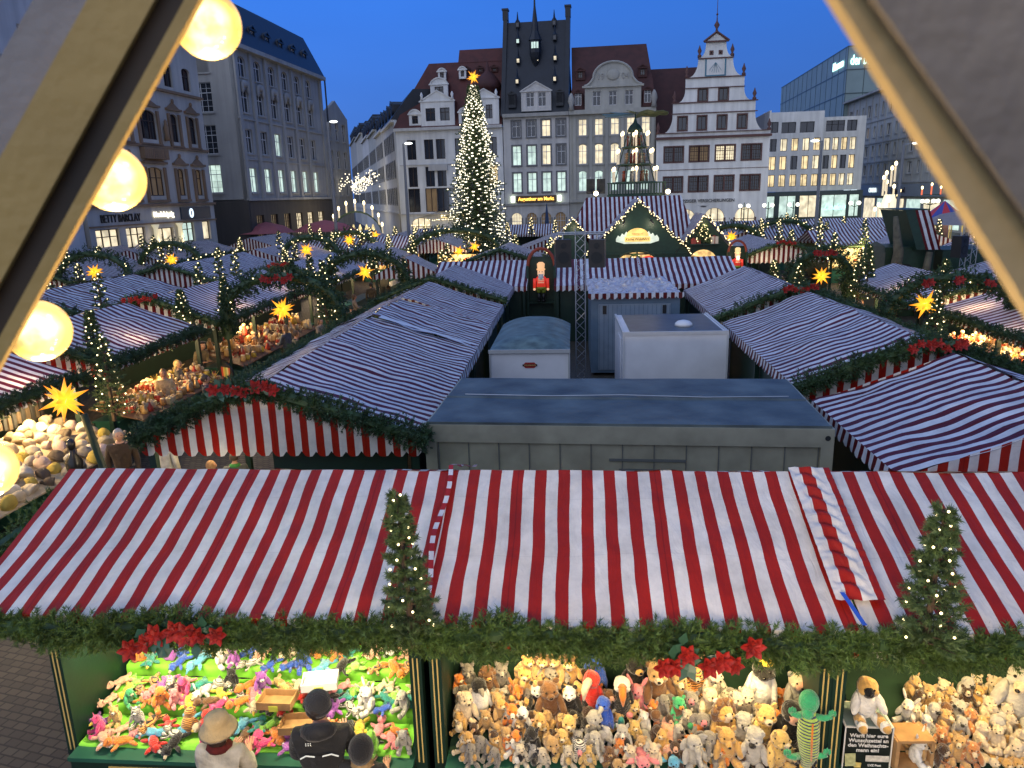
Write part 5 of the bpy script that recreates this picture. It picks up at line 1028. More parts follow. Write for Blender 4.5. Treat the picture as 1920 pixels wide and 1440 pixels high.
mb = MB(); mb.tube((.55, -.1, 0.0), (0, 0, 2.5), .07, .06, 12); mb.build('pole', GREEN, lp_)
# little fir trees on the roofs
TR = [('lit little fir tree on the large left tent', -11.6, 16.9, 2.45, 1.15, .24, 24), ('tall lit fir tree at the corner of the left aisle', -10.6, 15.7, 1.3, 1.9, .38, 34), ('left one of two lit fir trees by the small gable', -11.9, 21.7, 2.4, 1.1, .27, 26), ('right one of two lit fir trees by the small gable', -11.1, 22.9, 2.5, 1.25, .25, 26), ('tall lit fir tree right of the near left star', -8.0, 23.4, 2.1, 2.1, .34, 34),
      ('lit fir tree beside the second left arch', -11.2, 31.2, 2.3, 1.5, .28, 22), ('unlit dark fir tree on the tent behind the left arch', -11.0, 28.6, 2.4, 1.4, .22, 3), ('lit fir tree right of the second left star', -7.6, 33.2, 1.5, 1.9, .34, 26), ('bright fir tree beside the right aisle', 8.9, 34.5, 1.4, 1.5, .35, 36), ('lit fir tree left of the right star lantern', 8.8, 30.3, 1.5, 1.6, .32, 24), ('lit fir tree right of the right star lantern', 11.2, 30.6, 1.5, 2.1, .36, 32),
      ('lit fir tree in front of the big right star', 9.75, 20.9, 1.6, 1.6, .30, 30), ('lit fir tree on the roof above the big right arch', 11.6, 24.6, 2.5, 1.2, .24, 18), ('lit fir tree on the tent roof left of the big right arch', 10.9, 29.0, 2.6, 1.3, .22, 18), ('large lit fir tree at the right edge below the beam', 11.6, 18.3, 1.7, 1.5, .42, 40), ('lit fir tree at the bottom of the gift stall', 11.1, 15.6, 1.2, 1.3, .42, 40), ('lit fir tree between the gift stall and the beam', 12.0, 20.2, 1.9, 1.2, .3, 20)]
for lb_, a, b, z, h, r_, nl_ in TR: fir_tree(lb_, M(a, b, z), h, r_, ntw=330, nn=30, nl=.055, nw=.008, lights=nl_, lr=.014 + .0003 * b)
R = random.Random(21); k = 0
for (lb_, r_, b0, b1, hl, hr, rt) in FT + [('tent on the left with its gable above the second arch', -13.3, 33.4, 41, 2.3, 2.2, 0), ('wide gabled second column tent', -19.3, 34, 42.8, 2.5, 2.6, 0), ('second column tent with brownish folds', -18.6, 23.2, 30.4, 2.6, 3, 0)]:
    if rt == 0: cs = [(r_ + hr, b0 + .2), (r_ + hr, b1 - .3), (r_ - hl, b0 + .2)]
    else: cs = [(b0 + .2, r_ - hr), (b1 - .2, r_ - hr), ((b0 + b1) / 2, r_ - hr)]
    for (a, b) in cs[:2 + (k % 2)]:
        lr_ = .022 + .00035 * b
        fir_tree('lit fir, %s, %s' % (['near corner', 'far corner', 'outer corner'][cs.index((a, b))], lb_), M(a, b, 2.25), R.uniform(1.1, 1.7), .3, ntw=110, nn=9, nl=.10, nw=.022, lights=R.randint(12, 20), lr=lr_, lm=LED_S); 
    k += 1
# warm light under the tents
light('stall_lamp', M(-5.6, 11.25, 1.75), 60, (1, .80, .50), .12); light('stall_lamp', M(-6.6, 12.6, 2.0), 40, (1, .78, .45), .15)
for a, b, pw in ((-11.6, 12.0, 75), (-11.6, 14.2, 75), (-11.9, 18.8, 60), (-11.9, 25, 60), (-11.9, 29.5, 50), (-11.9, 36, 60), (11.9, 17.6, 80), (11.9, 20.2, 80), (11.9, 22.9, 80), (12.0, 28, 60), (11.9, 13.5, 70), (-6.4, 14, 30), (-6.4, 24, 30), (-24.6, 30, 50), (-17.7, 48, 110), (-13.6, 53.2, 110), (18, 48.3, 220), (-8, 51, 90), (-7, 43, 60), (10, 39, 60), (-22.5, 38, 40), (-29, 50, 50), (22, 44, 60), (8.4, 45, 60), (9.2, 55.2, 90), (-19, 53, 140), (-13, 56, 40), (3, 35.6, 30)):
    light('stall_lamp', M(a, b, 2.0), pw * (3.4 if abs(a) > 11 and b < 32 else 1.6), (1, .70, .34), .25)
# ------------------------------------------------------------------ big gabled market house with the sign
DG = pmat('dark_green_boards', (.010, .038, .022), .5, .2, 5, .2, 30)
hs = empty('christmas_house', M(3.1, 38.0, 0), -MK, 'dark green gabled Christmas house with a striped roof, gable lights and golden sign', 'market house')
def gable_front(x0, x1, xa, za, zb, y, th=.15):
    mb = MB(); P = [(x0, y, 0), (x1, y, 0), (x1, y, zb), (xa, y, za), (x0, y, zb)]; Q = [(p[0], p[1] + th, p[2]) for p in P]
    mb.add(P + Q, [(0, 1, 2, 3, 4), (9, 8, 7, 6, 5), (0, 5, 6, 1), (1, 6, 7, 2), (2, 7, 8, 3), (3, 8, 9, 4), (4, 9, 5, 0)]); return mb
gable_front(-2.4, 2.5, .05, 5.55, 3.05, 0).build('front_gable', DG, hs); gable_front(-4.4, -2.2, -3.15, 4.75, 3.2, .35).build('side_gable', DG, hs); gable_front(2.1, 4.7, 3.27, 4.75, 3.0, .2).build('side_gable', DG, hs)
def roofq(mb, P, u):   # quad with stripes running down
    mb.face(P, 0, u)
mb = MB()
roofq(mb, [(-2.45, .9, 3.1), (.0, .9, 3.1), (.0, 3.9, 5.75), (-2.45, 3.9, 5.75)], [(0, 0), (2.45, 0), (2.45, 4), (0, 4)])
roofq(mb, [(0, .9, 3.1), (3.3, .9, 3.1), (2.6, 3.9, 5.75), (0, 3.9, 5.75)], [(2.45, 0), (5.75, 0), (5.05, 4), (2.45, 4)])
roofq(mb, [(-3.7, .9, 3.1), (-2.45, .9, 3.1), (-2.45, 3.9, 5.75)], [(0, 0), (1.25, 0), (1.25, 4)])
roofq(mb, [(3.3, .9, 3.1), (3.3, 6.9, 3.1), (2.6, 3.9, 5.75)], [(0, 0), (6, 0), (3, 3)])
roofq(mb, [(-3.7, 6.9, 3.1), (3.3, 6.9, 3.1), (2.6, 3.9, 5.75), (-2.45, 3.9, 5.75)], [(0, 0), (7, 0), (6, 4), (1, 4)])
# roofs of the three dormer gables
for x0, x1, xa, za, zb, y0, y1 in ((-2.55, 2.65, .05, 5.62, 3.05, -.25, 3.9), (-4.6, -1.9, -3.15, 4.85, 3.2, .1, 3.0), (1.9, 4.9, 3.27, 4.85, 3.0, -.05, 3.0)):
    roofq(mb, [(x0, y0, zb), (xa, y0, za), (xa, y1, za), (x0, y1, zb)], [(0, 0), (0, 3), (y1 - y0, 3), (y1 - y0, 0)]); roofq(mb, [(xa, y0, za), (x1, y0, zb), (x1, y1, zb), (xa, y1, za)], [(0, 0), (0, 3), (y1 - y0, 3), (y1 - y0, 0)])
for f_i, u in enumerate(mb.uv):
    if f_i > 4: mb.uv[f_i] = [(q[0], q[1]) for q in u]
mb.build('striped_roof', STRIPE, hs)
mb = MB(); mb.b2(-4.3, 4.6, .5, 6.8, 0, 3.0); mb.build('wall', DG, hs)
mb = MB(); mb.b2(-2.35, 2.4, -.06, -.005, 2.95, 3.02); [mb.b2(-2.3 + i * .42, -2.27 + i * .42, -.02, -.003, 0, 2.95) for i in range(12)]; mb.build('board_moulding', DG, hs)
def lights_line(parent, segs, dens=14, jit=.07, r=.028, nm='gable_lights', mt=None):
    Q = []
    for a, b in segs:
        a = Vector(a); b = Vector(b); k = int((b - a).length * dens)
        for i in range(k): Q.append(a.lerp(b, (i + random.random()) / k) + Vector((random.uniform(-jit, jit), random.uniform(-.06, .0), random.uniform(-jit, jit))))
    return link(nm, blobs(Q, r, nm, mt or LED_S), parent)
lights_line(hs, [((-2.6, -.35, 2.95), (.05, -.35, 5.58)), ((.05, -.35, 5.58), (2.7, -.35, 2.95))], 16, .09)
lights_line(hs, [((-4.6, 0, 3.1), (-3.15, 0, 4.8)), ((-3.15, 0, 4.8), (-2.3, 0, 3.8))], 15, .08)
lights_line(hs, [((2.3, -.15, 3.6), (3.27, -.15, 4.8)), ((3.27, -.15, 4.8), (4.95, -.15, 2.95))], 15, .08)
# sign
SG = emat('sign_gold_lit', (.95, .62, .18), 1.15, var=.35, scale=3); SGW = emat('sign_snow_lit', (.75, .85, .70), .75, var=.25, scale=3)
mb = MB(); pts = [(-1.0, 3.62)] + [(-1.0 + .1 * i, 3.75 + .38 * (1 - abs(i / 10 - 1) ** 1.3) + (.12 if i % 2 else 0)) for i in range(21)] + [(1.0, 3.62), (.6, 3.5), (-.6, 3.5)]
pts = [(x + (-.05 if x < 0 else .05), z) for x, z in pts]
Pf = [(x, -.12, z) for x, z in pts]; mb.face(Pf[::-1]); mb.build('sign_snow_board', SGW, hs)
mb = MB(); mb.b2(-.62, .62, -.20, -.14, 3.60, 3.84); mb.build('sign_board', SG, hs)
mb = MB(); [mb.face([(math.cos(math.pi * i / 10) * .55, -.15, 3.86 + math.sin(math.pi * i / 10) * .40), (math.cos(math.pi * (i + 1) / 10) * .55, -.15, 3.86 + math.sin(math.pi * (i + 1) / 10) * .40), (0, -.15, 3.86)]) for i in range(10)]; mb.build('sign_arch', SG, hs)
text('Käthe Wohlfahrt', hs, (0, -.205, 3.72), .165, pmat('sign_letter_brown', (.25, .09, .02), .5, 0), ext=.004, bold=.003)
text('Rothenburg o.d.T.', hs, (0, -.16, 3.98), .075, pmat('sign_letter_brown', (.25, .09, .02), .5, 0), ext=.004, bold=.001)
for x in (-.75, .75):
    mb = MB(); mb.tube((x, -.45, 4.45), (x * .85, -.2, 4.62), .03, .05, 8); mb.build('spot_lamp', BLACK, hs)
light('sign_spot', M(3.1 - .7, 37.5, 4.4), 12, (1, .85, .6), .05); light('sign_spot', M(3.1 + .7, 37.5, 4.4), 12, (1, .85, .6), .05)
# lit doorway arch and side niches
WIN = emat('lit_shop_window', (1, .62, .22), 1.1, var=.6, scale=5)
mb = MB(); mb.face([(math.cos(math.pi * i / 14) * 1.02, -.02, 2.45 + math.sin(math.pi * i / 14) * .62) for i in range(15)] + [(-1.02, -.02, 1.2), (1.02, -.02, 1.2)]); mb.build('doorway_glass', WIN, hs)
mb = MB(); mb.path([(math.cos(math.pi * i / 14) * 1.08, -.06, 2.45 + math.sin(math.pi * i / 14) * .68) for i in range(15)], .06, 6); mb.b2(-.04, .04, -.08, -.03, 1.2, 3.1); mb.build('door_frame', DG, hs)
mb = MB(); mb.ball((.55, -.15, 2.70), (.34, .08, .20)); mb.build('red_parasol', emat('lit_red', (.9, .05, .02), .9), hs)
wr = MB(); wr.path([(-.1 + math.cos(a) * .24, -.12, 2.72 + math.sin(a) * .24) for a in [i * .45 for i in range(15)]], .06, 6); wr.build('wreath', FIR, hs); lights_line(hs, [((-.35, -.2, 2.5), (.15, -.2, 2.95)), ((-.3, -.2, 2.9), (.1, -.2, 2.45))], 9, .1, .025, 'wreath_lights')
mb = MB(); mb.face([(3.27 + math.cos(math.pi * i / 12) * .68, .15, 2.5 + math.sin(math.pi * i / 12) * .62) for i in range(13)] + [(2.59, .15, 2.0), (3.95, .15, 2.0)]); mb.build('side_window', WIN, hs)
mb = MB(); mb.b2(2.55, 4.05, -.15, .15, 3.36, 3.42); mb.build('shelf_board', DG, hs)
light('niche_lamp', M(3.1 - 3.1, 37.9, 4.3), 8, (1, .8, .5), .05); light('niche_lamp', M(3.1 + 3.25, 37.6, 4.35), 10, (1, .8, .5), .05)
t_ = fir_tree('small lit fir tree on the shelf under the right gable of the house', M(6.35, 37.95, 3.42), .95, .42, ntw=160, nn=14, nl=.08, nw=.016, lights=36, lr=.026, lm=LED_S)
for x, sz, cl in ((2.75, .24, (.40, .06, .04)), (3.0, .18, (.45, .10, .05)), (3.75, .34, (.75, .62, .45))):
    gb = empty('gift_box', M(3.1 + x, 38.0, 3.42), -MK, 'wrapped gift box %s on the house shelf' % {2.75: 'red, leftmost', 3.0: 'small red, second', 3.75: 'large cream with a brown ribbon'}[x], 'gift box', 'gift boxes on the house shelf')
    mb = MB(); mb.b2(-sz / 2, sz / 2, -sz / 2, sz / 2, 0, sz); mb.build('box', pmat('gift_%d' % int(sz * 100), cl, .5, .05), gb); mb = MB(); mb.b2(-.02, .02, -sz / 2 - .004, sz / 2 + .004, 0, sz + .004); mb.b2(-sz / 2 - .004, sz / 2 + .004, -.02, .02, 0, sz + .006); mb.ball((0, 0, sz + .03), (.06, .03, .03)); mb.build('ribbon', pmat('ribbon', (.35, .05, .03), .4, 0), gb)
# ------------------------------------------------------------------ nutcracker figures in their niches
def nutcracker(loc, label, s=1.0, golden=False):
    o = empty('nutcracker_figure', loc, -MK, label, 'nutcracker', 'nutcracker figures'); o.scale = (s, s, s)
    rd = emat('nut_red', (.85, .05, .03), .55); gn = pmat('nut_green', (.22, .28, .03), .5, .05); wh = emat('nut_white', (.95, .75, .45), .5); sk = emat('nut_skin', (.95, .55, .32), .8)  # painted parts glow slightly to stand for light on the figure
    def pt(nm, mt, fn): mb = MB(); fn(mb); return mb.build(nm, mt, o, True)
    pt('boots', BLACK, lambda m: (m.tube((-.11, 0, 0), (-.11, 0, .42), .085, .08, 12), m.tube((.11, 0, 0), (.11, 0, .42), .085, .08, 12), m.ball((-.11, -.07, .05), (.08, .13, .05)), m.ball((.11, -.07, .05), (.08, .13, .05))))
    pt('trousers', gn, lambda m: (m.tube((-.11, 0, .42), (-.11, 0, .62), .095, .12, 12), m.tube((.11, 0, .42), (.11, 0, .62), .095, .12, 12), m.lathe([(.22, 0), (.24, .12), (.2, .2)], (0, 0, .56), 14, 0, 1, .7)))
    pt('coat', rd, lambda m: (m.lathe([(.23, 0), (.21, .2), (.25, .42), (.18, .5)], (0, 0, .72), 14, 0, 1, .7), m.tube((-.31, 0, 1.12), (-.33, -.02, .66), .075, .065, 10), m.tube((.31, 0, 1.12), (.33, -.02, .66), .075, .065, 10)))
    pt('hands', sk, lambda m: (m.ball((-.33, -.03, .60), .065), m.ball((.33, -.03, .60), .065)))
    pt('braid', wh, lambda m: [m.b2(-.15, .15, -.19, -.165, .92 + .09 * i, .945 + .09 * i) for i in range(3)])
    pt('head', sk, lambda m: (m.lathe([(.13, 0), (.17, .1), (.17, .28), (.13, .34)], (0, 0, 1.22), 14), m.ball((0, -.17, 1.40), (.03, .05, .04))))
    pt('beard', pmat('nut_beard', (.75, .72, .66), .8, .05), lambda m: (m.ball((0, -.14, 1.20), (.13, .07, .16)), m.ball((-.07, -.18, 1.33), (.07, .03, .03)), m.ball((.07, -.18, 1.33), (.07, .03, .03))))
    pt('eyes', BLACK, lambda m: (m.ball((-.065, -.165, 1.46), .024), m.ball((.065, -.165, 1.46), .024)))
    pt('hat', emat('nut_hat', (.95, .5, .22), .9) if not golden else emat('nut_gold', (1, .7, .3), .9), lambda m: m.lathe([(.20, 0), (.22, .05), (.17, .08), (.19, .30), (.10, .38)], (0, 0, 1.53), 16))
    return o
nutcracker(M(-1.40, 31.35, 1.62), 'red coated nutcracker with a white beard in the niche behind the yard', .86)
for a, b, z, s, lb_ in ((-1.40, 31.8, 1.55, 1.0, 'dark niche housing behind the big nutcracker'), (7.80, 37.2, 1.9, .75, 'orange lit niche housing right of the house')):
    o = empty('figure_niche', M(a, b, z), -MK, lb_, 'niche', 'niches for figures'); o.scale = (s,) * 3
    mb = MB(); mb.b2(-.62, -.52, -.4, .1, -1.5, 1.55); mb.b2(.52, .62, -.4, .1, -1.5, 1.55); mb.b2(-.52, .52, .05, .1, -1.5, 1.9); mb.b2(-.52, .52, -.4, .05, -.02, .04); mb.build('housing', DG, o)
    mb = MB(); mb.path([(math.cos(math.pi * i / 10) * .57, -.15, 1.5 + math.sin(math.pi * i / 10) * .75) for i in range(11)], .07, 6); mb.build('arched_rim', pmat('niche_rim', (.30, .05, .02), .5, .1), o)
    light('niche_lamp', M(a, b - .5, z + 1.2 * s), 7, (1, .75, .4), .06)
nutcracker(M(7.80, 37.0, 1.9), 'golden lit nutcracker in the small niche right of the house', .72, True)
# ------------------------------------------------------------------ revolving Christmas pyramid
py = empty('christmas_pyramid', M(3.55, 46.0, 0), -MK, 'tall wooden Christmas pyramid with candles on four floors and propeller blades', 'christmas pyramid')
mb = MB(); mb.b2(-1.5, 1.5, -1.2, 1.2, 0, 5.9); mb.build('base_stall', DG, py)
mb = MB(); mb.b2(-1.65, 1.65, -1.4, -1.3, 5.75, 5.85); [mb.b2(-1.6 + i * .16, -1.52 + i * .16, -1.38, -1.34, 5.85, 6.45) for i in range(21)]; mb.b2(-1.65, 1.65, -1.4, -1.3, 6.45, 6.52); mb.build('balustrade', DG, py)
CW = emat('candle_wax_lit', (1, .85, .60), .42); FLM = emat('candle_flame', (1, .78, .40), 5)
for k, (z, r_) in enumerate(((6.45, 1.28), (7.45, 1.0), (8.42, .72))):
    mb = MB(); mb.lathe([(r_, 0), (r_ + .06, .05), (r_, .12)], (0, 0, z), 10); mb.build('platform', pmat('pyramid_green', (.03, .06, .03), .5, .1), py)
    n_ = 6
    for i in range(n_):
        a = 2 * math.pi * (i + .5) / n_
        c = (math.cos(a) * (r_ + .12), math.sin(a) * (r_ + .12))
        mb = MB(); mb.tube((c[0], c[1], z + .1), (c[0], c[1], z + .72), .055, None, 8); q = mb.build('candle', CW, py); mb = MB(); mb.ball((c[0], c[1], z + .84), (.085, .085, .13), 8, 6); mb.build('flame', FLM, q)
    mb = MB()
    for i in range(6): a = 2 * math.pi * i / 6; mb.tube((math.cos(a) * r_ * .9, math.sin(a) * r_ * .9, z + .1), (math.cos(a) * (r_ * .9 - .25), math.sin(a) * (r_ * .9 - .25), z + 1.0), .04, .03, 6)
    mb.build('strut', pmat('pyramid_green', (.03, .06, .03)), py)
    for i in range(7):
        a = 2 * math.pi * i / 7 + k; x, y = math.cos(a) * r_ * .55, math.sin(a) * r_ * .55
        mb = MB(); mb.lathe([(.10, 0), (.07, .28), (.09, .42), (.03, .5)], (x, y, z + .12), 8); mb.ball((x, y, z + .68), .075, 8, 6); mb.build('carved_figure', [pmat('fig_a', (.35, .2, .1)), pmat('fig_b', (.3, .06, .03)), pmat('fig_c', (.45, .4, .3))][i % 3], py, True)
    light('pyramid_glow', M(3.55, 46.0 - r_ - .5, z + .7), 6, (1, .75, .4), .1)
mb = MB(); mb.lathe([(.42, 0), (.45, .1), (.30, .35), (.12, .5), (.05, .75)], (0, 0, 9.35), 12); mb.build('cap', DG, py, True)
for i in range(4): mb = MB(); a = math.pi / 4 + i * math.pi / 2; mb.tube((math.cos(a) * .55, math.sin(a) * .55, 8.5), (math.cos(a) * .25, math.sin(a) * .25, 9.4), .035, None, 6); mb.build('strut', DG, py)
mb = MB(); mb.tube((0, 0, 10.05), (0, 0, 10.45), .04, None, 6); mb.build('axle', DG, py)
for i in range(10):
    a = 2 * math.pi * i / 10 + .1; d = Vector((math.cos(a), math.sin(a), 0)); s_ = Vector((-math.sin(a), math.cos(a), 0)); mb = MB()
    P = [d * .15 + s_ * .03, d * .9 - s_ * .16 + Vector((0, 0, .05)), d * 1.85 - s_ * .25 + Vector((0, 0, .06)), d * 1.95 + s_ * .05, d * 1.85 + s_ * .25 - Vector((0, 0, .06)), d * .9 + s_ * .16 - Vector((0, 0, .05))]
    P = [p + Vector((0, 0, 10.33)) for p in P]; mb.add(P + [p - Vector((0, 0, .02)) for p in P], [tuple(range(6)), tuple(range(11, 5, -1))] + [(j, (j + 1) % 6, 6 + (j + 1) % 6, 6 + j) for j in range(6)]); mb.build('blade', pmat('blade_green', (.10, .14, .08), .5, .2), py)
for px_, a_, lb_ in ((1120, 1.35, 'black loudspeaker pair left of the pyramid, left one'), (1135, 1.95, 'black loudspeaker pair left of the pyramid, right one')): speaker(lb_, M(a_ - .4, 45.0, 6.35), -MK, 1.0)
for a_, lb_ in ((1.25, 'bright floodlight left of the pyramid'), (5.3, 'bright floodlight right of the pyramid')):
    o = empty('floodlight', M(a_, 44.2, 5.95), 0, lb_, 'floodlight', 'floodlights by the pyramid'); mb = MB(); mb.ball((0, 0, 0), .13, 12, 8); mb.build('lens', emat('flood', (1, .85, .5), 12), o); mb = MB(); mb.b2(-.15, .15, .1, .25, -.15, .15); mb.tube((0, .15, -.15), (0, .15, -5.9), .04, None, 6); mb.build('housing', BLACK, o)
    light('flood_light', M(a_, 43.9, 5.95), 25, (1, .85, .55), .1)
# ------------------------------------------------------------------ the tall Christmas tree
ct = empty('christmas_tree', M(-8.1, 64.0, 0), 0, 'tall Christmas tree covered with white lights, yellow star on top', 'christmas tree')
mb = MB(); mb.path([(0, 0, 0), (0, 0, 8), (0, 0, 14.3)], [.28, .16, .03], 10); mb.build('trunk', BARK, ct)
P = []; D = []; L = []; Q = []; br = MB(); R = random.Random(4)
HT = 14.6
for i in range(620):
    f = (i / 620) ** .9; z = 1.8 + (HT - 1.8) * f; Rz = 2.95 * (1 - f) ** .80 * (R.uniform(.72, 1.10)) * (1 + .10 * math.sin(z * 3.1)) + .08; an = i * 2.3999 + R.uniform(-.2, .2); c, s_ = math.cos(an), math.sin(an)
    rise = -.16 + .5 * f
    br.tube((0, 0, z), (c * Rz, s_ * Rz, z + Rz * rise), .03, .008, 4, 0, False)
    nb = max(4, int(Rz * 5))
    for k in range(nb):
        q = .2 + .8 * (k + R.random() * .5) / nb; sd = (-1) ** k
        P.append((c * Rz * q, s_ * Rz * q, z + Rz * rise * q)); D.append((c * .7 - sd * s_ * .8 + R.uniform(-.3, .3), s_ * .7 + sd * c * .8 + R.uniform(-.3, .3), rise * .5 + R.uniform(-.35, .2))); L.append(.28 + .22 * (1 - q))
    for k in range(3 if f < .8 else 2):
        q = R.uniform(.72, 1.04); Q.append((c * Rz * q + R.uniform(-.1, .1), s_ * Rz * q + R.uniform(-.1, .1), z + Rz * rise * q + .05))
V, F = twigs(np.array(P), np.array(D), np.array(L), 26, .13, .020)
link('foliage', np_mesh('foliage', V, F, FIR_B), ct); br.build('branches', BARK, ct)
link('string_lights', blobs(np.array(Q), .050, 'string_lights', emat('tree_led', (1, .90, .66), 3.4)), ct)
star('yellow star lantern on the top of the tall Christmas tree', M(-8.0, 63.7, 15.25), .62)
# ------------------------------------------------------------------ people: one continuous skinned body, clothing and hair as parts
SKIN = pmat('skin', (.55, .30, .20), .5, .06, 8); SHOE = BLACK
def skin_mesh(name, verts, edges, radii, root, mats, sub=1):
    me = bpy.data.meshes.new('tmp'); me.from_pydata([tuple(v) for v in verts], edges, []); ob = bpy.data.objects.new('tmp', me); COL.objects.link(ob)
    ob.modifiers.new('s', 'SKIN'); sv = me.skin_vertices[0].data
    for i, r in enumerate(radii): sv[i].radius = (r, r) if not hasattr(r, '__len__') else r; sv[i].use_root = (i == root)
    sb = ob.modifiers.new('u', 'SUBSURF'); sb.levels = sub; sb.render_levels = sub
    dg = bpy.context.evaluated_depsgraph_get(); out = bpy.data.meshes.new_from_object(ob.evaluated_get(dg)); bpy.data.objects.remove(ob); bpy.data.meshes.remove(me)
    out.materials.clear(); out.name = name
    for m_ in mats: out.materials.append(m_)
    out.polygons.foreach_set('use_smooth', [True] * len(out.polygons)); return out
def head_geo(mb, c, yaw, pitch=0.0, s=1.0):
    """head with brow, nose, cheeks, chin, ears; faces -Y before the yaw"""
    c = Vector(c); R_ = RZ(yaw) @ RX(pitch)
    V0 = len(mb.v); mb.ball((0, 0, 0), (.078, .098, .118), 20, 16)
    for i in range(V0, len(mb.v)):
        v = Vector(mb.v[i])
        if v.z < -.03: k = (-.03 - v.z) / .09; v.x *= 1 - .38 * k; v.y = v.y * (1 - .15 * k) - .018 * k
        if v.y < -.05:
            v.y -= .022 * math.exp(-((v.x / .014) ** 2) - ((v.z + .012) / .026) ** 2)
            v.y += .010 * (math.exp(-(((v.x - .032) / .016) ** 2) - ((v.z - .012) / .014) ** 2) + math.exp(-(((v.x + .032) / .016) ** 2) - ((v.z - .012) / .014) ** 2))
            v.y -= .005 * math.exp(-((v.x / .022) ** 2) - ((v.z + .052) / .008) ** 2)
        mb.v[i] = tuple(c + (R_ @ v) * s)
    V0 = len(mb.v); mb.ball((-.079, .008, -.008), (.010, .020, .032), 8, 8); mb.ball((.079, .008, -.008), (.010, .020, .032), 8, 8)
    for i in range(V0, len(mb.v)): mb.v[i] = tuple(c + (R_ @ Vector(mb.v[i])) * s)
    F0 = len(mb.f)
    V0 = len(mb.v); mb.ball((-.031, -.086, .012), (.011, .007, .007), 8, 6, None, 1); mb.ball((.031, -.086, .012), (.011, .007, .007), 8, 6, None, 1); mb.ball((0, -.104, -.052), (.022, .006, .006), 8, 6, None, 2)
    for i in range(V0, len(mb.v)): mb.v[i] = tuple(c + (R_ @ Vector(mb.v[i])) * s)
LIP = pmat('lip', (.45, .14, .12), .45, 0)
_pn = {}
def person(label, loc, rz, h=1.72, coat=(.1, .08, .06), pants=(.02, .02, .03), hair=None, hat=None, hatc=(.3, .2, .1), arms='down', lean=0.0, group=None, female=False, headyaw=0.0, headpitch=0.0, coatl=.55, fine=True, scarf=None, hood=False, cat='person'):
    s = h / 1.74; o = empty('person', loc, rz, label, cat, group); o.scale = (s, s, s)
    sw = .19 if not female else .17; L = lambda z: -lean * max(0, z - .95)
    P = {}
    def j(n, x, y, z): P[n] = Vector((x, y + L(z), z))
    j('pel', 0, 0, .95); j('sp', 0, .0, 1.15); j('ch', 0, .01, 1.34); j('nk', 0, .015, 1.48); j('hd', 0, -.005, 1.58)
    for sx, n in ((-1, 'l'), (1, 'r')):
        j('sh' + n, sx * sw, .01, 1.42)
        if arms == 'front': j('el' + n, sx * (sw + .05), -.07, 1.15); j('wr' + n, sx * (sw - .06), -.30, 1.12); j('ha' + n, sx * (sw - .09), -.38, 1.13)
        elif arms == 'up' and sx > 0: j('el' + n, sx * (sw + .08), -.12, 1.25); j('wr' + n, sx * (sw + .0), -.36, 1.36); j('ha' + n, sx * (sw - .02), -.43, 1.40)
        else: j('el' + n, sx * (sw + .06), .02, 1.13); j('wr' + n, sx * (sw + .06), -.05, .88); j('ha' + n, sx * (sw + .055), -.07, .80)
        j('hi' + n, sx * .09, 0, .90); j('kn' + n, sx * .10, -.01 - .02 * sx, .50); j('an' + n, sx * .10, .02 * sx, .08); j('to' + n, sx * .11, -.14 + .02 * sx, .03)
    # body (skin) mesh
    names = ['pel', 'sp', 'ch', 'nk', 'hd', 'shl', 'ell', 'wrl', 'hal', 'shr', 'elr', 'wrr', 'har', 'hil', 'knl', 'anl', 'tol', 'hir', 'knr', 'anr', 'tor']
    rr = [.12, .11, .13, .052, .055, .05, .04, .028, .030, .05, .04, .028, .030, .075, .055, .04, .03, .075, .055, .04, .03]
    E_ = [('pel', 'sp'), ('sp', 'ch'), ('ch', 'nk'), ('nk', 'hd'), ('ch', 'shl'), ('shl', 'ell'), ('ell', 'wrl'), ('wrl', 'hal'), ('ch', 'shr'), ('shr', 'elr'), ('elr', 'wrr'), ('wrr', 'har'), ('pel', 'hil'), ('hil', 'knl'), ('knl', 'anl'), ('anl', 'tol'), ('pel', 'hir'), ('hir', 'knr'), ('knr', 'anr'), ('anr', 'tor')]
    idx = {n: i for i, n in enumerate(names)}; V = [P[n] for n in names]; ed = [(idx[a], idx[b]) for a, b in E_]
    if fine:
        for n in ('l', 'r'):
            hpos = P['ha' + n]; d = (P['ha' + n] - P['wr' + n]).normalized(); side = Vector((1, 0, 0)) if abs(d.x) < .8 else Vector((0, 1, 0)); sd = (side - d * side.dot(d)).normalized()
            for q, ln in ((-.030, .060), (-.010, .075), (.010, .072), (.029, .055)):
                i0 = len(V); V.append(hpos + sd * q + d * .03); rr.append(.010); V.append(hpos + sd * q * 1.2 + d * (.03 + ln * .6) + Vector((0, -.008, 0))); rr.append(.009); V.append(hpos + sd * q * 1.2 + d * (.03 + ln) + Vector((0, -.025, 0))); rr.append(.007)
                ed += [(idx['ha' + n], i0), (i0, i0 + 1), (i0 + 1, i0 + 2)]
            i0 = len(V); V.append(hpos + Vector((0, -.035, -.0)) + d * .0); rr.append(.011); V.append(hpos + Vector((0, -.06, 0)) + d * .035); rr.append(.009); ed += [(idx['ha' + n], i0), (i0, i0 + 1)]
    body = skin_mesh('body', V, ed, rr, 0, [SKIN, EYE, LIP])
    bm = bmesh.new(); bm.from_mesh(body); hb = MB(); head_geo(hb, P['hd'] + Vector((0, -.01, .055)), headyaw, headpitch)
    vs = [bm.verts.new(v) for v in hb.v]
    for f, mi in zip(hb.f, hb.m):
        try: nf = bm.faces.new([vs[k] for k in f]); nf.material_index = mi; nf.smooth = True
        except ValueError: pass
    bm.to_mesh(body); bm.free(); link('body', body, o)
    HC = P['hd'] + Vector((0, -.01, .055)); HR = RZ(headyaw) @ RX(headpitch)
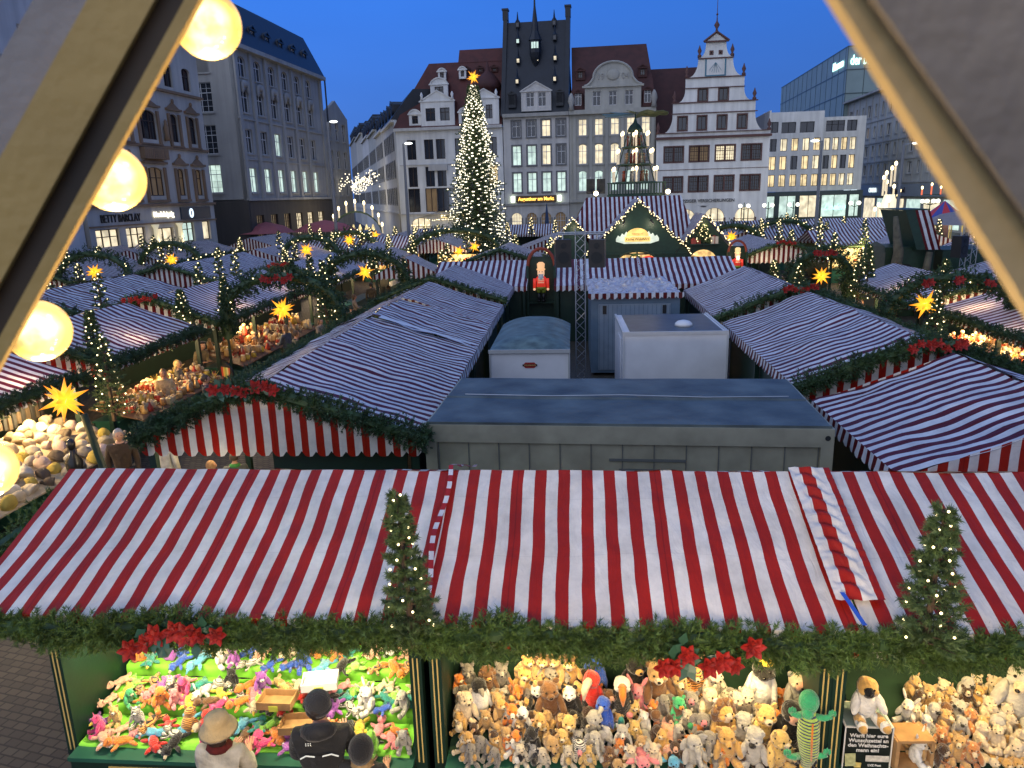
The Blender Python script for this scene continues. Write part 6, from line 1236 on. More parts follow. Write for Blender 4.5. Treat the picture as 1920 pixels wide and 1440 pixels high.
    # trousers, coat, shoes
    PM = pmat('trousers_%02d_%02d_%02d' % tuple(int(c * 99) for c in pants), pants, .8, .2, 10, .3, 25)
    CM = pmat('coat_%02d_%02d_%02d' % tuple(int(c * 99) for c in coat), coat, .75, .35, 7, 1.0, 16, sheen=.2)
    vn = ['pel', 'hil', 'knl', 'anl', 'hir', 'knr', 'anr']; ix = {n: i for i, n in enumerate(vn)}
    link('trousers', skin_mesh('trousers', [P[n] for n in vn], [(0, 1), (1, 2), (2, 3), (0, 4), (4, 5), (5, 6)], [.15, .105, .08, .07, .105, .08, .07], 0, [PM]), o)
    hem = P['pel'] + Vector((0, 0, -(coatl - .5) - .10))
    vn = [hem, P['pel'] + Vector((0, 0, .02)), P['sp'], P['ch'], P['nk'] + Vector((0, 0, -.03)), P['shl'], P['ell'], P['wrl'], P['shr'], P['elr'], P['wrr']]
    cr = [(.18, .14), (.17, .13), (.165, .13), (.175, .135), .075, (.078, .078), .062, .048, (.078, .078), .062, .048]
    link('coat', skin_mesh('coat', vn, [(0, 1), (1, 2), (2, 3), (3, 4), (3, 5), (5, 6), (6, 7), (3, 8), (8, 9), (9, 10)], cr, 2, [CM], 2), o)
    cl = MB(); cl.path([P['nk'] + Vector((math.cos(a) * .075, math.sin(a) * .07, -.01 + .012 * math.sin(a))) for a in [i * .52 for i in range(13)]], .024 if scarf is None else .042, 7); cl.build('scarf' if scarf else 'collar', pmat('scarf_%02d' % int(scarf[0] * 99), scarf, .9, .3, 20, .5) if scarf else CM, o, True)
    for n in ('l', 'r'):
        mb = MB(); mb.ball(P['to' + n] + Vector((0, .05, .02)), (.05, .13, .05), 12, 8); mb.build('shoe', SHOE, o, True)
    if hood:
        mb = MB(); mb.path([P['nk'] + Vector((math.cos(a) * .10, .05 + math.sin(a) * .085, .02 + .03 * math.sin(a))) for a in [math.pi * (-.1 + i * .13) for i in range(10)]], [.03, .05, .06, .065, .07, .07, .065, .06, .05, .03], 9); mb.build('hood', CM, o, True)
    def place(mb): mb.v = [tuple(HC + HR @ Vector(v)) for v in mb.v]; return mb
    if hair is not None:
        mb = MB(); mb.ball((0, .018, .022), (.089, .105, .112), 18, 14)
        for i, v in enumerate(mb.v):
            v = Vector(v)
            if v.y < -.045 and v.z < .065: v.y = -.045 + (v.y + .045) * .2
            if v.z < -.05 and not female: v.z = -.05
            v += Vector((noise.noise(v * 40), noise.noise(v * 40 + Vector((5, 0, 0))), noise.noise(v * 30))) * .008
            mb.v[i] = tuple(v)
        if female: mb.ball((0, .06, -.06), (.085, .06, .12), 14, 10)
        place(mb).build('hair', pmat('hair_%02d_%02d' % (int(hair[0] * 99), int(hair[2] * 99)), hair, .6, .3, 30, .6, 60), o, True)
    if hat:
        HM = pmat('hat_%02d_%02d' % (int(hatc[0] * 99), int(hatc[1] * 99)), hatc, .9, .15, 12, .5, 70, sheen=.3); mb = MB()
        if hat == 'bucket': mb.lathe([(.165, .005), (.168, .0), (.155, .03), (.112, .055), (.108, .10), (.10, .145), (.07, .165), (.01, .172)], (0, .01, -.01), 28)
        elif hat == 'cap': mb.lathe([(.10, .0), (.105, .04), (.10, .10), (.07, .14), (.01, .155)], (0, .01, .0), 22); mb.lathe([(.104, 0), (.108, .015), (.104, .035)], (0, .01, -.005), 22)
        elif hat == 'hoodup': mb.ball((0, .03, .0), (.125, .135, .16), 20, 14)
        elif hat == 'beret': mb.ball((0, .02, .10), (.13, .13, .04), 18, 10)
        if hat in ('cap', 'bucket'): mb.v = [tuple(RX(-.12) @ Vector(v)) for v in mb.v]
        place(mb).build('hat', HM, o, True)
    return o
F_ = 'shoppers in front of the toy stalls'
def zp(px, py, z): return atZ(px, py, z)
def ground(v): return Vector((v.x, v.y, 0))
pw = person('woman in a sand coloured bucket hat and dark red scarf before the toys', ground(zp(408, 1362, 1.62)), rad(178), 1.70, (.50, .46, .36), (.03, .03, .05), hair=(.04, .02, .012), hat='bucket', hatc=(.58, .42, .19), female=True, group=F_, scarf=(.10, .008, .006), arms='front', coatl=.8)
pmn = person('man in a black beanie and black jacket with white piping before the left toy stall', ground(zp(600, 1345, 1.66)), rad(184), 1.86, (.010, .010, .010), (.02, .02, .03), hair=(.03, .02, .015), hat='cap', hatc=(.022, .022, .022), group=F_, arms='front', headyaw=-.35, hood=True)
mb = MB(); mb.path([(-.15, .155, 1.30), (-.10, .175, 1.34), (-.03, .18, 1.33)], .006, 6); mb.path([(.15, .155, 1.30), (.10, .175, 1.34), (.03, .18, 1.33)], .006, 6); [mb.ball((.06 + .018 * i, .155, 1.42 + .016 * j_), .005, 6, 4) for i in range(3) for j_ in range(2)]; mb.build('reflective_piping', emat('piping_glow', (.9, .9, .8), .5), pmn)  # piping glows by itself in place of light thrown back
person('child in a black hood with a fur collar beside the man in the beanie', ground(zp(678, 1405, 1.40)), rad(170), 1.50, (.012, .012, .012), (.02, .02, .03), hat='hoodup', hatc=(.008, .008, .008), group=F_, scarf=(.30, .20, .09), arms='front')
# sellers
person('seller in an apricot sweater with folded arms inside the left toy stall', M(-3.02, 7.18, .12), rad(-5), 1.72, (.62, .26, .12), (.05, .05, .05), hair=(.10, .05, .02), female=True, arms='front', lean=.28, group='stall sellers')
person('seller in an olive jacket inside the right toy stall', M(4.15, 7.15, 0.1), rad(-8), 1.78, (.10, .075, .035), (.05, .04, .03), hair=(.05, .03, .02), arms='front', group='stall sellers', lean=.1)
person('seller in olive trousers and jacket behind the plush animals of the middle stall', M(1.35, 7.2, .3), rad(-5), 1.75, (.16, .15, .08), (.16, .15, .08), hair=(.05, .03, .02), arms='front', group='stall sellers')
# near the row corner on the left
GA_ = 'visitors in the near left aisle'
person('grey haired man in a dark brown coat by the knitted goods', ground(zp(222, 815, 1.70)), rad(20), 1.80, (.055, .030, .012), (.02, .02, .02), hair=(.36, .34, .32), group=GA_, coatl=.9, headyaw=.3)
person('woman in a white jacket with a dark bag strap left of the striped gable', ground(zp(308, 820, 1.60)), rad(160), 1.68, (.60, .56, .46), (.04, .04, .05), hair=(.12, .06, .03), female=True, group=GA_)
person('blond child half hidden by the scalloped gable edge', ground(zp(395, 872, 1.35)), rad(120), 1.42, (.30, .28, .22), (.03, .03, .05), hair=(.35, .20, .09), female=True, group=GA_)
person('person with a green scarf under the striped gable', ground(zp(440, 868, 1.35)), rad(200), 1.55, (.06, .07, .07), (.03, .03, .05), hair=(.06, .04, .03), group=GA_, scarf=(.05, .25, .06))
person('man in a beige jacket bending over the goods in the left aisle', ground(zp(368, 655, 1.50)), rad(60), 1.75, (.30, .22, .10), (.03, .03, .03), hat='beret', hatc=(.02, .02, .02), group=GA_, lean=.5, arms='front')
person('woman with a blond ponytail at the left aisle stall', ground(zp(332, 680, 1.6)), rad(100), 1.66, (.10, .09, .07), (.02, .02, .02), hair=(.45, .33, .15), female=True, group=GA_, arms='front')
person('person in a cream coat walking in the left aisle', ground(zp(306, 700, 1.6)), rad(30), 1.70, (.60, .45, .25), (.03, .03, .03), hair=(.30, .18, .08), female=True, group=GA_, coatl=1.0)
rb = empty('round_signboard', M(-10.2, 20.6, 1.15), -MK - .5, 'round board with red, yellow and green stripes in the left aisle', 'sign')
mb = MB(); mb.tube((0, -.02, 0), (0, .02, 0), .30, None, 26); mb.build('disc', BLACK, rb)
for i, cl_ in enumerate(((.45, .05, .03), (.60, .35, .08), (.30, .35, .08), (.60, .50, .20), (.50, .12, .05))): mb = MB(); mb.b2(-.20 + i * .08, -.13 + i * .08, -.032, -.024, -.18, .18); mb.build('stripe', pmat('disc_%d' % i, cl_, .5, 0), rb)
mb = MB(); mb.tube((0, 0, -.3), (0, 0, -1.15), .03, None, 8); mb.build('stand', BLACK, rb)
# the crowd: four coats reused, each figure in its own place
protos = []
R = random.Random(99)
defs = [((.02, .02, .025), (.02, .02, .03), (.08, .05, .03), None, 1.76, False), ((.05, .06, .09), (.02, .02, .02), (.20, .12, .06), None, 1.70, True), ((.10, .07, .04), (.03, .03, .04), None, 'cap', 1.74, False), ((.25, .20, .15), (.03, .03, .05), (.10, .06, .03), None, 1.66, True), ((.04, .09, .06), (.02, .02, .03), (.30, .28, .25), None, 1.78, False), ((.16, .03, .03), (.03, .03, .04), (.06, .04, .03), None, 1.65, True)]
cn_ = ['black coat', 'dark blue coat', 'brown jacket and cap', 'beige coat', 'dark green coat', 'dark red coat']
spots = []
for (n_, a0, a1, b0, b1, w) in ((9, -10.6, -7.6, 24.0, 31.0, 'beyond the first left arch'), (8, -10.6, -7.6, 33.0, 41.0, 'beyond the second left arch'), (3, -10.3, -8.0, 16.5, 20.0, 'in the near left aisle'), (14, 8.9, 11.0, 28.0, 39.0, 'around the right aisle star'), (5, 9.0, 10.6, 17.0, 26.0, 'by the gift stall'), (14, -7.0, -.5, 40.5, 52.0, 'before the Christmas tree'), (10, 11.0, 19.0, 42.0, 49.0, 'before the lit yellow stall'), (5, -24.5, -21.6, 30.0, 40.0, 'in the outer left aisle')):
    for k in range(n_): spots.append((R.uniform(a0, a1), b0 + (b1 - b0) * (k + R.random()) / n_, w, k))
cnt = {}
for i, (a, b, w, k) in enumerate(spots):
    q = i % len(defs)
    if q not in cnt:
        c_, p_, h_, ht, hh, fe = defs[q]; o = person('x', M(a, b), 0, hh, c_, p_, hair=h_, hat=ht, hatc=(.05, .04, .03), female=fe, fine=False, arms='front' if q % 2 else 'down'); cnt[q] = o
    else:
        o = copy_tree(cnt[q])
    o.location = M(a, b); o.rotation_euler = (0, 0, R.uniform(0, 6.28)); s_ = R.uniform(.93, 1.04); o.scale = (s_, s_, s_)
    side = ['nearest', 'second nearest', 'third nearest'] + ['%dth nearest' % j for j in range(4, 30)]
    tag(o, 'visitor in a %s, %s %s' % (cn_[q], side[k], w), 'person', 'visitors strolling through the market')
# ------------------------------------------------------------------ goods on the aisle stalls
def knit_hat(label, loc, col, s=1.0, g='knitted hats on the left edge stall'):
    o = empty('knitted_hat', loc, R.uniform(0, 6), label, 'knitted hat', g); o.scale = (s,) * 3
    o.rotation_euler = (R.uniform(-1.3, 1.3), R.uniform(-1.3, 1.3), R.uniform(0, 6)); o.scale = (s, s * R.uniform(.6, 1), s * .8)
    mt = pmat('knit_%02d_%02d_%02d' % tuple(int(c * 99) for c in col), col, .95, .15, 10, .9, 90)
    if 'hat' not in _toy:
        mb = MB(); mb.lathe([(.085, 0), (.10, .03), (.10, .08), (.08, .13), (.04, .16), (.005, .17)], n=16); _toy['hat'] = mb.mesh('crown', [mt], True)
        mb = MB(); mb.lathe([(.095, -.01), (.105, .0), (.105, .035), (.097, .045)], n=16); _toy['brim'] = mb.mesh('turn_up', [mt], True); mb = MB(); mb.ball((0, 0, .185), .032, 10, 8); _toy['pom'] = mb.mesh('pompom', [mt], True)
    for nm in ('hat', 'brim') + (('pom',) if R.random() < .15 else ()):
        p = link({'hat': 'crown', 'brim': 'turn_up', 'pom': 'pompom'}[nm], _toy[nm], o); recolor(p, mt)
    return o
HCOL = [((.66, .56, .38), 'cream'), ((.22, .18, .12), 'brown grey'), ((.72, .68, .56), 'white'), ((.60, .50, .34), 'sand coloured'), ((.66, .50, .42), 'pale pink'), ((.35, .30, .20), 'olive'), ((.30, .27, .22), 'grey'), ((.50, .38, .08), 'mustard'), ((.68, .62, .48), 'ivory'), ((.14, .11, .08), 'dark brown')]
OD = ['first', 'second', 'third', 'fourth', 'fifth', 'sixth', 'seventh', 'eighth', 'ninth', 'tenth', 'eleventh', 'twelfth', 'thirteenth', 'fourteenth']
# display tables along the aisle
def table(label, a0, a1, b0, b1, z0, z1, mt=None):
    o = empty('sales_table', M((a0 + a1) / 2, b0), -MK, label, 'table', 'sales tables along the aisles'); w = (a1 - a0) / 2
    mb = MB(); P = [(-w, 0, z0), (w, 0, z1), (w, b1 - b0, z1), (-w, b1 - b0, z0)]; mb.add(P + [(p[0], p[1], p[2] - .03) for p in P], [(0, 1, 2, 3), (7, 6, 5, 4), (0, 4, 5, 1), (1, 5, 6, 2), (2, 6, 7, 3), (3, 7, 4, 0)]); mb.build('table_top', mt or WOOD, o)
    for x in (-w + .05, w - .05):
        for y in (.1, b1 - b0 - .1): mb = MB(); mb.b2(x - .03, x + .03, y - .03, y + .03, 0, min(z0, z1) - .03); mb.build('leg', GREEN, o)
    return o
CRM = pmat('cream_felt', (.50, .40, .24), .9, .2, 6, .4)
table('sloping table of knitted goods at the far left', -12.0, -9.9, 9.6, 15.4, 1.35, .85, CRM)
for i in range(8):
    for j_ in range(14):
        a = -11.85 + 1.85 * i / 7.0 + R.uniform(-.05, .05); b = 9.8 + 5.4 * j_ / 13 + R.uniform(-.12, .12); z = 1.35 - .5 * (a + 12.0) / 2.1 + .02
        c_, nm = HCOL[R.randrange(len(HCOL))] if i > 1 else HCOL[R.randrange(3)]
        knit_hat('%s knitted hat, %s of the %s line from the aisle, left edge stall' % (nm, OD[j_], OD[7 - i]), M(a, b, z), c_, R.uniform(1.25, 1.7))
rackm = [pmat('glove_dark', (.02, .02, .02), .9, .2), pmat('glove_brown', (.07, .05, .03), .9, .2)]
for k in range(2):
    o = empty('glove_rack', M(-12.05 - .0 * k, 10.2 + 2.7 * k, 0), -MK, ['near', 'far'][k] + ' rack of hanging dark gloves and scarves on the left edge stall', 'rack', 'racks of gloves')
    mb = MB(); mb.tube((0, 0, 1.95), (0, 2.4, 1.95), .02, None, 6); mb.tube((0, 0, 0), (0, 0, 1.95), .02, None, 6); mb.tube((0, 2.4, 0), (0, 2.4, 1.95), .02, None, 6); mb.build('rail', METAL, o)
    for i in range(17):
        mb = MB(); mb.b2(-.07, .07, .08 + i * .14, .17 + i * .14, 1.45 + R.uniform(-.06, .06), 1.93); mb.build('hanging_gloves', rackm[i % 2], o)
mq = empty('mannequin', M(-9.45, 12.6, 0), .3, 'dark mannequin bust on a stand at the knitted goods table', 'mannequin')
mb = MB(); mb.path([(0, 0, .3), (0, 0, 1.15), (0, 0, 1.35), (0, .0, 1.5), (0, 0, 1.62)], [.03, .13, .16, .06, .05], 14); mb.ball((0, 0, 1.68), (.08, .1, .12)); mb.build('bust', pmat('mannequin_black', (.02, .02, .02), .25, 0), mq, True); mb = MB(); mb.tube((0, 0, 0), (0, 0, .35), .02, None, 8); mb.lathe([(.2, 0), (.2, .02)], n=16); mb.build('stand', METAL, mq)
# small goods: wooden figures, boxes, baubles, jars
def fig(kind, label, loc, col, s, g):
    o = empty({'angel': 'wooden_figure', 'box': 'gift_box', 'jar': 'candle_jar', 'ball': 'glass_bauble', 'twig': 'straw_star'}[kind], loc, R.uniform(0, 6), label, {'angel': 'wooden figure', 'box': 'gift box', 'jar': 'candle jar', 'ball': 'bauble', 'twig': 'straw star'}[kind], g); o.scale = (s,) * 3
    mt = pmat('g_%02d_%02d_%02d' % tuple(int(c * 99) for c in col), col, .5, .12, 10)
    key = 'fig_' + kind
    if key not in _toy:
        a_, b_ = MB(), MB()
        if kind == 'angel': a_.lathe([(.07, 0), (.06, .06), (.035, .14), (.02, .17)], n=12); b_.ball((0, 0, .20), .035, 10, 8); b_.ball((-.05, .02, .13), (.04, .008, .05)); b_.ball((.05, .02, .13), (.04, .008, .05)); nm = ('robe', 'head')
        elif kind == 'box': a_.b2(-.08, .08, -.06, .06, 0, .1); b_.b2(-.085, .085, -.01, .01, -.001, .104); b_.b2(-.01, .01, -.065, .065, -.001, .106); b_.ball((0, 0, .115), (.03, .02, .02)); nm = ('box', 'ribbon')
        elif kind == 'jar': a_.lathe([(.04, 0), (.055, .02), (.055, .09), (.04, .11)], n=14); b_.lathe([(.045, .11), (.045, .13), (.01, .135)], n=14); nm = ('jar', 'lid')
        elif kind == 'ball': a_.ball((0, 0, .06), .06, 14, 10); b_.tube((0, 0, .115), (0, 0, .14), .015, None, 8); nm = ('glass', 'cap')
        else:
            for i in range(9): an = i * .7; a_.tube((0, 0, .05), (math.cos(an) * .14, math.sin(an) * .06, .05 + .14 * math.sin(an * 1.3)), .008, .004, 5)
            b_.ball((0, 0, .05), .025, 8, 6); nm = ('straws', 'knot')
        _toy[key] = (a_.mesh(nm[0], [mt], kind not in ('box',)), b_.mesh(nm[1], [mt], True), nm)
    A_, B_, nm = _toy[key]; p = link(nm[0], A_, o); recolor(p, mt); q = link(nm[1], B_, o); recolor(q, pmat('light_trim', (.65, .5, .3), .5, .1))
def goods(side, a0, a1, b0, b1, z0, z1, na, nb, kinds, cols, where, s=(1.1, 1.6)):
    for j_ in range(nb):
        for i in range(na):
            f = (i + R.uniform(.2, .8)) / na; a = a0 + (a1 - a0) * f; b = b0 + (b1 - b0) * (j_ + R.uniform(.1, .9)) / nb; k = R.choice(kinds); c_, nm = R.choice(cols)
            kn = {'angel': 'wooden figure', 'box': 'gift box', 'jar': 'candle jar', 'ball': 'bauble', 'twig': 'straw star'}[k]
            fig(k, '%s %s, %s place, %s line, %s' % (nm, kn, OD[i % 14], (OD + ['%dth' % q for q in range(15, 60)])[j_], where), M(a, b, z0 + (z1 - z0) * f + .01), c_, R.uniform(*s), 'goods ' + where)
WC = [((.60, .38, .14), 'pale wooden'), ((.45, .22, .07), 'brown'), ((.65, .50, .25), 'cream'), ((.50, .06, .03), 'red'), ((.55, .40, .06), 'golden')]
RC = [((.65, .05, .02), 'red'), ((.70, .12, .04), 'bright red'), ((.75, .60, .35), 'cream'), ((.70, .35, .08), 'orange'), ((.70, .68, .60), 'white')]
table('table of carved goods before the large tent on the left', -11.9, -10.5, 16.7, 21.2, 1.2, .9, BROWNW); goods('l', -11.8, -10.6, 16.9, 21.0, 1.2, .9, 6, 14, ['angel', 'box', 'jar', 'twig'], WC, 'on the table before the large left tent')
table('table of straw and wooden goods behind the near left arch', -12.0, -10.6, 22.6, 29.8, 1.4, .9, BROWNW); goods('l', -11.9, -10.7, 22.8, 29.6, 1.4, .9, 5, 16, ['angel', 'twig', 'jar', 'box'], WC, 'behind the near left arch', (1.3, 1.9))
# gift stall on the right: shelves facing the aisle, warm red
table('lower table of the gift stall at the right edge', 11.0, 12.6, 16.8, 24.0, 1.15, 1.3, pmat('red_felt', (.50, .03, .02), .9, .1)); goods('r', 11.1, 12.5, 16.9, 23.9, 1.15, 1.3, 6, 20, ['angel', 'box', 'jar', 'ball', 'angel'], RC, 'on the lower table of the gift stall', (1.3, 2.1))
bw = empty('display_wall', M(12.9, 16.7, 0), -MK, 'red back wall with white shelves and boards in the gift stall', 'display wall')
mb = MB(); mb.b2(-.02, .02, 0, 7.4, 0, 2.25); mb.build('board', pmat('red_felt', (.50, .03, .02)), bw)
for z in (1.45, 1.75, 2.0): mb = MB(); mb.b2(-.30, -.03, .05, 7.3, z - .02, z); mb.build('shelf', pmat('cream_shelf', (.70, .58, .38), .5, .05), bw)
goods('r', 12.65, 12.85, 16.8, 24.0, 1.46, 1.46, 1, 22, ['angel', 'jar', 'ball', 'box'], RC, 'on the first shelf of the gift stall', (1.1, 1.5)); goods('r', 12.65, 12.85, 16.8, 24.0, 1.76, 1.76, 1, 22, ['angel', 'jar', 'ball'], RC, 'on the second shelf of the gift stall', (1.0, 1.3))
for k, (b, c_) in enumerate(((24.1, (.62, .45, .24)), (25.3, (.60, .06, .03)))):
    o = empty('display_board', M(11.3, b, 0), -MK + rad(70), ['plain cream board', 'red advent calendar board with many little doors'][k] + ' beside the gift stall', 'board', 'boards beside the gift stall')
    mb = MB(); mb.b2(-.5, .5, -.03, .03, .5, 2.1); mb.build('panel', pmat('board_%d' % k, c_, .6, .1), o)
    mb = MB(); mb.b2(-.56, -.50, -.05, .05, 0, 2.15); mb.b2(.5, .56, -.05, .05, 0, 2.15); mb.build('frame', GREEN, o)
    if k: mb = MB(); [mb.b2(-.4 + i * .2, -.27 + i * .2, -.04, -.032, .7 + j_ * .18, .8 + j_ * .18) for i in range(4) for j_ in range(5)]; mb.build('little_doors', pmat('door_print', (.08, .05, .03), .6, .2), o)
# lit fronts of the far stalls
for lb_, a0, a1, b, z0, z1, c_ in (('glowing goods behind the crossing tent, left half', -20.3, -16.4, 55.9, .9, 2.15, (1, .60, .25)), ('glowing goods behind the crossing tent, right half', -15.7, -11.5, 55.3, .9, 2.15, (1, .55, .2)), ('yellow lit counter of the stall on the right', 15.4, 20.8, 49.9, .8, 2.2, (1, .75, .30)), ('bright goods stall left of the crossing tents', -19.6, -17.0, 45.6, .8, 2.0, (1, .62, .25)), ('glowing stall front before the tree', -9.5, -5.8, 52.0, .8, 2.1, (1, .65, .25))):
    o = empty('lit_shelf_wall', M(a0, b, 0), -MK, lb_, 'display wall', 'lit shelf walls of far stalls'); w = a1 - a0
    mb = MB(); mb.b2(0, w, .0, .04, z0, z1); mb.build('back_panel', emat('lit_panel_%02d' % int(c_[1] * 99), c_, 1.0, var=.7, scale=4), o)
    for i in range(int(w / .45)):
        for z in (z0 + .05, z0 + .5, z0 + .9):
            mb = MB(); hh = R.uniform(.12, .32); mb.lathe([(.10, 0), (.12, hh * .5), (.05, hh)], (.2 + i * .45, -.12, z), 8); mb.build('ware', [pmat('w1', (.5, .1, .04)), pmat('w2', (.6, .4, .1)), pmat('w3', (.7, .6, .4)), pmat('w4', (.1, .15, .1))][R.randrange(4)], o, True)
# ------------------------------------------------------------------ buildings round the square
def wmat(name, col, var=.12, sc=.35, rough=.85, bump=.25):
    if name in MATS: return MATS[name]
    m = pmat(name, col, rough, var, sc, bump, 7); n = m.node_tree.nodes; l = m.node_tree.links
    # rain streaks: vertical noise
    b = n['Principled BSDF']; src = b.inputs['Base Color'].links[0].from_socket; tcn = n.new('ShaderNodeTexCoord'); mp = n.new('ShaderNodeMapping'); mp.inputs['Scale'].default_value = (1.6, 1.6, .12); l.new(tcn.outputs['Object'], mp.inputs[0])
    z = n.new('ShaderNodeTexNoise'); z.inputs['Scale'].default_value = 1.2; z.inputs['Detail'].default_value = 6; l.new(mp.outputs[0], z.inputs[0])
    r_ = n.new('ShaderNodeMapRange'); r_.inputs['From Min'].default_value = .35; r_.inputs['From Max'].default_value = .7; r_.inputs['To Min'].default_value = 1.06; r_.inputs['To Max'].default_value = .84; l.new(z.outputs[0], r_.inputs['Value'])
    h = n.new('ShaderNodeVectorMath'); h.operation = 'SCALE'; l.new(src, h.inputs[0]); l.new(r_.outputs[0], h.inputs['Scale']); l.new(h.outputs[0], b.inputs['Base Color']); return m
STONE = wmat('pale_plaster', (.58, .56, .52)); STONE2 = wmat('grey_sandstone', (.37, .36, .33)); STONE3 = wmat('warm_grey_stone', (.42, .41, .36)); WPL = wmat('white_plaster', (.78, .77, .72)); CREAMP = wmat('cream_plaster', (.50, .47, .40)); OCH = wmat('ochre_sandstone', (.25, .16, .09)); DSTONE = wmat('dark_base_stone', (.075, .065, .055))
REDR = pmat('red_tiles', (.085, .020, .014), .7, .25, 1.2, .4, 6); DKR = pmat('dark_slate', (.009, .013, .020), .45, .25, 1.5, .3, 5); BRR = pmat('brown_red_tiles', (.062, .018, .014), .7, .25, 1.2, .4, 6); GLASSD = pmat('dark_window_glass', (.018, .022, .030), .08, .2, .7, spec=.9)
REDT = pmat('red_porphyry_trim', (.12, .055, .045), .7, .15); WFR = pmat('white_window_frame', (.60, .60, .58), .5, .05); BFR = pmat('brown_window_frame', (.06, .035, .022), .6, .1); GFR = pmat('grey_surround', (.16, .16, .16), .7, .1)
LW = emat('lit_window_warm', (1.0, .76, .40), .95, var=.45, scale=1.3); LC = emat('lit_window_cool', (.72, .92, .80), .85, var=.35, scale=1.3); LY = emat('lit_window_yellow', (1.0, .85, .56), .95, var=.4, scale=1.3); LD = emat('dim_window', (.8, .5, .22), .035, var=.8, scale=1.5)
PANE = {'d': GLASSD, 'w': LW, 'c': LC, 'y': LY, 'm': LD}
def facade_mesh(outline, holes, th=.35):
    c = bpy.data.curves.new('tmp', 'CURVE'); c.dimensions = '2D'; c.fill_mode = 'BOTH'; c.extrude = th / 2
    for pts in [outline] + holes:
        sp = c.splines.new('POLY'); sp.points.add(len(pts) - 1)
        for p, q in zip(sp.points, pts): p.co = (q[0], q[1], 0, 1)
        sp.use_cyclic_u = True
    o = bpy.data.objects.new('tmp', c); COL.objects.link(o); dg = bpy.context.evaluated_depsgraph_get(); me = bpy.data.meshes.new_from_object(o.evaluated_get(dg)); bpy.data.objects.remove(o); bpy.data.curves.remove(c)
    n = len(me.vertices); co = np.empty(n * 3, np.float32); me.vertices.foreach_get('co', co); co = co.reshape(-1, 3); out = np.stack([co[:, 0], -co[:, 2] + th / 2, co[:, 1]], 1); me.vertices.foreach_set('co', out.ravel()); me.update(); me.flip_normals() if hasattr(me, 'flip_normals') else None
    me.materials.clear(); return me
def hole(x, z, w, h, arc=0):
    if not arc: return [(x - w / 2, z), (x + w / 2, z), (x + w / 2, z + h), (x - w / 2, z + h)]
    n = 10; return [(x - w / 2, z), (x + w / 2, z), (x + w / 2, z + h - arc)] + [(x + w / 2 * math.cos(math.pi * i / n), z + h - arc + arc * math.sin(math.pi * i / n)) for i in range(1, n)] + [(x - w / 2, z + h - arc)]
_wm = {}
def window(root, x, z, w, h, lit='d', style='cross', arc=0, fr=None, sur=None, sill=True, y=.20, th=.35):
    fr = fr or WFR; key = (round(w, 2), round(h, 2), style, round(arc, 2), fr.name, sur.name if sur else '')
    if key not in _wm:
        mb = MB(); t = .07
        mb.b2(-w / 2, -w / 2 + t, -.03, .03, 0, h - arc); mb.b2(w / 2 - t, w / 2, -.03, .03, 0, h - arc); mb.b2(-w / 2 + t, w / 2 - t, -.03, .03, 0, t)
        if not arc: mb.b2(-w / 2 + t, w / 2 - t, -.03, .03, h - t, h)
        else: mb.path([(w / 2 * math.cos(math.pi * i / 10), 0, h - arc + arc * math.sin(math.pi * i / 10)) for i in range(11)], t * .6, 4)
        if style in ('cross', 'grid', 'two', 'tee'): mb.b2(-.035, .035, -.035, .035, t, h - t - arc * .1)
        if style in ('cross', 'grid'): mb.b2(-w / 2 + t, -.035, -.032, .032, h * .64, h * .64 + .07); mb.b2(.035, w / 2 - t, -.032, .032, h * .64, h * .64 + .07)
        if style in ('grid', 'lattice'):
            for i in (1, 3): mb.b2(-w / 2 + w * i / 4 - .018, -w / 2 + w * i / 4 + .018, -.02, .02, t, h - t)
            for i in (1, 2, 4): mb.b2(-w / 2 + t, w / 2 - t, -.018, .018, h * i / 5 - .015, h * i / 5 + .015)
        if style == 'triple':
            for i in (1, 2): mb.b2(-w / 2 + w * i / 3 - .05, -w / 2 + w * i / 3 + .05, -.03, .03, t, h - t)
            mb.b2(-w / 2 + t, w / 2 - t, -.026, .026, h * .62, h * .62 + .06)
        if style == 'side': mb.b2(-w / 6 - .04, -w / 6 + .04, -.03, .03, t, h - t)
        fm = mb.mesh('window_frame', fr); pm = MB(); pm.face(hole(0, 0.0, w, h, arc) and [(p[0], .035, p[1]) for p in hole(0, 0, w, h, arc)]); pmesh = pm.mesh('pane', GLASSD)
        sm = None
        if sur:
            s_ = MB(); q = .14; yy0, yy1 = -y - .05, -y + .0
            s_.b2(-w / 2 - q, -w / 2, yy0, -y + .06, -q, h + (q if not arc else -arc)); s_.b2(w / 2, w / 2 + q, yy0, -y + .06, -q, h + (q if not arc else -arc)); s_.b2(-w / 2, w / 2, yy0 + .003, -y + .06, -q, 0)
            if not arc: s_.b2(-w / 2, w / 2, yy0 + .003, -y + .06, h, h + q)
            sm = s_.mesh('surround', sur)
        sl = None
        if sill: s_ = MB(); s_.b2(-w / 2 - .16, w / 2 + .16, -y - .14, -y - .052, -.16, -.03); sl = s_.mesh('sill', sur or STONE2)
        _wm[key] = (fm, pmesh, sm, sl)
    fm, pmesh, sm, sl = _wm[key]
    f = link('window', fm, root, (x, y, z)); p = link('pane', pmesh, f); recolor(p, PANE[lit])
    if sm: link('surround', sm, f)
    if sl: link('sill', sl, f)
    return f
def bld(label, origin, rz, name='building', group='buildings round the square'): return empty(name, origin, rz, label, 'building', group)
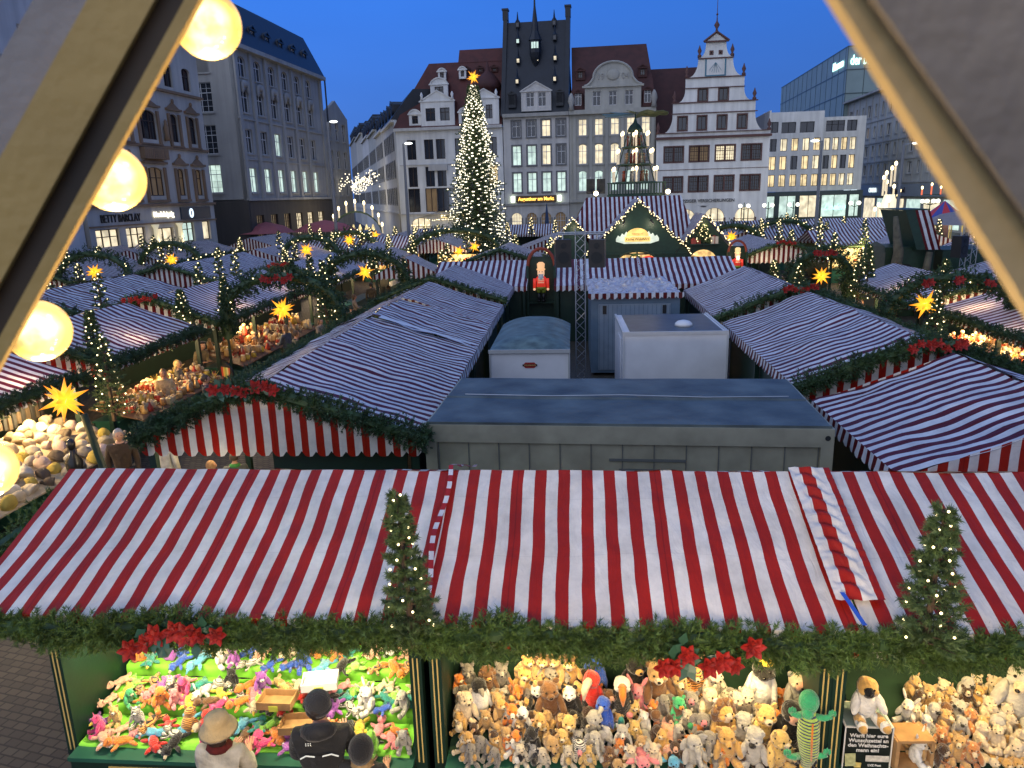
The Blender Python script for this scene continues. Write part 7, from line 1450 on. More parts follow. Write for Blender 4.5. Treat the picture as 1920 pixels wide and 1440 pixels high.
def fac(root, outline, wins, mt, th=.35, nm='wall', **kw):
    holes = [hole(w_[0], w_[1], w_[2], w_[3], w_[6] if len(w_) > 6 else 0) for w_ in wins]
    me = facade_mesh(outline, holes, th); me.materials.append(mt); o = link(nm, me, root)
    for w_ in wins:
        x, z, w, h, lit, st = w_[:6]; window(root, x, z, w, h, lit, st, w_[6] if len(w_) > 6 else 0, **kw)
    return o
def trim(root, specs, mt, nm='cornice', d=.25):
    for s_ in specs:
        x0, x1, z0, z1 = s_[:4]; dd = s_[4] if len(s_) > 4 else d; mb = MB(); mb.b2(x0, x1, -dd, -.003, z0, z1); mb.build(nm, mt, root)
def poly3(root, nm, mt, faces, th=None):
    mb = MB()
    for f in faces: mb.face(f)
    return mb.build(nm, mt, root)
R = random.Random(5)
def lits(s): return list(s)
# --- H1: white house with the red mansard roof
h1 = bld('white house with a steep red mansard roof, curled dormers and a corner bay', S(-26.9, 95), -SQ)
W1 = []
for z, hh, ls in ((10.6, 2.35, 'dddddd'), (7.3, 2.4, 'dddddw'), (4.2, 2.9, 'dmdddm')):
    for i, (x, w, st) in enumerate(((1.9, 1.15, 'two'), (4.1, 1.15, 'two'), (5.6, 1.15, 'two'), (8.0, 1.15, 'two'), (10.4, 1.15, 'two'), (12.1, 1.15, 'two'))): W1.append((x, z, w if z > 5 else 1.5, hh, ls[i] if i < len(ls) else 'd', st))
W1 += [(2.6, .6, 2.4, 2.9, 'y', 'triple', .7), (6.6, .6, 2.8, 2.9, 'y', 'triple', .7), (10.9, .6, 2.6, 2.9, 'y', 'triple', .7)]
fac(h1, [(0, 0), (13.4, 0), (13.4, 14.2), (0, 14.2)], W1, WPL, fr=BFR, sill=False)
trim(h1, [(-.2, 13.4, 14.0, 14.35, .45), (0, 13.4, 3.9, 4.05), (0.3, 13.0, 9.9, 10.0, .12), (4.0, 6.4, 9.2, 9.9, .35)], STONE)
poly3(h1, 'roof', REDR, [[(-.2, -.4, 14.35), (13.4, -.4, 14.35), (13.4, 1.6, 17.2), (.9, 1.6, 17.2)], [(.9, 1.6, 17.2), (13.4, 1.6, 17.2), (13.4, 4.5, 22.4), (3.6, 4.5, 22.4)], [(7.4, 4.4, 22.3), (13.4, 4.4, 22.3), (13.4, 5.6, 24.0), (7.4, 5.6, 24.0)], [(-.2, -.4, 14.35), (.9, 1.6, 17.2), (.9, 14, 17.2), (-.2, 14, 14.35)], [(.9, 1.6, 17.2), (3.6, 4.5, 22.4), (3.6, 14, 22.4), (.9, 14, 17.2)], [(3.6, 4.5, 22.4), (13.4, 4.5, 22.4), (13.4, 12, 22.4), (3.6, 12, 22.4)], [(7.4, 5.6, 24), (13.4, 5.6, 24), (13.4, 12, 24), (7.4, 12, 24)], [(7.4, 5.6, 24), (7.4, 12, 24), (7.4, 12, 22.3), (7.4, 4.4, 22.3)]])
mb = MB(); mb.b2(.0, 13.35, .4, 14, 0, 14.2); mb.build('block', WPL, h1)
def dormer(root, x, z, w, h, y0, wn=1, curl=True, mt=WPL, lit='d', ww=None, wh=None, roof=True, fr=BFR, cmt=None):
    top = [(x - w / 2 + w * i / 12, z + h + w * .32 * math.sin(math.pi * i / 12) ** .6) for i in range(12, -1, -1)] if curl else [(x + w / 2, z + h), (x, z + h + w * .28), (x - w / 2, z + h)]
    ww = ww or w * .5 / wn; wh = wh or h * .62; o = empty('dormer', (0, y0, 0), 0, parent=root)
    ws = [(x + (k - (wn - 1) / 2) * ww * 1.5, z + h * .22, ww, wh, lit, 'cross') for k in range(wn)]
    me = facade_mesh([(x - w / 2, z), (x + w / 2, z)] + top, [hole(*q[:4]) for q in ws], .3); me.materials.append(mt); link('front', me, o)
    for q in ws: window(o, *q[:4], q[4], q[5], fr=fr, sill=False, y=.15)
    mb = MB(); T_ = [(p[0], .3, p[1]) for p in top]; B_ = [(p[0], 3.2, p[1]) for p in top]
    for i in range(len(top) - 1): mb.face([T_[i], T_[i + 1], B_[i + 1], B_[i]])
    mb.face([(x - w / 2, .3, z), (x - w / 2, .3, z + h), (x - w / 2, 3.2, z + h), (x - w / 2, 3.2, z)]); mb.face([(x + w / 2, .3, z), (x + w / 2, 3.2, z), (x + w / 2, 3.2, z + h), (x + w / 2, .3, z + h)]); mb.build('dormer_roof', cmt or REDR, o)
    t_ = MB(); t_.path([(p[0], -.05, p[1]) for p in top], .09, 4); t_.b2(x - w / 2 - .15, x + w / 2 + .15, -.12, -.003, z + h - .12, z + h + .02); t_.build('moulding', mt, o)
dormer(h1, 2.6, 14.5, 1.5, 1.5, -.2, 1); dormer(h1, 9.1 - .3, 14.5, 1.4, 1.5, -.2, 1); dormer(h1, 5.5, 14.4, 4.2, 3.0, -.3, 2, mt=WPL, ww=1.2, wh=1.5, curl=False); dormer(h1, 5.5, 17.6, 2.2, 1.9, 1.2, 1); dormer(h1, 5.6, 20.2, 1.0, 1.0, 2.8, 1); dormer(h1, 8.2, 20.2, .9, 1.1, 2.8, 1)
dormer(h1, 11.9 - .6, 14.4, 3.6, 3.1, -.35, 2, ww=.8, wh=1.6, curl=False); mb = MB(); mb.lathe([(1.6, 0), (1.6, 1.4), (1.75, 1.5), (1.5, 2.2), (.9, 3.0), (.3, 3.5), (.08, 4.6)], (11.4, 2.6, 17.4), 12); mb.build('dome_bay', BRR, h1, True)
for x in (3.6, 7.4, 10.0, 12.8): mb = MB(); mb.lathe([(.22, 0), (.12, .3), (.2, .55), (.05, .9)], (x, -.3, 17.5), 8); mb.build('stone_finial', WPL, h1, True)
for i, x in enumerate((8.6, 10.3, 12.1)): dormer(h1, x, 20.9, .8, .6, 3.5, 1, curl=False, mt=BRR)
text('Bistro & Café', h1, (6.8, -.35, 3.6), .55, emat('sign_glow_yellow', (1, .75, .3), 2.0), ext=.03)
lights_line(h1, [((3.6, -.4, 3.2), (9.6, -.4, 3.2)), ((1.4, -.4, 2.6), (3.9, -.4, 2.6))], 4, .06, .07)
# --- H2: pale house with the very steep dark roof
h2 = bld('pale grey house with a very steep dark slate roof, lit little dormers and corner pinnacles', S(-13.4, 95), -SQ)
W2 = []
for z, hh, ls in ((12.8, 1.9, 'ddyd'), (9.5, 2.3, 'ccyd'), (6.3, 2.3, 'cccc')):
    for i, x in enumerate((1.6, 3.45, 5.25, 7.05)): W2.append((x, z, 1.05, hh, ls[i], 'cross'))
for i, x in enumerate((1.4, 3.3, 5.1, 6.9)): W2.append((x, .8, 1.3, 3.0, 'm' if i else 'y', 'grid', .6))
fac(h2, [(0, 0), (8.0, 0), (8.0, 15.3), (0, 15.3)], W2, STONE, sur=GFR)
trim(h2, [(0, 8.0, 15.1, 15.5, .5), (0, 8, 4.7, 4.95, .2)], STONE2); mb = MB(); mb.b2(.0, 7.95, .4, 14, 0, 15.2); mb.build('block', STONE, h2)
poly3(h2, 'roof', DKR, [[(0, -.3, 15.5), (8.0, -.3, 15.5), (7.7, 4.5, 26.6), (.15, 4.5, 26.6)], [(.15, 4.5, 26.6), (7.7, 4.5, 26.6), (8, 10, 15.5), (0, 10, 15.5)]])
for x in (.05, 7.75):   # gable parapets and pinnacles
    mb = MB(); P = [(x - .25, -.45, 15.3), (x + .25, -.45, 15.3), (x + .25, 4.3, 27.1), (x - .25, 4.3, 27.1), (x - .25, 1.2, 15.3), (x + .25, 1.2, 15.3), (x + .25, 5.9, 27.1), (x - .25, 5.9, 27.1)]; mb.add(P, [(0, 1, 2, 3), (1, 5, 6, 2), (4, 0, 3, 7), (3, 2, 6, 7)]); mb.build('parapet', DKR, h2)
    mb = MB(); mb.b2(x - .32, x + .32, 4.2, 5.2, 26.9, 28.0); mb.b2(x - .4, x + .4, 4.1, 5.3, 28.0, 28.2); mb.build('pinnacle', DKR, h2)
dormer(h2, 4.15, 15.7, 3.6, 2.3, -.45, 2, curl=False, mt=STONE, ww=.95, wh=1.6, fr=WFR, cmt=DKR)
for x in (1.2, 6.95): dormer(h2, x, 16.2, .9, 1.6, -.3, 1, curl=False, mt=DKR, fr=WFR, ww=.75, wh=1.35)
for x, z, l_ in ((1.75, 19.1, 'y'), (6.3, 19.2, 'y'), (1.8, 21.6, 'y'), (4.1, 21.7, 'y'), (6.3, 21.7, 'y'), (1.7, 24.0, 'c'), (6.2, 24.2, 'd'), (1.6, 26.0, 'd'), (6.1, 26.0, 'd')):
    y = -.3 + (z - 15.5) * 4.8 / 11.1 - .5; o = empty('roof_lantern', (x, y, z), 0, parent=h2); mb = MB(); mb.b2(-.22, .22, .02, .8, -.1, .5); mb.build('box', DKR, o); f = MB(); f.face([(-.15, 0, -.02), (.15, 0, -.02), (.15, 0, .4), (-.15, 0, .4)]); f.build('pane', PANE[l_], o); mb = MB(); mb.lathe([(.34, .5), (.12, .85), (.03, 1.7)], (0, .3, 0), 4); mb.build('spire', DKR, o)
tr_ = empty('bay_turret', (3.9, 2.2, 22.6), 0, parent=h2); mb = MB(); mb.lathe([(.1, -1.6), (.55, -.6), (.7, 0), (.7, 1.4)], n=8); mb.build('turret_wall', DKR, tr_)
for a in (-2.0, -1.57, -1.1): mb = MB(); c, s_ = math.cos(a) * .70, math.sin(a) * .70; mb.face([(c - .12, s_ - .02, .45), (c + .12, s_ - .02, .45), (c + .12, s_ - .02, 1.15), (c - .12, s_ - .02, 1.15)]); mb.build('pane', LC, tr_)
mb = MB(); mb.lathe([(.85, 1.4), (.42, 2.4), (.35, 3.3), (.12, 5.2), (.03, 8.2)], n=8); mb.build('spire', DKR, tr_)
sg = emat('sign_glow_orange', (1, .58, .10), 2.6); mb = MB(); mb.b2(1.4, 6.4, -.28, -.06, 5.05, 5.85); mb.build('sign_box', pmat('sign_back', (.10, .06, .03), .5, 0), h2); text('Augustiner am Markt', h2, (3.9, -.32, 5.45), .60, sg, ext=.03, bold=.012, sx=.86)
for x in (1.0, 6.8): mb = MB(); mb.b2(x - .22, x + .22, -.35, -.1, 5.1, 5.85); mb.build('sign_lamp', emat('sign_lamp_white', (.85, 1, .8), 2.5), h2)
# --- H3: stone house dated 1904 with a curved gable
h3 = bld('grey stone office house with the date 1904 in a curved gable and lit windows', S(-5.35, 95), -SQ)
W3 = []
for z, hh, ls, ar in ((12.7, 1.9, 'yyyyy', 0), (9.4, 2.3, 'yyydd', .3), (6.2, 2.4, 'ccccc', .3)):
    for i, x in enumerate((1.6, 3.55, 5.45, 7.35, 9.1)): W3.append((x, z, 1.0, hh, ls[i], 'cross') + ((ar,) if ar else ()))
for i, x in enumerate((1.7, 4.3, 6.9, 9.2)): W3.append((x, .6, 1.7, 3.4, 'm', 'triple', .8))
fac(h3, [(0, 0), (10.25, 0), (10.25, 15.3), (0, 15.3)], W3, STONE3)
trim(h3, [(0, 10.25, 15.1, 15.6, .55), (0, 10.25, 4.9, 5.2, .3)], STONE3); trim(h3, [(x, x + .35, 5.2, 15.1, .16) for x in (.45, 2.4, 4.3, 6.2, 8.05, 9.75)], STONE3, 'pilaster'); mb = MB(); mb.b2(.0, 10.2, .4, 14, 0, 15.2); mb.build('block', STONE3, h3)
trim(h3, [(x - .5, x + .5, 11.75, 12.6, .10) for x in (1.6, 3.55, 5.45, 7.35, 9.1)], STONE2, 'spandrel')
poly3(h3, 'roof', BRR, [[(0, -.3, 15.5), (10.25, -.3, 15.5), (9.95, 1.2, 18.4), (.3, 1.2, 18.4)], [(.3, 1.2, 18.4), (9.95, 1.2, 18.4), (9.2, 4.6, 23.4), (0.1, 4.6, 23.4)], [(9.95, 1.2, 18.4), (9.95, 12, 18.4), (9.2, 12, 23.4), (9.2, 4.6, 23.4)], [(10.25, -.3, 15.5), (10.25, 12, 15.5), (9.95, 12, 18.4), (9.95, 1.2, 18.4)], [(.1, 4.6, 23.4), (9.2, 4.6, 23.4), (9.2, 12, 23.4), (.1, 12, 23.4)]])
cg = empty('curved_gable', (0, -.4, 0), 0, parent=h3)
gp = [(1.9, 15.6), (8.5, 15.6), (8.5, 18.15)] + [(8.5 - .0 - 1.0 * i / 4, 18.25 + .8 * (i / 4) ** 2) for i in range(5)] + [(5.2 + 2.3 * math.cos(math.pi * i / 12), 19.1 + 1.7 * math.sin(math.pi * i / 12)) for i in range(1, 12)] + [(1.9 + 1.0 * (1 - i / 4), 18.25 + .8 * (1 - i / 4) ** 2) for i in range(5)] + [(1.9, 18.15)]
ws = [(x, 16.0, .95, 1.6, 'd', 'cross') for x in (3.3, 5.2, 7.1)]
me = facade_mesh(gp, [hole(*q[:4]) for q in ws], .35); me.materials.append(STONE3); link('wall', me, cg); [window(cg, *q[:4], q[4], q[5], sill=True) for q in ws]
mb = MB(); mb.path([(p[0], -.08, p[1]) for p in gp[2:]], .13, 5); mb.b2(1.6, 8.8, -.25, -.003, 18.0, 18.22); mb.build('moulding', STONE3, cg); mb = MB(); mb.ball((5.2, -.06, 19.35), (.75, .14, .6), 14, 8); mb.build('cartouche', STONE3, cg, True)
text('19', cg, (3.75, -.04, 19.2), .95, STONE2, ext=.05); text('04', cg, (6.65, -.04, 19.2), .95, STONE2, ext=.05)
mb = MB(); mb.b2(2.0, 8.4, .36, 3.5, 15.6, 18.2); mb.build('gable_block', STONE3, cg)
for x in (1.1, 9.25): dormer(h3, x, 15.7, 1.0, 1.9, -.3, 1, curl=False, mt=BRR, fr=WFR, ww=.8, wh=1.5, cmt=BRR)
for x in (1.3, 8.7): dormer(h3, x, 19.2, 1.1, 1.1, 1.6, 1, curl=False, mt=BRR, cmt=BRR)
for x in (.3, 10.0): mb = MB(); mb.lathe([(.35, 0), (.25, .5), (.4, 1.0), (.3, 1.5), (.1, 1.9)], (x, -.5, 15.6), 8); mb.build('seated_statue', STONE2, h3, True)
# --- H4: white Renaissance gable house
h4 = bld('white gabled Renaissance house with dark red bands, scrolls and a sundial', S(4.95, 93), -SQ)
W4 = []
for z, ls in ((9.25, 'dmyd'), (5.85, 'dddd')):
    for i, x in enumerate((2.0, 4.9, 7.85, 10.8)): W4.append((x - .55, z, 1.0, 1.65, ls[i], 'grid')); W4.append((x + .55, z, 1.0, 1.65, ls[i], 'grid'))
W4 += [(3.6, .3, 2.2, 3.5, 'y', 'triple', 1.1), (7.2 - .3, .3, 2.3, 3.6, 'y', 'triple', 1.15), (10.4, .3, 2.3, 3.6, 'y', 'triple', 1.15), (1.1, .3, 1.6, 3.3, 'y', 'two', .8)]
def scroll(x0, z0, x1, z1, s=1, n=6): # concave quarter from (x0,z0) up to (x1,z1)
    return [(x0 + (x1 - x0) * math.sin(math.pi / 2 * i / n), z0 + (z1 - z0) * (1 - math.cos(math.pi / 2 * i / n))) for i in range(1, n + 1)]
right = [(12.7, 12.4)] + scroll(12.2, 12.4, 11.0, 14.5) + [(11.0, 15.75), (10.7, 15.75)] + scroll(10.5, 15.75, 9.65, 17.2) + [(9.65, 18.4), (9.5, 18.4)] + scroll(9.4, 18.4, 8.3, 20.3) + [(8.3, 20.45)] + scroll(8.15, 20.5, 7.5, 21.9, n=5) + [(7.5, 22.1), (7.6, 22.2)]
xc = 6.4; left = [(2 * xc - x, z) for x, z in right[::-1]]
right = [(x, z) for x, z in right]
W4g = [(2.9, 12.75, .95, 1.45, 'd', 'two'), (5.1, 12.75, .95, 1.45, 'd', 'two'), (7.35, 12.75, .95, 1.45, 'd', 'two'), (9.6, 12.75, .95, 1.45, 'd', 'two'), (5.1, 15.85, .95, 1.3, 'd', 'two'), (7.4, 15.85, .95, 1.3, 'd', 'two'), (5.9, 20.85, .16, .18, 'd', 'n'), (6.9, 20.85, .16, .18, 'd', 'n')]
fac(h4, [(0, 0), (12.8, 0), (12.8, 12.35)] + right + [(xc, 23.0)] + left + [(0, 12.35)], W4 + W4g, WPL, fr=BFR, sur=REDT, sill=False)
trim(h4, [(-.15, 12.95, 11.75, 12.02, .3), (-.1, 12.9, 12.4, 12.48, .2), (1.6, 11.25, 14.5, 14.6, .12), (1.6, 11.25, 15.65, 15.77, .16), (3.1, 9.75, 17.2, 17.29, .12), (3.1, 9.75, 18.3, 18.41, .16), (4.4, 8.4, 20.3, 20.42, .14), (5.1, 7.7, 22.0, 22.15, .3), (0, 12.8, 8.3, 8.36, .05)], REDT)
for x, z in ((12.65, 12.4), (.15, 12.4), (10.85, 15.75), (1.95, 15.75), (9.55, 18.4), (3.25, 18.4), (8.2, 20.5), (4.6, 20.5)): mb = MB(); mb.lathe([(.22, 0), (.22, .25), (.1, .35), (.24, .7), (.12, 1.0), (.03, 1.3)], (x, .1, z), 8); mb.build('obelisk', REDT, h4, True)
mb = MB(); mb.path([(5.0, -.1, 22.1), (xc, -.1, 23.1), (7.8, -.1, 22.1)], .14, 5); mb.build('pediment', REDT, h4); mb = MB(); mb.lathe([(.2, 0), (.1, .4), (.32, .8), (.08, 1.2), (.04, 1.8), (.02, 4.8)], (xc, .1, 23.0), 8); mb.ball((xc, .1, 24.9), .12); mb.build('weather_vane', REDT, h4, True)
sd_ = empty('sundial', (6.4, -.06, 18.5), 0, parent=h4); mb = MB(); mb.b2(-1.05, 1.05, 0, .05, 0, 1.7); mb.build('sundial_face', WPL, sd_); mb = MB(); mb.b2(-1.15, -1.0, -.03, .0, -.05, 1.75); mb.b2(1.0, 1.15, -.03, .0, -.05, 1.75); mb.b2(-1.0, 1.0, -.03, .0, -.05, .08); [mb.tube((0, -.03, 1.4), (math.sin(a) * 1.1, -.03, 1.4 - math.cos(a) * 1.1), .02, None, 4) for a in (-.7, -.4, -.15, .1, .35, .65)]; mb.build('sundial_lines', pmat('sundial_blue', (.07, .20, .27), .6, 0), sd_)
poly3(h4, 'roof', BRR, [[(.9, .5, 12.0), (6.4, .5, 22.6), (6.4, 14, 22.6), (.9, 14, 12)], [(6.4, .5, 22.6), (11.9, .5, 12), (11.9, 14, 12), (6.4, 14, 22.6)], [(-1.2, 3, 12), (6.2, 3, 12), (6.2, 9, 20.8), (-1.2, 9, 20.8)], [(-1.2, 9, 20.8), (6.2, 9, 20.8), (6.2, 14, 12), (-1.2, 14, 12)]])
mb = MB(); mb.b2(.05, 12.75, .4, 14, 0, 12.2); mb.b2(12.8, 13.0, 1, 14, 0, 14.6); mb.build('block', WPL, h4)
text('ALTE LEIPZIGER VERSICHERUNGEN', h4, (5.2, -.05, 4.72), .50, pmat('bronze_letter', (.10, .10, .10), .5, 0), ext=.03, bold=.008); mb = MB(); mb.ball((5.6, -.05, 4.1), (.35, .05, .10)); mb.face([(5.15, -.05, 4.15), (4.7, -.05, 4.35), (5.4, -.05, 4.0)]); mb.face([(5.8, -.05, 4.1), (6.4, -.05, 4.35), (5.6, -.05, 3.95)]); mb.build('bird_emblem', pmat('bronze_letter', (.10, .10, .10)), h4)
# --- H5: white modern department store, two bodies
h5 = bld('white modern department store with tall lit office windows above a glass shop front', S(21.5, 118), -SQ)
W5 = []
for z, hh in ((11.1, 1.75), (8.5, 1.9), (6.1, 1.7)):
    for i, x in enumerate((1.5, 3.0, 4.55, 6.1, 7.6)): W5.append((x, z, .95, hh, R.choice('wwyydw'), 'side'))
W5 += [(1.3, 13.7, 1.6, 1.5, 'd', 'two'), (3.55, 13.6, 2.0, 1.5, 'd', 'two'), (6.1, 13.6, 2.0, 1.5, 'd', 'two')]
fac(h5, [(0, 5.4), (8.4, 5.4), (8.4, 16.5), (0, 16.5)], W5, WPL, fr=BLACK, sill=False)
mb = MB(); mb.b2(0, 8.4, .4, 12, 5.4, 16.4); mb.build('block', WPL, h5)
W5b = []
for z, hh in ((11.1, 1.75), (8.5, 1.9), (6.1, 1.7)):
    for i, x in enumerate((9.3, 10.5, 11.7, 12.9)): W5b.append((x, z, .85, hh, R.choice('wwyyd'), 'side'))
W5b += [(10.3, 13.7, 2.6, 1.5, 'd', 'triple'), (12.6, 13.7, 1.4, 1.5, 'd', 'two')]
rt_ = empty('right_wing', (0, 1.2, 0), 0, parent=h5); fac(rt_, [(8.4, 5.4), (14.5, 5.4), (14.5, 15.7), (8.4, 15.7)], W5b, WPL, fr=BLACK, sill=False); mb = MB(); mb.b2(8.45, 14.5, .4, 12, 5.4, 15.6); mb.build('block', WPL, rt_)
WS = [(1.4, 1.6, 1.6, 3.2, 'c', 'n'), (4.0, 1.6, 2.4, 3.2, 'c', 'two'), (7.0, 1.6, 2.6, 3.2, 'y', 'two'), (10.6, 1.6, 3.6, 3.2, 'c', 'two'), (13.4, 1.6, 1.4, 3.2, 'c', 'n')]
fac(h5, [(0, 0), (14.5, 0), (14.5, 5.35), (0, 5.35)], WS, pmat('dark_green_front', (.06, .085, .08), .5, .1), fr=BLACK, sill=False)
text('Loden', h5, (10.6, -.15, 3.0), 1.2, emat('neon_teal', (.4, 1, .9), 2.2), ext=.02, shear=.4)
# --- museum glass cube
mu = empty('museum_cube', S(52.4, 150), -SQ, 'large greenish glass museum block with glowing letters on its top edge', 'building', 'buildings round the square')
GL_ = pmat('green_grey_glass', (.24, .31, .30), .5, .10, .3, spec=.4); TP = 29.0; x0 = -10.6
mu.location = S(41.2 + 0, 150); 
mb = MB(); mb.b2(0, 40, 0, 55, 0, 30.0); mb.build('glass_block', GL_, mu)
mb = MB(); [mb.b2(-.05, 40, -.06, -.003, z, z + .18) for z in (10, 14, 18, 22, 26, 29.9)]; [mb.b2(-.06, -.003, 0, 55, z, z + .18) for z in (10, 14, 18, 22, 26, 29.9)]; [mb.b2(x, x + .1, -.05, -.003, 8, 30) for x in range(0, 40, 3)]; [mb.b2(-.05, -.003, y, y + .1, 8, 30) for y in range(1, 55, 4)]; mb.build('facade_joints', pmat('joint_dark', (.05, .08, .08), .4, 0), mu)
NT = emat('museum_letter', (.55, 1, .95), 2.6)
text('der bildenden', mu, (.5, -.15, 27.6), 2.3, NT, ext=.05, align='LEFT', bold=.03, sx=.58); text('Museum', mu, (-.15, 8.6, 27.6), 2.0, NT, (rad(90), 0, -rad(90)), ext=.05, align='LEFT', bold=.03)
# --- left side of the square
h6 = bld('white facade with brown sandstone windows above shop fronts at the left', S(-36, 42), rad(90) - SQ)     # local x = forward
W6 = []
for z, hh, ar in ((15.3, 1.8, .3), (11.0, 2.2, .35), (6.7, 2.2, .35)):
    for x, w in ((9.5, 1.2), (12.1, 1.2), (15.2, 2.3 if z < 15 else 1.4), (18.85, 1.25), (21.6, 1.25)): W6.append((x, z, w, hh, 'm' if z < 8 else 'd', 'triple' if w > 2 else 'cross', ar))
W6 += [(8.4, 2.9, 2.6, 1.5, 'y', 'triple'), (11.7, 2.9, 2.4, 1.5, 'y', 'triple'), (15.4, 2.6, 2.6, 1.6, 'y', 'two'), (18.7, 2.9, 2.4, 1.6, 'c', 'triple'), (21.9, 2.9, 1.3, 1.6, 'y', 'n')]
fac(h6, [(6.5, 0), (23.6, 0), (23.6, 19.6), (6.5, 19.6)], W6, CREAMP, fr=BFR, sill=False)
trim(h6, [(6.5, 23.6, 5.9, 6.1, .25), (6.5, 23.6, 10.4, 10.6, .2), (6.5, 23.6, 14.8, 15.0, .25), (6.5, 23.7, 19.3, 19.7, .5), (6.5, 23.6, 4.55, 4.65, .12)], OCH)
for z, hh in ((11.0, 2.2), (6.7, 2.2)):
    for x, w in ((9.5, 1.2), (12.1, 1.2), (15.2, 2.3), (18.85, 1.25), (21.6, 1.25)):
        mb = MB(); q = .30; mb.b2(x - w / 2 - q, x - w / 2, -.14, -.003, z - .3, z + hh); mb.b2(x + w / 2, x + w / 2 + q, -.14, -.003, z - .3, z + hh); mb.b2(x - w / 2 - q - .15, x + w / 2 + q + .15, -.25, -.003, z + hh + .25, z + hh + .42); mb.b2(x - w / 2 - q, x + w / 2 + q, -.2, -.003, z - .5, z - .3); mb.add([(x - w / 2 - q, -.1, z + hh + .42), (x + w / 2 + q, -.1, z + hh + .42), (x, -.1, z + hh + .95), (x - w / 2 - q, -.02, z + hh + .42), (x + w / 2 + q, -.02, z + hh + .42), (x, -.02, z + hh + .95)], [(0, 1, 2), (5, 4, 3), (0, 2, 5, 3), (2, 1, 4, 5)]); mb.ball((x, -.12, z + hh + 1.0), (.16, .1, .2)); mb.build('window_surround', OCH, h6)
mb = MB(); mb.b2(13.6, 16.8, -.45, -.003, 9.5, 10.35); [mb.tube((13.8 + i * .3, -.46, 9.6), (13.95 + i * .3, -.46, 10.2), .04, None, 5) for i in range(10)]; mb.build('balcony', OCH, h6)
st_ = MB(); st_.lathe([(.25, 0), (.18, .5), (.22, 1.0), (.12, 1.3), (.13, 1.5), (.02, 1.65)], (17.2, -.25, 11.0), 10); st_.build('statue', OCH, h6, True)
mb = MB(); mb.b2(6.55, 23.55, .4, 12, 0, 19.5); mb.build('block', CREAMP, h6)
text('BETTY BARCLAY', h6, (10.1, -.05, 5.1), .80, BLACK, ext=.04, bold=.008, sx=.78); text('Modeleipzig', h6, (15.5, -.1, 5.25), .58, emat('sign_white_glow', (1, .95, .75), 2.2), ext=.03, bold=.01)
mb = MB(); mb.b2(18.0, 22.7, -.12, -.003, 4.75, 5.75); mb.build('sign_board', pmat('navy_board', (.012, .03, .06), .3, .1), h6); mb = MB(); mb.path([(19.5 + .22 * math.sin(a), -.15, 5.25 + .33 * math.cos(a)) for a in [i * .5 for i in range(14)]], .07, 6); mb.build('round_emblem', emat('emblem_glow', (.7, .85, 1), 1.6), h6)
for x in (13.8, 17.2): mb = MB(); mb.lathe([(.18, 0), (.2, .1), (.17, 1.3), (.3, 1.6)], (x, -.3, 2.9), 12); mb.build('lit_column', emat('lit_column', (1, .9, .6), .45), h6, True); light('column_lamp', S(-35.2, 42 + x, 3.2), 25, (1, .85, .55), .1)
h6b = bld('narrow blue grey house at the far left behind the brace', S(-36.3, 26), rad(90) - SQ)
W6b = [(x, z, 1.3, 2.0, 'd', 'cross') for x in (2, 5, 8, 11, 14, 17, 20) for z in (7, 11, 15, 19)]
fac(h6b, [(0, 0), (22.4, 0), (22.4, 24), (0, 24)], W6b, STONE); mb = MB(); mb.b2(.05, 22.3, .4, 10, 0, 23.9); mb.build('block', STONE, h6b)
# --- grey corner house
h7 = bld('large grey stone corner house with a dark ground floor and curved mansard roof', S(-36, 66), rad(90) - SQ)
W7 = []
XS = (8.1, 11.4, 14.7, 18.0, 21.3, 24.6)
# rows as measured: 16.8-18, 13.1-10.7, 9.4-6.9, 5.2
W7 = [(x, 14.6, 1.5, 2.2, 'd', 'cross', .4) for x in XS] + [(x, 10.75, 1.4, 2.3, 'c' if i == 2 else 'd', 'cross') for i, x in enumerate(XS)] + [(x, 6.95, 1.4, 2.4, 'c', 'cross') for i, x in enumerate(XS)] + [(x, 17.9, 1.5, 1.9, 'd', 'cross', .4) for x in XS]
E7 = 20.6
fac(h7, [(6.2, 0), (28.6, 0), (28.6, E7), (6.2, E7)], [w_ for w_ in W7 if w_[1] > 4] , STONE2, nm='wall')
# re-map: four storeys above the dark base
trim(h7, [(6.1, 28.8, E7 - .3, E7 + .1, .7), (6.1, 28.7, 6.15, 6.4, .4), (6.1, 28.7, 13.9, 14.05, .15), (6.1, 28.7, 10.1, 10.2, .12)], STONE2); trim(h7, [(x - .28, x + .28, 6.4, E7 - .3, .22) for x in [(a_ + b_) / 2 for a_, b_ in zip(XS[:-1], XS[1:])] + [6.55, 28.1]], STONE2, 'pilaster')
for x in XS: mb = MB(); mb.ball((x, -.12, 17.3), (.7, .2, .35)); mb.ball((x + .6, -.12, 16.9), (.2, .18, .6)); mb.ball((x - .6, -.12, 16.9), (.2, .18, .6)); mb.build('carved_relief', STONE2, h7, True)
base7 = [(x, 2.3, 1.7, 2.4, 'm' if i < 3 else 'y', 'grid') for i, x in enumerate(XS)]
o = empty('ground_floor', (0, -.25, 0), 0, parent=h7); fac(o, [(6.1, 0), (28.8, 0), (28.8, 6.1), (6.1, 6.1)], base7, DSTONE, th=.24, nm='wall', fr=BFR, sill=False)
mb = MB(); mb.b2(6.62, 28.5, .4, 14, 0, E7 - .1); mb.build('block', STONE2, h7)
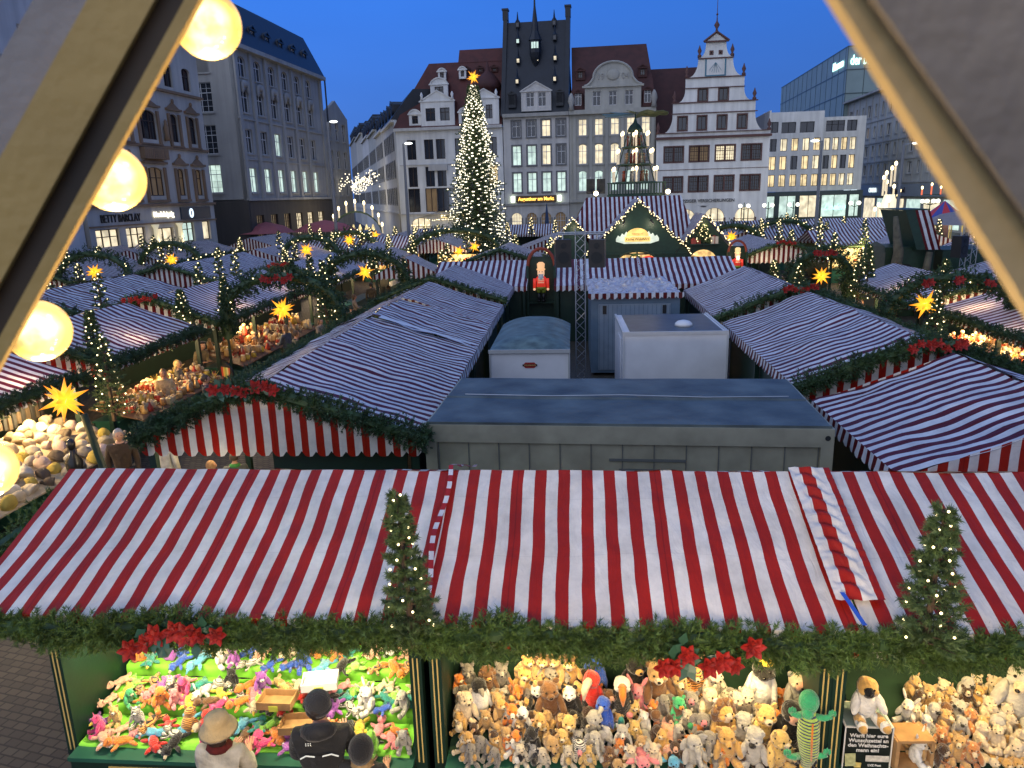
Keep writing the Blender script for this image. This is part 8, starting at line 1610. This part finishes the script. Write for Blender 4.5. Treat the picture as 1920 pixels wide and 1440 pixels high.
# south end wall (faces us) of the corner house
e7 = empty('end_wall', (6.2, 0, 0), -rad(90), parent=h7)      # local x -> towards the square
W7e = [(-3.6, z, 2.3, 2.7, l_, 'grid') for z, l_ in ((14.6, 'd'), (10.7, 'd'), (7.0, 'c'), (18.2, 'd'))] + [(-8.4, z, 2.3, 2.7, 'd', 'grid') for z in (14.6, 10.7, 7.0, 18.2)]
fac(e7, [(-14, 6.3), (0, 6.3), (0, E7), (-14, E7)], W7e, STONE2); mb = MB(); mb.b2(-14, .2, -.3, -.003, 0, 6.2); mb.build('dark_base', DSTONE, e7); trim(e7, [(-14, .3, E7 - .3, E7 + .1, .5)], STONE2)
poly3(h7, 'roof', DKR, [[(6.0, -.6, E7), (28.9, -.6, E7), (27.9, 1.4, E7 + 4.5), (7.2, 1.4, E7 + 4.5)], [(7.2, 1.4, E7 + 4.5), (27.9, 1.4, E7 + 4.5), (26, 5, E7 + 6.4), (9.5, 5, E7 + 6.4)], [(6.0, -.6, E7), (7.2, 1.4, E7 + 4.5), (7.2, 14, E7 + 4.5), (6.0, 14, E7)], [(7.2, 1.4, E7 + 4.5), (9.5, 5, E7 + 6.4), (9.5, 14, E7 + 6.4), (7.2, 14, E7 + 4.5)], [(28.9, -.6, E7), (28.9, 14, E7), (27.9, 14, E7 + 4.5), (27.9, 1.4, E7 + 4.5)]])
for i, x in enumerate(XS): dormer(h7, x, E7 + .5, 1.3, 1.7, .1, 1, curl=False, mt=DKR, fr=WFR, cmt=DKR, ww=.8, wh=1.2)
mb = MB(); mb.tube((28.9, -.5, 6), (28.9, -.5, E7), .1, None, 6); mb.build('downpipe', DKR, h7)
h7b = bld('narrow ornate grey house at the end of the left side', S(-36, 94.9), rad(90) - SQ)
W7b = [(x, z, 1.2, 2.2, 'd', 'cross') for x in (1.6, 4.2, 6.8) for z in (6.5, 10, 13.5)]
fac(h7b, [(0, 0), (8.6, 0), (8.6, 16.5), (4.3, 18.5), (0, 16.5)], W7b, STONE2); mb = MB(); mb.b2(0.05, 8.5, .4, 12, 0, 16.4); mb.build('block', STONE2, h7b)
# --- street leaving at the back left, row of houses on its right side
st0 = S(-27.2, 95.5); ang = rad(13.8); dirv = Vector((-math.sin(ang), math.cos(ang), 0))
for k, (d0, ln, hgt, mt, rm) in enumerate(((0, 16, 15.5, STONE, DKR), (16, 15, 15.8, CREAMP, DKR), (31, 17, 17.0, STONE3, DKR), (48, 20, 17.5, STONE, BRR), (68, 24, 19.5, CREAMP, DKR), (92, 30, 20.5, STONE2, DKR))):
    # facade faces the street on its left: local x runs back towards the square
    o = bld(['first', 'second', 'third', 'fourth', 'fifth', 'farthest'][k] + ' house on the street leaving the square at the back left', st0 + dirv * (d0 + ln), math.atan2(-dirv.y, -dirv.x), group='houses along the back left street')
    ws = [(x, z, 1.2, 2.0, R.choice('dddddm'), 'cross') for x in [1.6 + i * 2.5 for i in range(int((ln - 1) / 2.5))] for z in (5.2, 8.6, 12.0)]
    fac(o, [(0, 0), (ln - .03, 0), (ln - .03, hgt), (0, hgt)], ws, mt, sill=False, sur=GFR); mb = MB(); mb.b2(.02, ln - .06, .4, 9, 0, hgt - .1); mb.build('block', mt, o); trim(o, [(0, ln - .03, hgt - .3, hgt, .4), (0, ln - .03, 4.0, 4.2, .2)], mt)
    poly3(o, 'roof', rm, [[(0, -.4, hgt), (ln, -.4, hgt), (ln, 2.6, hgt + 3.6), (0, 2.6, hgt + 3.6)], [(0, 2.6, hgt + 3.6), (ln, 2.6, hgt + 3.6), (ln, 9, hgt + 3.6), (0, 9, hgt + 3.6)], [(ln, -.4, hgt), (ln, 9, hgt), (ln, 9, hgt + 3.6), (ln, 2.6, hgt + 3.6)]])
    for i in range(int(ln / 5)): dormer(o, 2.5 + i * 5, hgt + .4, 1.5, 1.7, .1, 1, curl=False, mt=DKR, cmt=DKR, ww=.9, wh=1.1, lit='d')
fb = bld('distant house closing the street with a green lit sign', S(-62, 205), -SQ, group='houses along the back left street'); W = [(x, z, 1.6, 2, 'c', 'cross') for x in (2, 5, 8, 11, 14) for z in (4, 12, 16)]
fac(fb, [(0, 0), (18, 0), (18, 20), (0, 20)], W, STONE); text('nün', fb, (14, -.3, 9.5), 3.0, emat('neon_green', (.1, 1, .15), 2.5), ext=.05)
# --- right side of the square
h8 = bld('long grey postwar building with white window frames on the right', S(42, 150), -SQ - rad(90))      # local x runs towards us
W8 = []
for z, hh in ((16.6, 1.9), (13.3, 1.7), (10.3, 1.7), (7.3, 1.7)):
    for i in range(15): W8.append((2.3 + i * 3.3, z + .2, .9 if i % 3 else 1.6, hh, 'd' if R.random() < .9 else 'm', 'two'))
fac(h8, [(0, 0), (52, 0), (52, 20.5), (0, 20.5)], W8, STONE3); trim(h8, [(0, 52, z, z + .22, .15) for z in (12.5, 15.9, 9.5, 6.2)] + [(-.5, 52, 20.3, 20.6, .9)], STONE2, 'floor_band'); trim(h8, [(x, x + .18, 6.4, 20.3, .10) for x in [.2 + i * 1.65 * 2 for i in range(16)]], STONE2, 'pilaster')
mb = MB(); mb.b2(.05, 51.9, .4, 12, 0, 20.4); mb.build('block', STONE3, h8); trim(h8, [(0, 52, 4.3, 6.0, .5)], pmat('grey_shop_band', (.22, .24, .25), .5, .1), 'shop_band')
for x, s_, sz in ((4, 'Wöhrl Company', 1.1), (16, 'CINEMA', 1.0), (27, 'Camp David', 1.1)): text(s_, h8, (x + 3, -.6, 5.15), sz, emat('shop_letter', (.8, .95, 1), 1.3) if x < 20 else pmat('dark_letter', (.05, .03, .03), .5, 0), ext=.04, shear=.3 if x < 10 else 0)
for i in range(8): mb = MB(); mb.b2(1 + i * 6.3, 6 + i * 6.3, -.06, -.003, .3, 3.9); mb.build('shop_window', LC if i % 2 else LY, h8)
# ------------------------------------------------------------------ street furniture
def street_lamp(label, s, t, zt, arm=1.0, side=1):
    o = empty('street_lamp', M(s, t), -MK, label, 'street lamp', 'tall street lamps'); mb = MB(); mb.tube((0, 0, 0), (0, 0, zt), .16, .09, 8); mb.build('pole', pmat('lamp_grey', (.20, .21, .22), .4, .05), o); mb = MB(); mb.tube((0, 0, zt - .1), (arm * side, 0, zt + .05), .05, .04, 6); mb.build('arm', METAL, o)
    mb = MB(); mb.ball((arm * side, -.02, zt + .0), (.32, .2, .09)); mb.build('lamp_head', emat('street_lamp_lit', (.95, 1, .95), 3.0), o)
street_lamp('street lamp at the corner of the grey house on the left', -19.1, 60, 11.9, .5); street_lamp('street lamp before the white mansard house', -13.2, 60, 10.1, .4); street_lamp('street lamp before the department store', 18.4, 60, 9.3, .5, -1); street_lamp('tall street lamp before the grey building on the right', 24.3, 60, 8.9, .9, 1); 
# candelabra with globe clusters on the right
def candelabra(label, a, b, z=3.6, flames=False):
    o = empty('globe_lantern', M(a, b), -MK, label, 'lantern', 'globe lanterns on the right side'); mb = MB(); mb.tube((0, 0, 0), (0, 0, z + .5), .07, .05, 8); [mb.tube((0, 0, z - .2), (x, 0, z), .035, None, 6) for x in ((-.75, -.3, .3, .75) if flames else (-.4, .4))]; mb.build('stand', DG, o)
    for x in ((-.75, -.3, .3, .75) if flames else (-.4, .4)): mb = MB(); mb.ball((x, 0, z + .18), .2, 12, 9); mb.build('globe', emat('lantern_globe', (1, .97, .82), 2.2), o)
    if flames:
        for x in (-.9, 0, .9):
            mb = MB(); mb.tube((x, 0, z + .8), (x, 0, z + 1.35 + (.3 if x == 0 else 0)), .08, None, 8); q = mb.build('candle', emat('candle_red', (1, .2, .08), .8), o); mb = MB(); mb.ball((x, 0, z + 1.5 + (.3 if x == 0 else 0)), (.1, .1, .16)); mb.build('flame', FLM, q)
        mb = MB(); mb.tube((-.9, 0, z + .8), (.9, 0, z + .8), .04, None, 6); mb.build('crossbar', DG, o)
for a, b, f, lb_ in ((20.3, 80, 0, 'globe lantern before the right arches, first from the left'), (22.7, 80, 0, 'globe lantern, second from the left on the right side'), (25.2, 80, 0, 'globe lantern, third from the left on the right side'), (31.2, 80, 0, 'globe lantern left of the bright candle column'), (38.5, 80, 1, 'globe lantern with red candles, left one'), (46.8, 78, 1, 'globe lantern with red candles, right one')): candelabra(lb_, a - 3, b, 4.1, f)
# light column (giant candle arch) on the right and arch of lights on the left
cc = empty('candle_column', M(32.3, 82, 0), -MK, 'tall bright column of electric candles on the right side', 'light column')
for i in range(14):
    a = i * .9; r_ = 1.6 - .09 * i; z = 2.0 + .45 * i; c, s_ = math.cos(a) * r_, math.sin(a) * r_ * .6; mb = MB(); mb.tube((c, s_, z - 1.6), (c, s_, z), .10, None, 6); q = mb.build('candle', CW, cc); mb = MB(); mb.ball((c, s_, z + .2), (.16, .16, .24), 8, 6); mb.build('flame', FLM, q)
mb = MB(); mb.lathe([(1.9, 0), (1.9, 1.2), (1.1, 2.5), (.5, 5)], n=10); mb.build('core', emat('column_core', (1, .92, .65), .8), cc)
sb_ = empty('light_arch', M(-26.4, 91, 0), -MK, 'glowing candle arch at the entrance of the back left street', 'light arch')
mb = MB(); mb.path([(math.cos(math.pi * i / 14) * 5.2, 0, 1.5 + math.sin(math.pi * i / 14) * 4.2) for i in range(15)], .14, 6); mb.b2(-5.2, 5.2, -.1, .1, 1.2, 1.6); mb.build('arch_frame', DG, sb_)
for i in range(9): a = math.pi * (i + .5) / 9; x, z = math.cos(a) * 5.2, 1.6 + math.sin(a) * 4.2; mb = MB(); mb.tube((x, 0, z), (x, 0, z + 1.1), .16, None, 8); q = mb.build('candle', CW, sb_); mb = MB(); mb.ball((x, 0, z + 1.4), (.24, .24, .34), 8, 6); mb.build('flame', FLM, q)
mb = MB(); [mb.lathe([(.6, 0), (.5, 1.2), (.1, 2.2)], (x, 0, 1.6), 8) for x in (-3.2, -1.9, -.6, .7, 2.0, 3.3)]; mb.build('cut_out_scene', emat('arch_scene', (1, .80, .38), .8, var=.6), sb_)
for k in range(5):
    b = 100 + k * 14; a0 = -29.0 - k * 4.4; o = empty('light_garland', M(a0, b, 0), -MK, ['nearest', 'second', 'third', 'fourth', 'farthest'][k] + ' garland of white lights hung across the back left street', 'light garland', 'light garlands across the street'); Q = []
    for i in range(90):
        t_ = i / 89; x = -3.4 + 6.8 * t_; z = 8.2 + 1.4 * abs(math.sin(t_ * math.pi * 4)) - 1.0 * math.sin(math.pi * t_) ; Q.append((x + R.uniform(-.2, .2), 0, z + R.uniform(-.7, .7)))
    link('string_lights', blobs(Q, .085, 'string_lights', LED_W), o); mb = MB(); mb.path([(-5, 0, 8.6), (0, 0, 7.8), (5, 0, 8.6)], .03, 5); mb.build('wire', METAL, o)
sb_.scale = (.62, .62, .8)
light('street_glow', M(-26.5, 88, 3.5), 500, (1, .85, .55), 2.0); light('street_glow', M(-34, 112, 6), 900, (1, .9, .7), 2.0); light('street_glow', M(29, 79, 5), 500, (1, .95, .8), 1.5); light('shop_glow', M(18, 80, 4), 250, (1, .95, .85), 1.0); light('shop_glow', M(40, 90, 4), 700, (1, .97, .9), 2.0)
# parasols left of the street, red and white pavilion tops
for k, (a, b, r_, c_) in enumerate(((-31.5, 76, 3.0, (.35, .10, .10)), (-26, 78, 3.4, (.42, .10, .10)), (-12.6, 84, 1.4, (.02, .05, .12)), (-3.0, 84, 1.4, (.02, .05, .12)), (30.5, 62, 3.4, (.25, .22, .22)))):
    o = empty('parasol', M(a, b, 0), 0, ['wide faded red parasol before the grey corner house, left', 'wide faded red parasol before the grey corner house, right', 'closed dark blue parasol left of the cafe sign', 'closed dark blue parasol right of the cafe sign', 'grey parasol behind the stalls on the right'][k], 'parasol', 'parasols at the back'); mb = MB(); mb.tube((0, 0, 0), (0, 0, 3.3), .05, None, 6); mb.build('pole', METAL, o); mb = MB()
    if k in (2, 3): mb.lathe([(.28, 1.6), (.30, 2.2), (.18, 3.6), (.04, 5.0)], n=10)
    else: mb.lathe([(r_, 2.9), (r_ * .6, 3.6), (.05, 4.0)], n=8)
    mb.build('canopy', pmat('canopy_%d' % int(c_[0] * 99), c_, .7, .1), o)
# green cottage with the big striped roof slab, and the carousel
ck = empty('green_cottage', M(15.1, 36.0, 0), -MK, 'dark green cottage with tree trunk walls and a slanting striped roof panel', 'cottage')
mb = MB(); mb.b2(-.9, 1.3, 0, 2.5, 0, 3.2); mb.build('wall', DG, ck)
mb = MB(); mb.face([(.05, -.5, 4.85), (.68, -.5, 4.85), (1.32, -.5, 3.1), (.68, -.5, 3.1)], 0, [(0, 0), (.56, 0), (.56, 2), (0, 2)]); mb.build('striped_roof', STRIPE, ck); mb = MB(); mb.face([(-.35, -.49, 4.85), (.05, -.49, 4.85), (.68, -.49, 3.1), (.3, -.49, 3.1)]); mb.face([(-.35, -.49, 4.85), (.3, -.49, 3.1), (.3, 2.4, 3.1), (-.35, 2.4, 4.85)]); mb.face([(.68, -.49, 4.85), (1.32, -.49, 3.1), (1.32, 2.4, 3.1), (.68, 2.4, 4.85)]); mb.b2(-.4, .72, -.45, 2.4, 4.86, 4.9); mb.build('roof_side', DG, ck)
mb = MB(); mb.path([(-.55, -.4, 0), (-.6, -.45, 1.6), (-.45, -.4, 3.0), (-.75, -.45, 4.6)], [.34, .26, .22, .10], 10); mb.path([(.75, -.4, 0), (.8, -.4, 1.8), (.9, -.4, 3.0)], [.22, .18, .14], 9); mb.build('tree_trunk_wall', pmat('mossy_wood', (.10, .09, .06), .9, .35, 5, .8, 10), ck, True)
mb = MB(); mb.b2(-1.9, -1.0, -.35, -.25, 0, 3.0); mb.lathe([(.45, 0), (.40, .3), (.05, .5)], (-1.45, -.3, 3.0), 12, 0, 1, .15); mb.build('open_shutter', pmat('cottage_door', (.06, .07, .055), .6, .15), ck)
mb = MB(); mb.face([(math.cos(math.pi * i / 10) * .42 + .1, -.02, 1.9 + math.sin(math.pi * i / 10) * .55) for i in range(11)] + [(-.32, -.02, .3), (.52, -.02, .3)]); mb.build('dark_doorway', DARK, ck)
mb = MB(); mb.b2(1.9, 8.0, .5, 3, 0, 3.0); mb.build('side_wing', DG, ck)
t2 = empty('lattice_tower', M(17.2, 34.6, 0), -MK, 'silver lattice tower on the right carrying a black loudspeaker', 'truss tower'); mb = MB(); truss(mb, 0, 0, 0, 4.7, .22, .4); mb.tube((0, 0, 4.0), (.3, 0, 4.7), .04, None, 6); mb.build('lattice_mast', METAL, t2); speaker('black loudspeaker on the right lattice tower', M(16.7, 34.4, 3.3), .5, 1.1)
ca = empty('carousel', M(32.3, 70, 0), -MK, 'carousel with a red and blue pointed top and a bright lit rim', 'carousel')
for i in range(12):
    a0, a1 = 2 * math.pi * i / 12, 2 * math.pi * (i + 1) / 12; mb = MB(); mb.face([(math.cos(a0) * 1.8, math.sin(a0) * 1.8, 3.0), (math.cos(a1) * 1.8, math.sin(a1) * 1.8, 3.0), (0, 0, 4.5)]); mb.build('canopy_panel', [pmat('car_red', (.5, .03, .04), .5, .05), pmat('car_blue', (.05, .07, .3), .5, .05)][i % 2], ca)
mb = MB(); mb.lathe([(1.85, 2.8), (1.9, 2.9), (1.85, 3.02)], n=24); mb.build('lit_rim', emat('rim_light', (1, .95, .8), 4), ca)
for i in range(8): a = 2 * math.pi * i / 8; mb = MB(); mb.tube((math.cos(a) * 1.7, math.sin(a) * 1.7, .3), (math.cos(a) * 1.7, math.sin(a) * 1.7, 2.9), .05, None, 6); mb.build('pole', GOLD, ca)
mb = MB(); mb.lathe([(1.9, 0), (1.9, .3)], n=24); mb.lathe([(.5, .3), (.5, 2.9)], n=12); mb.build('platform', REDT, ca)
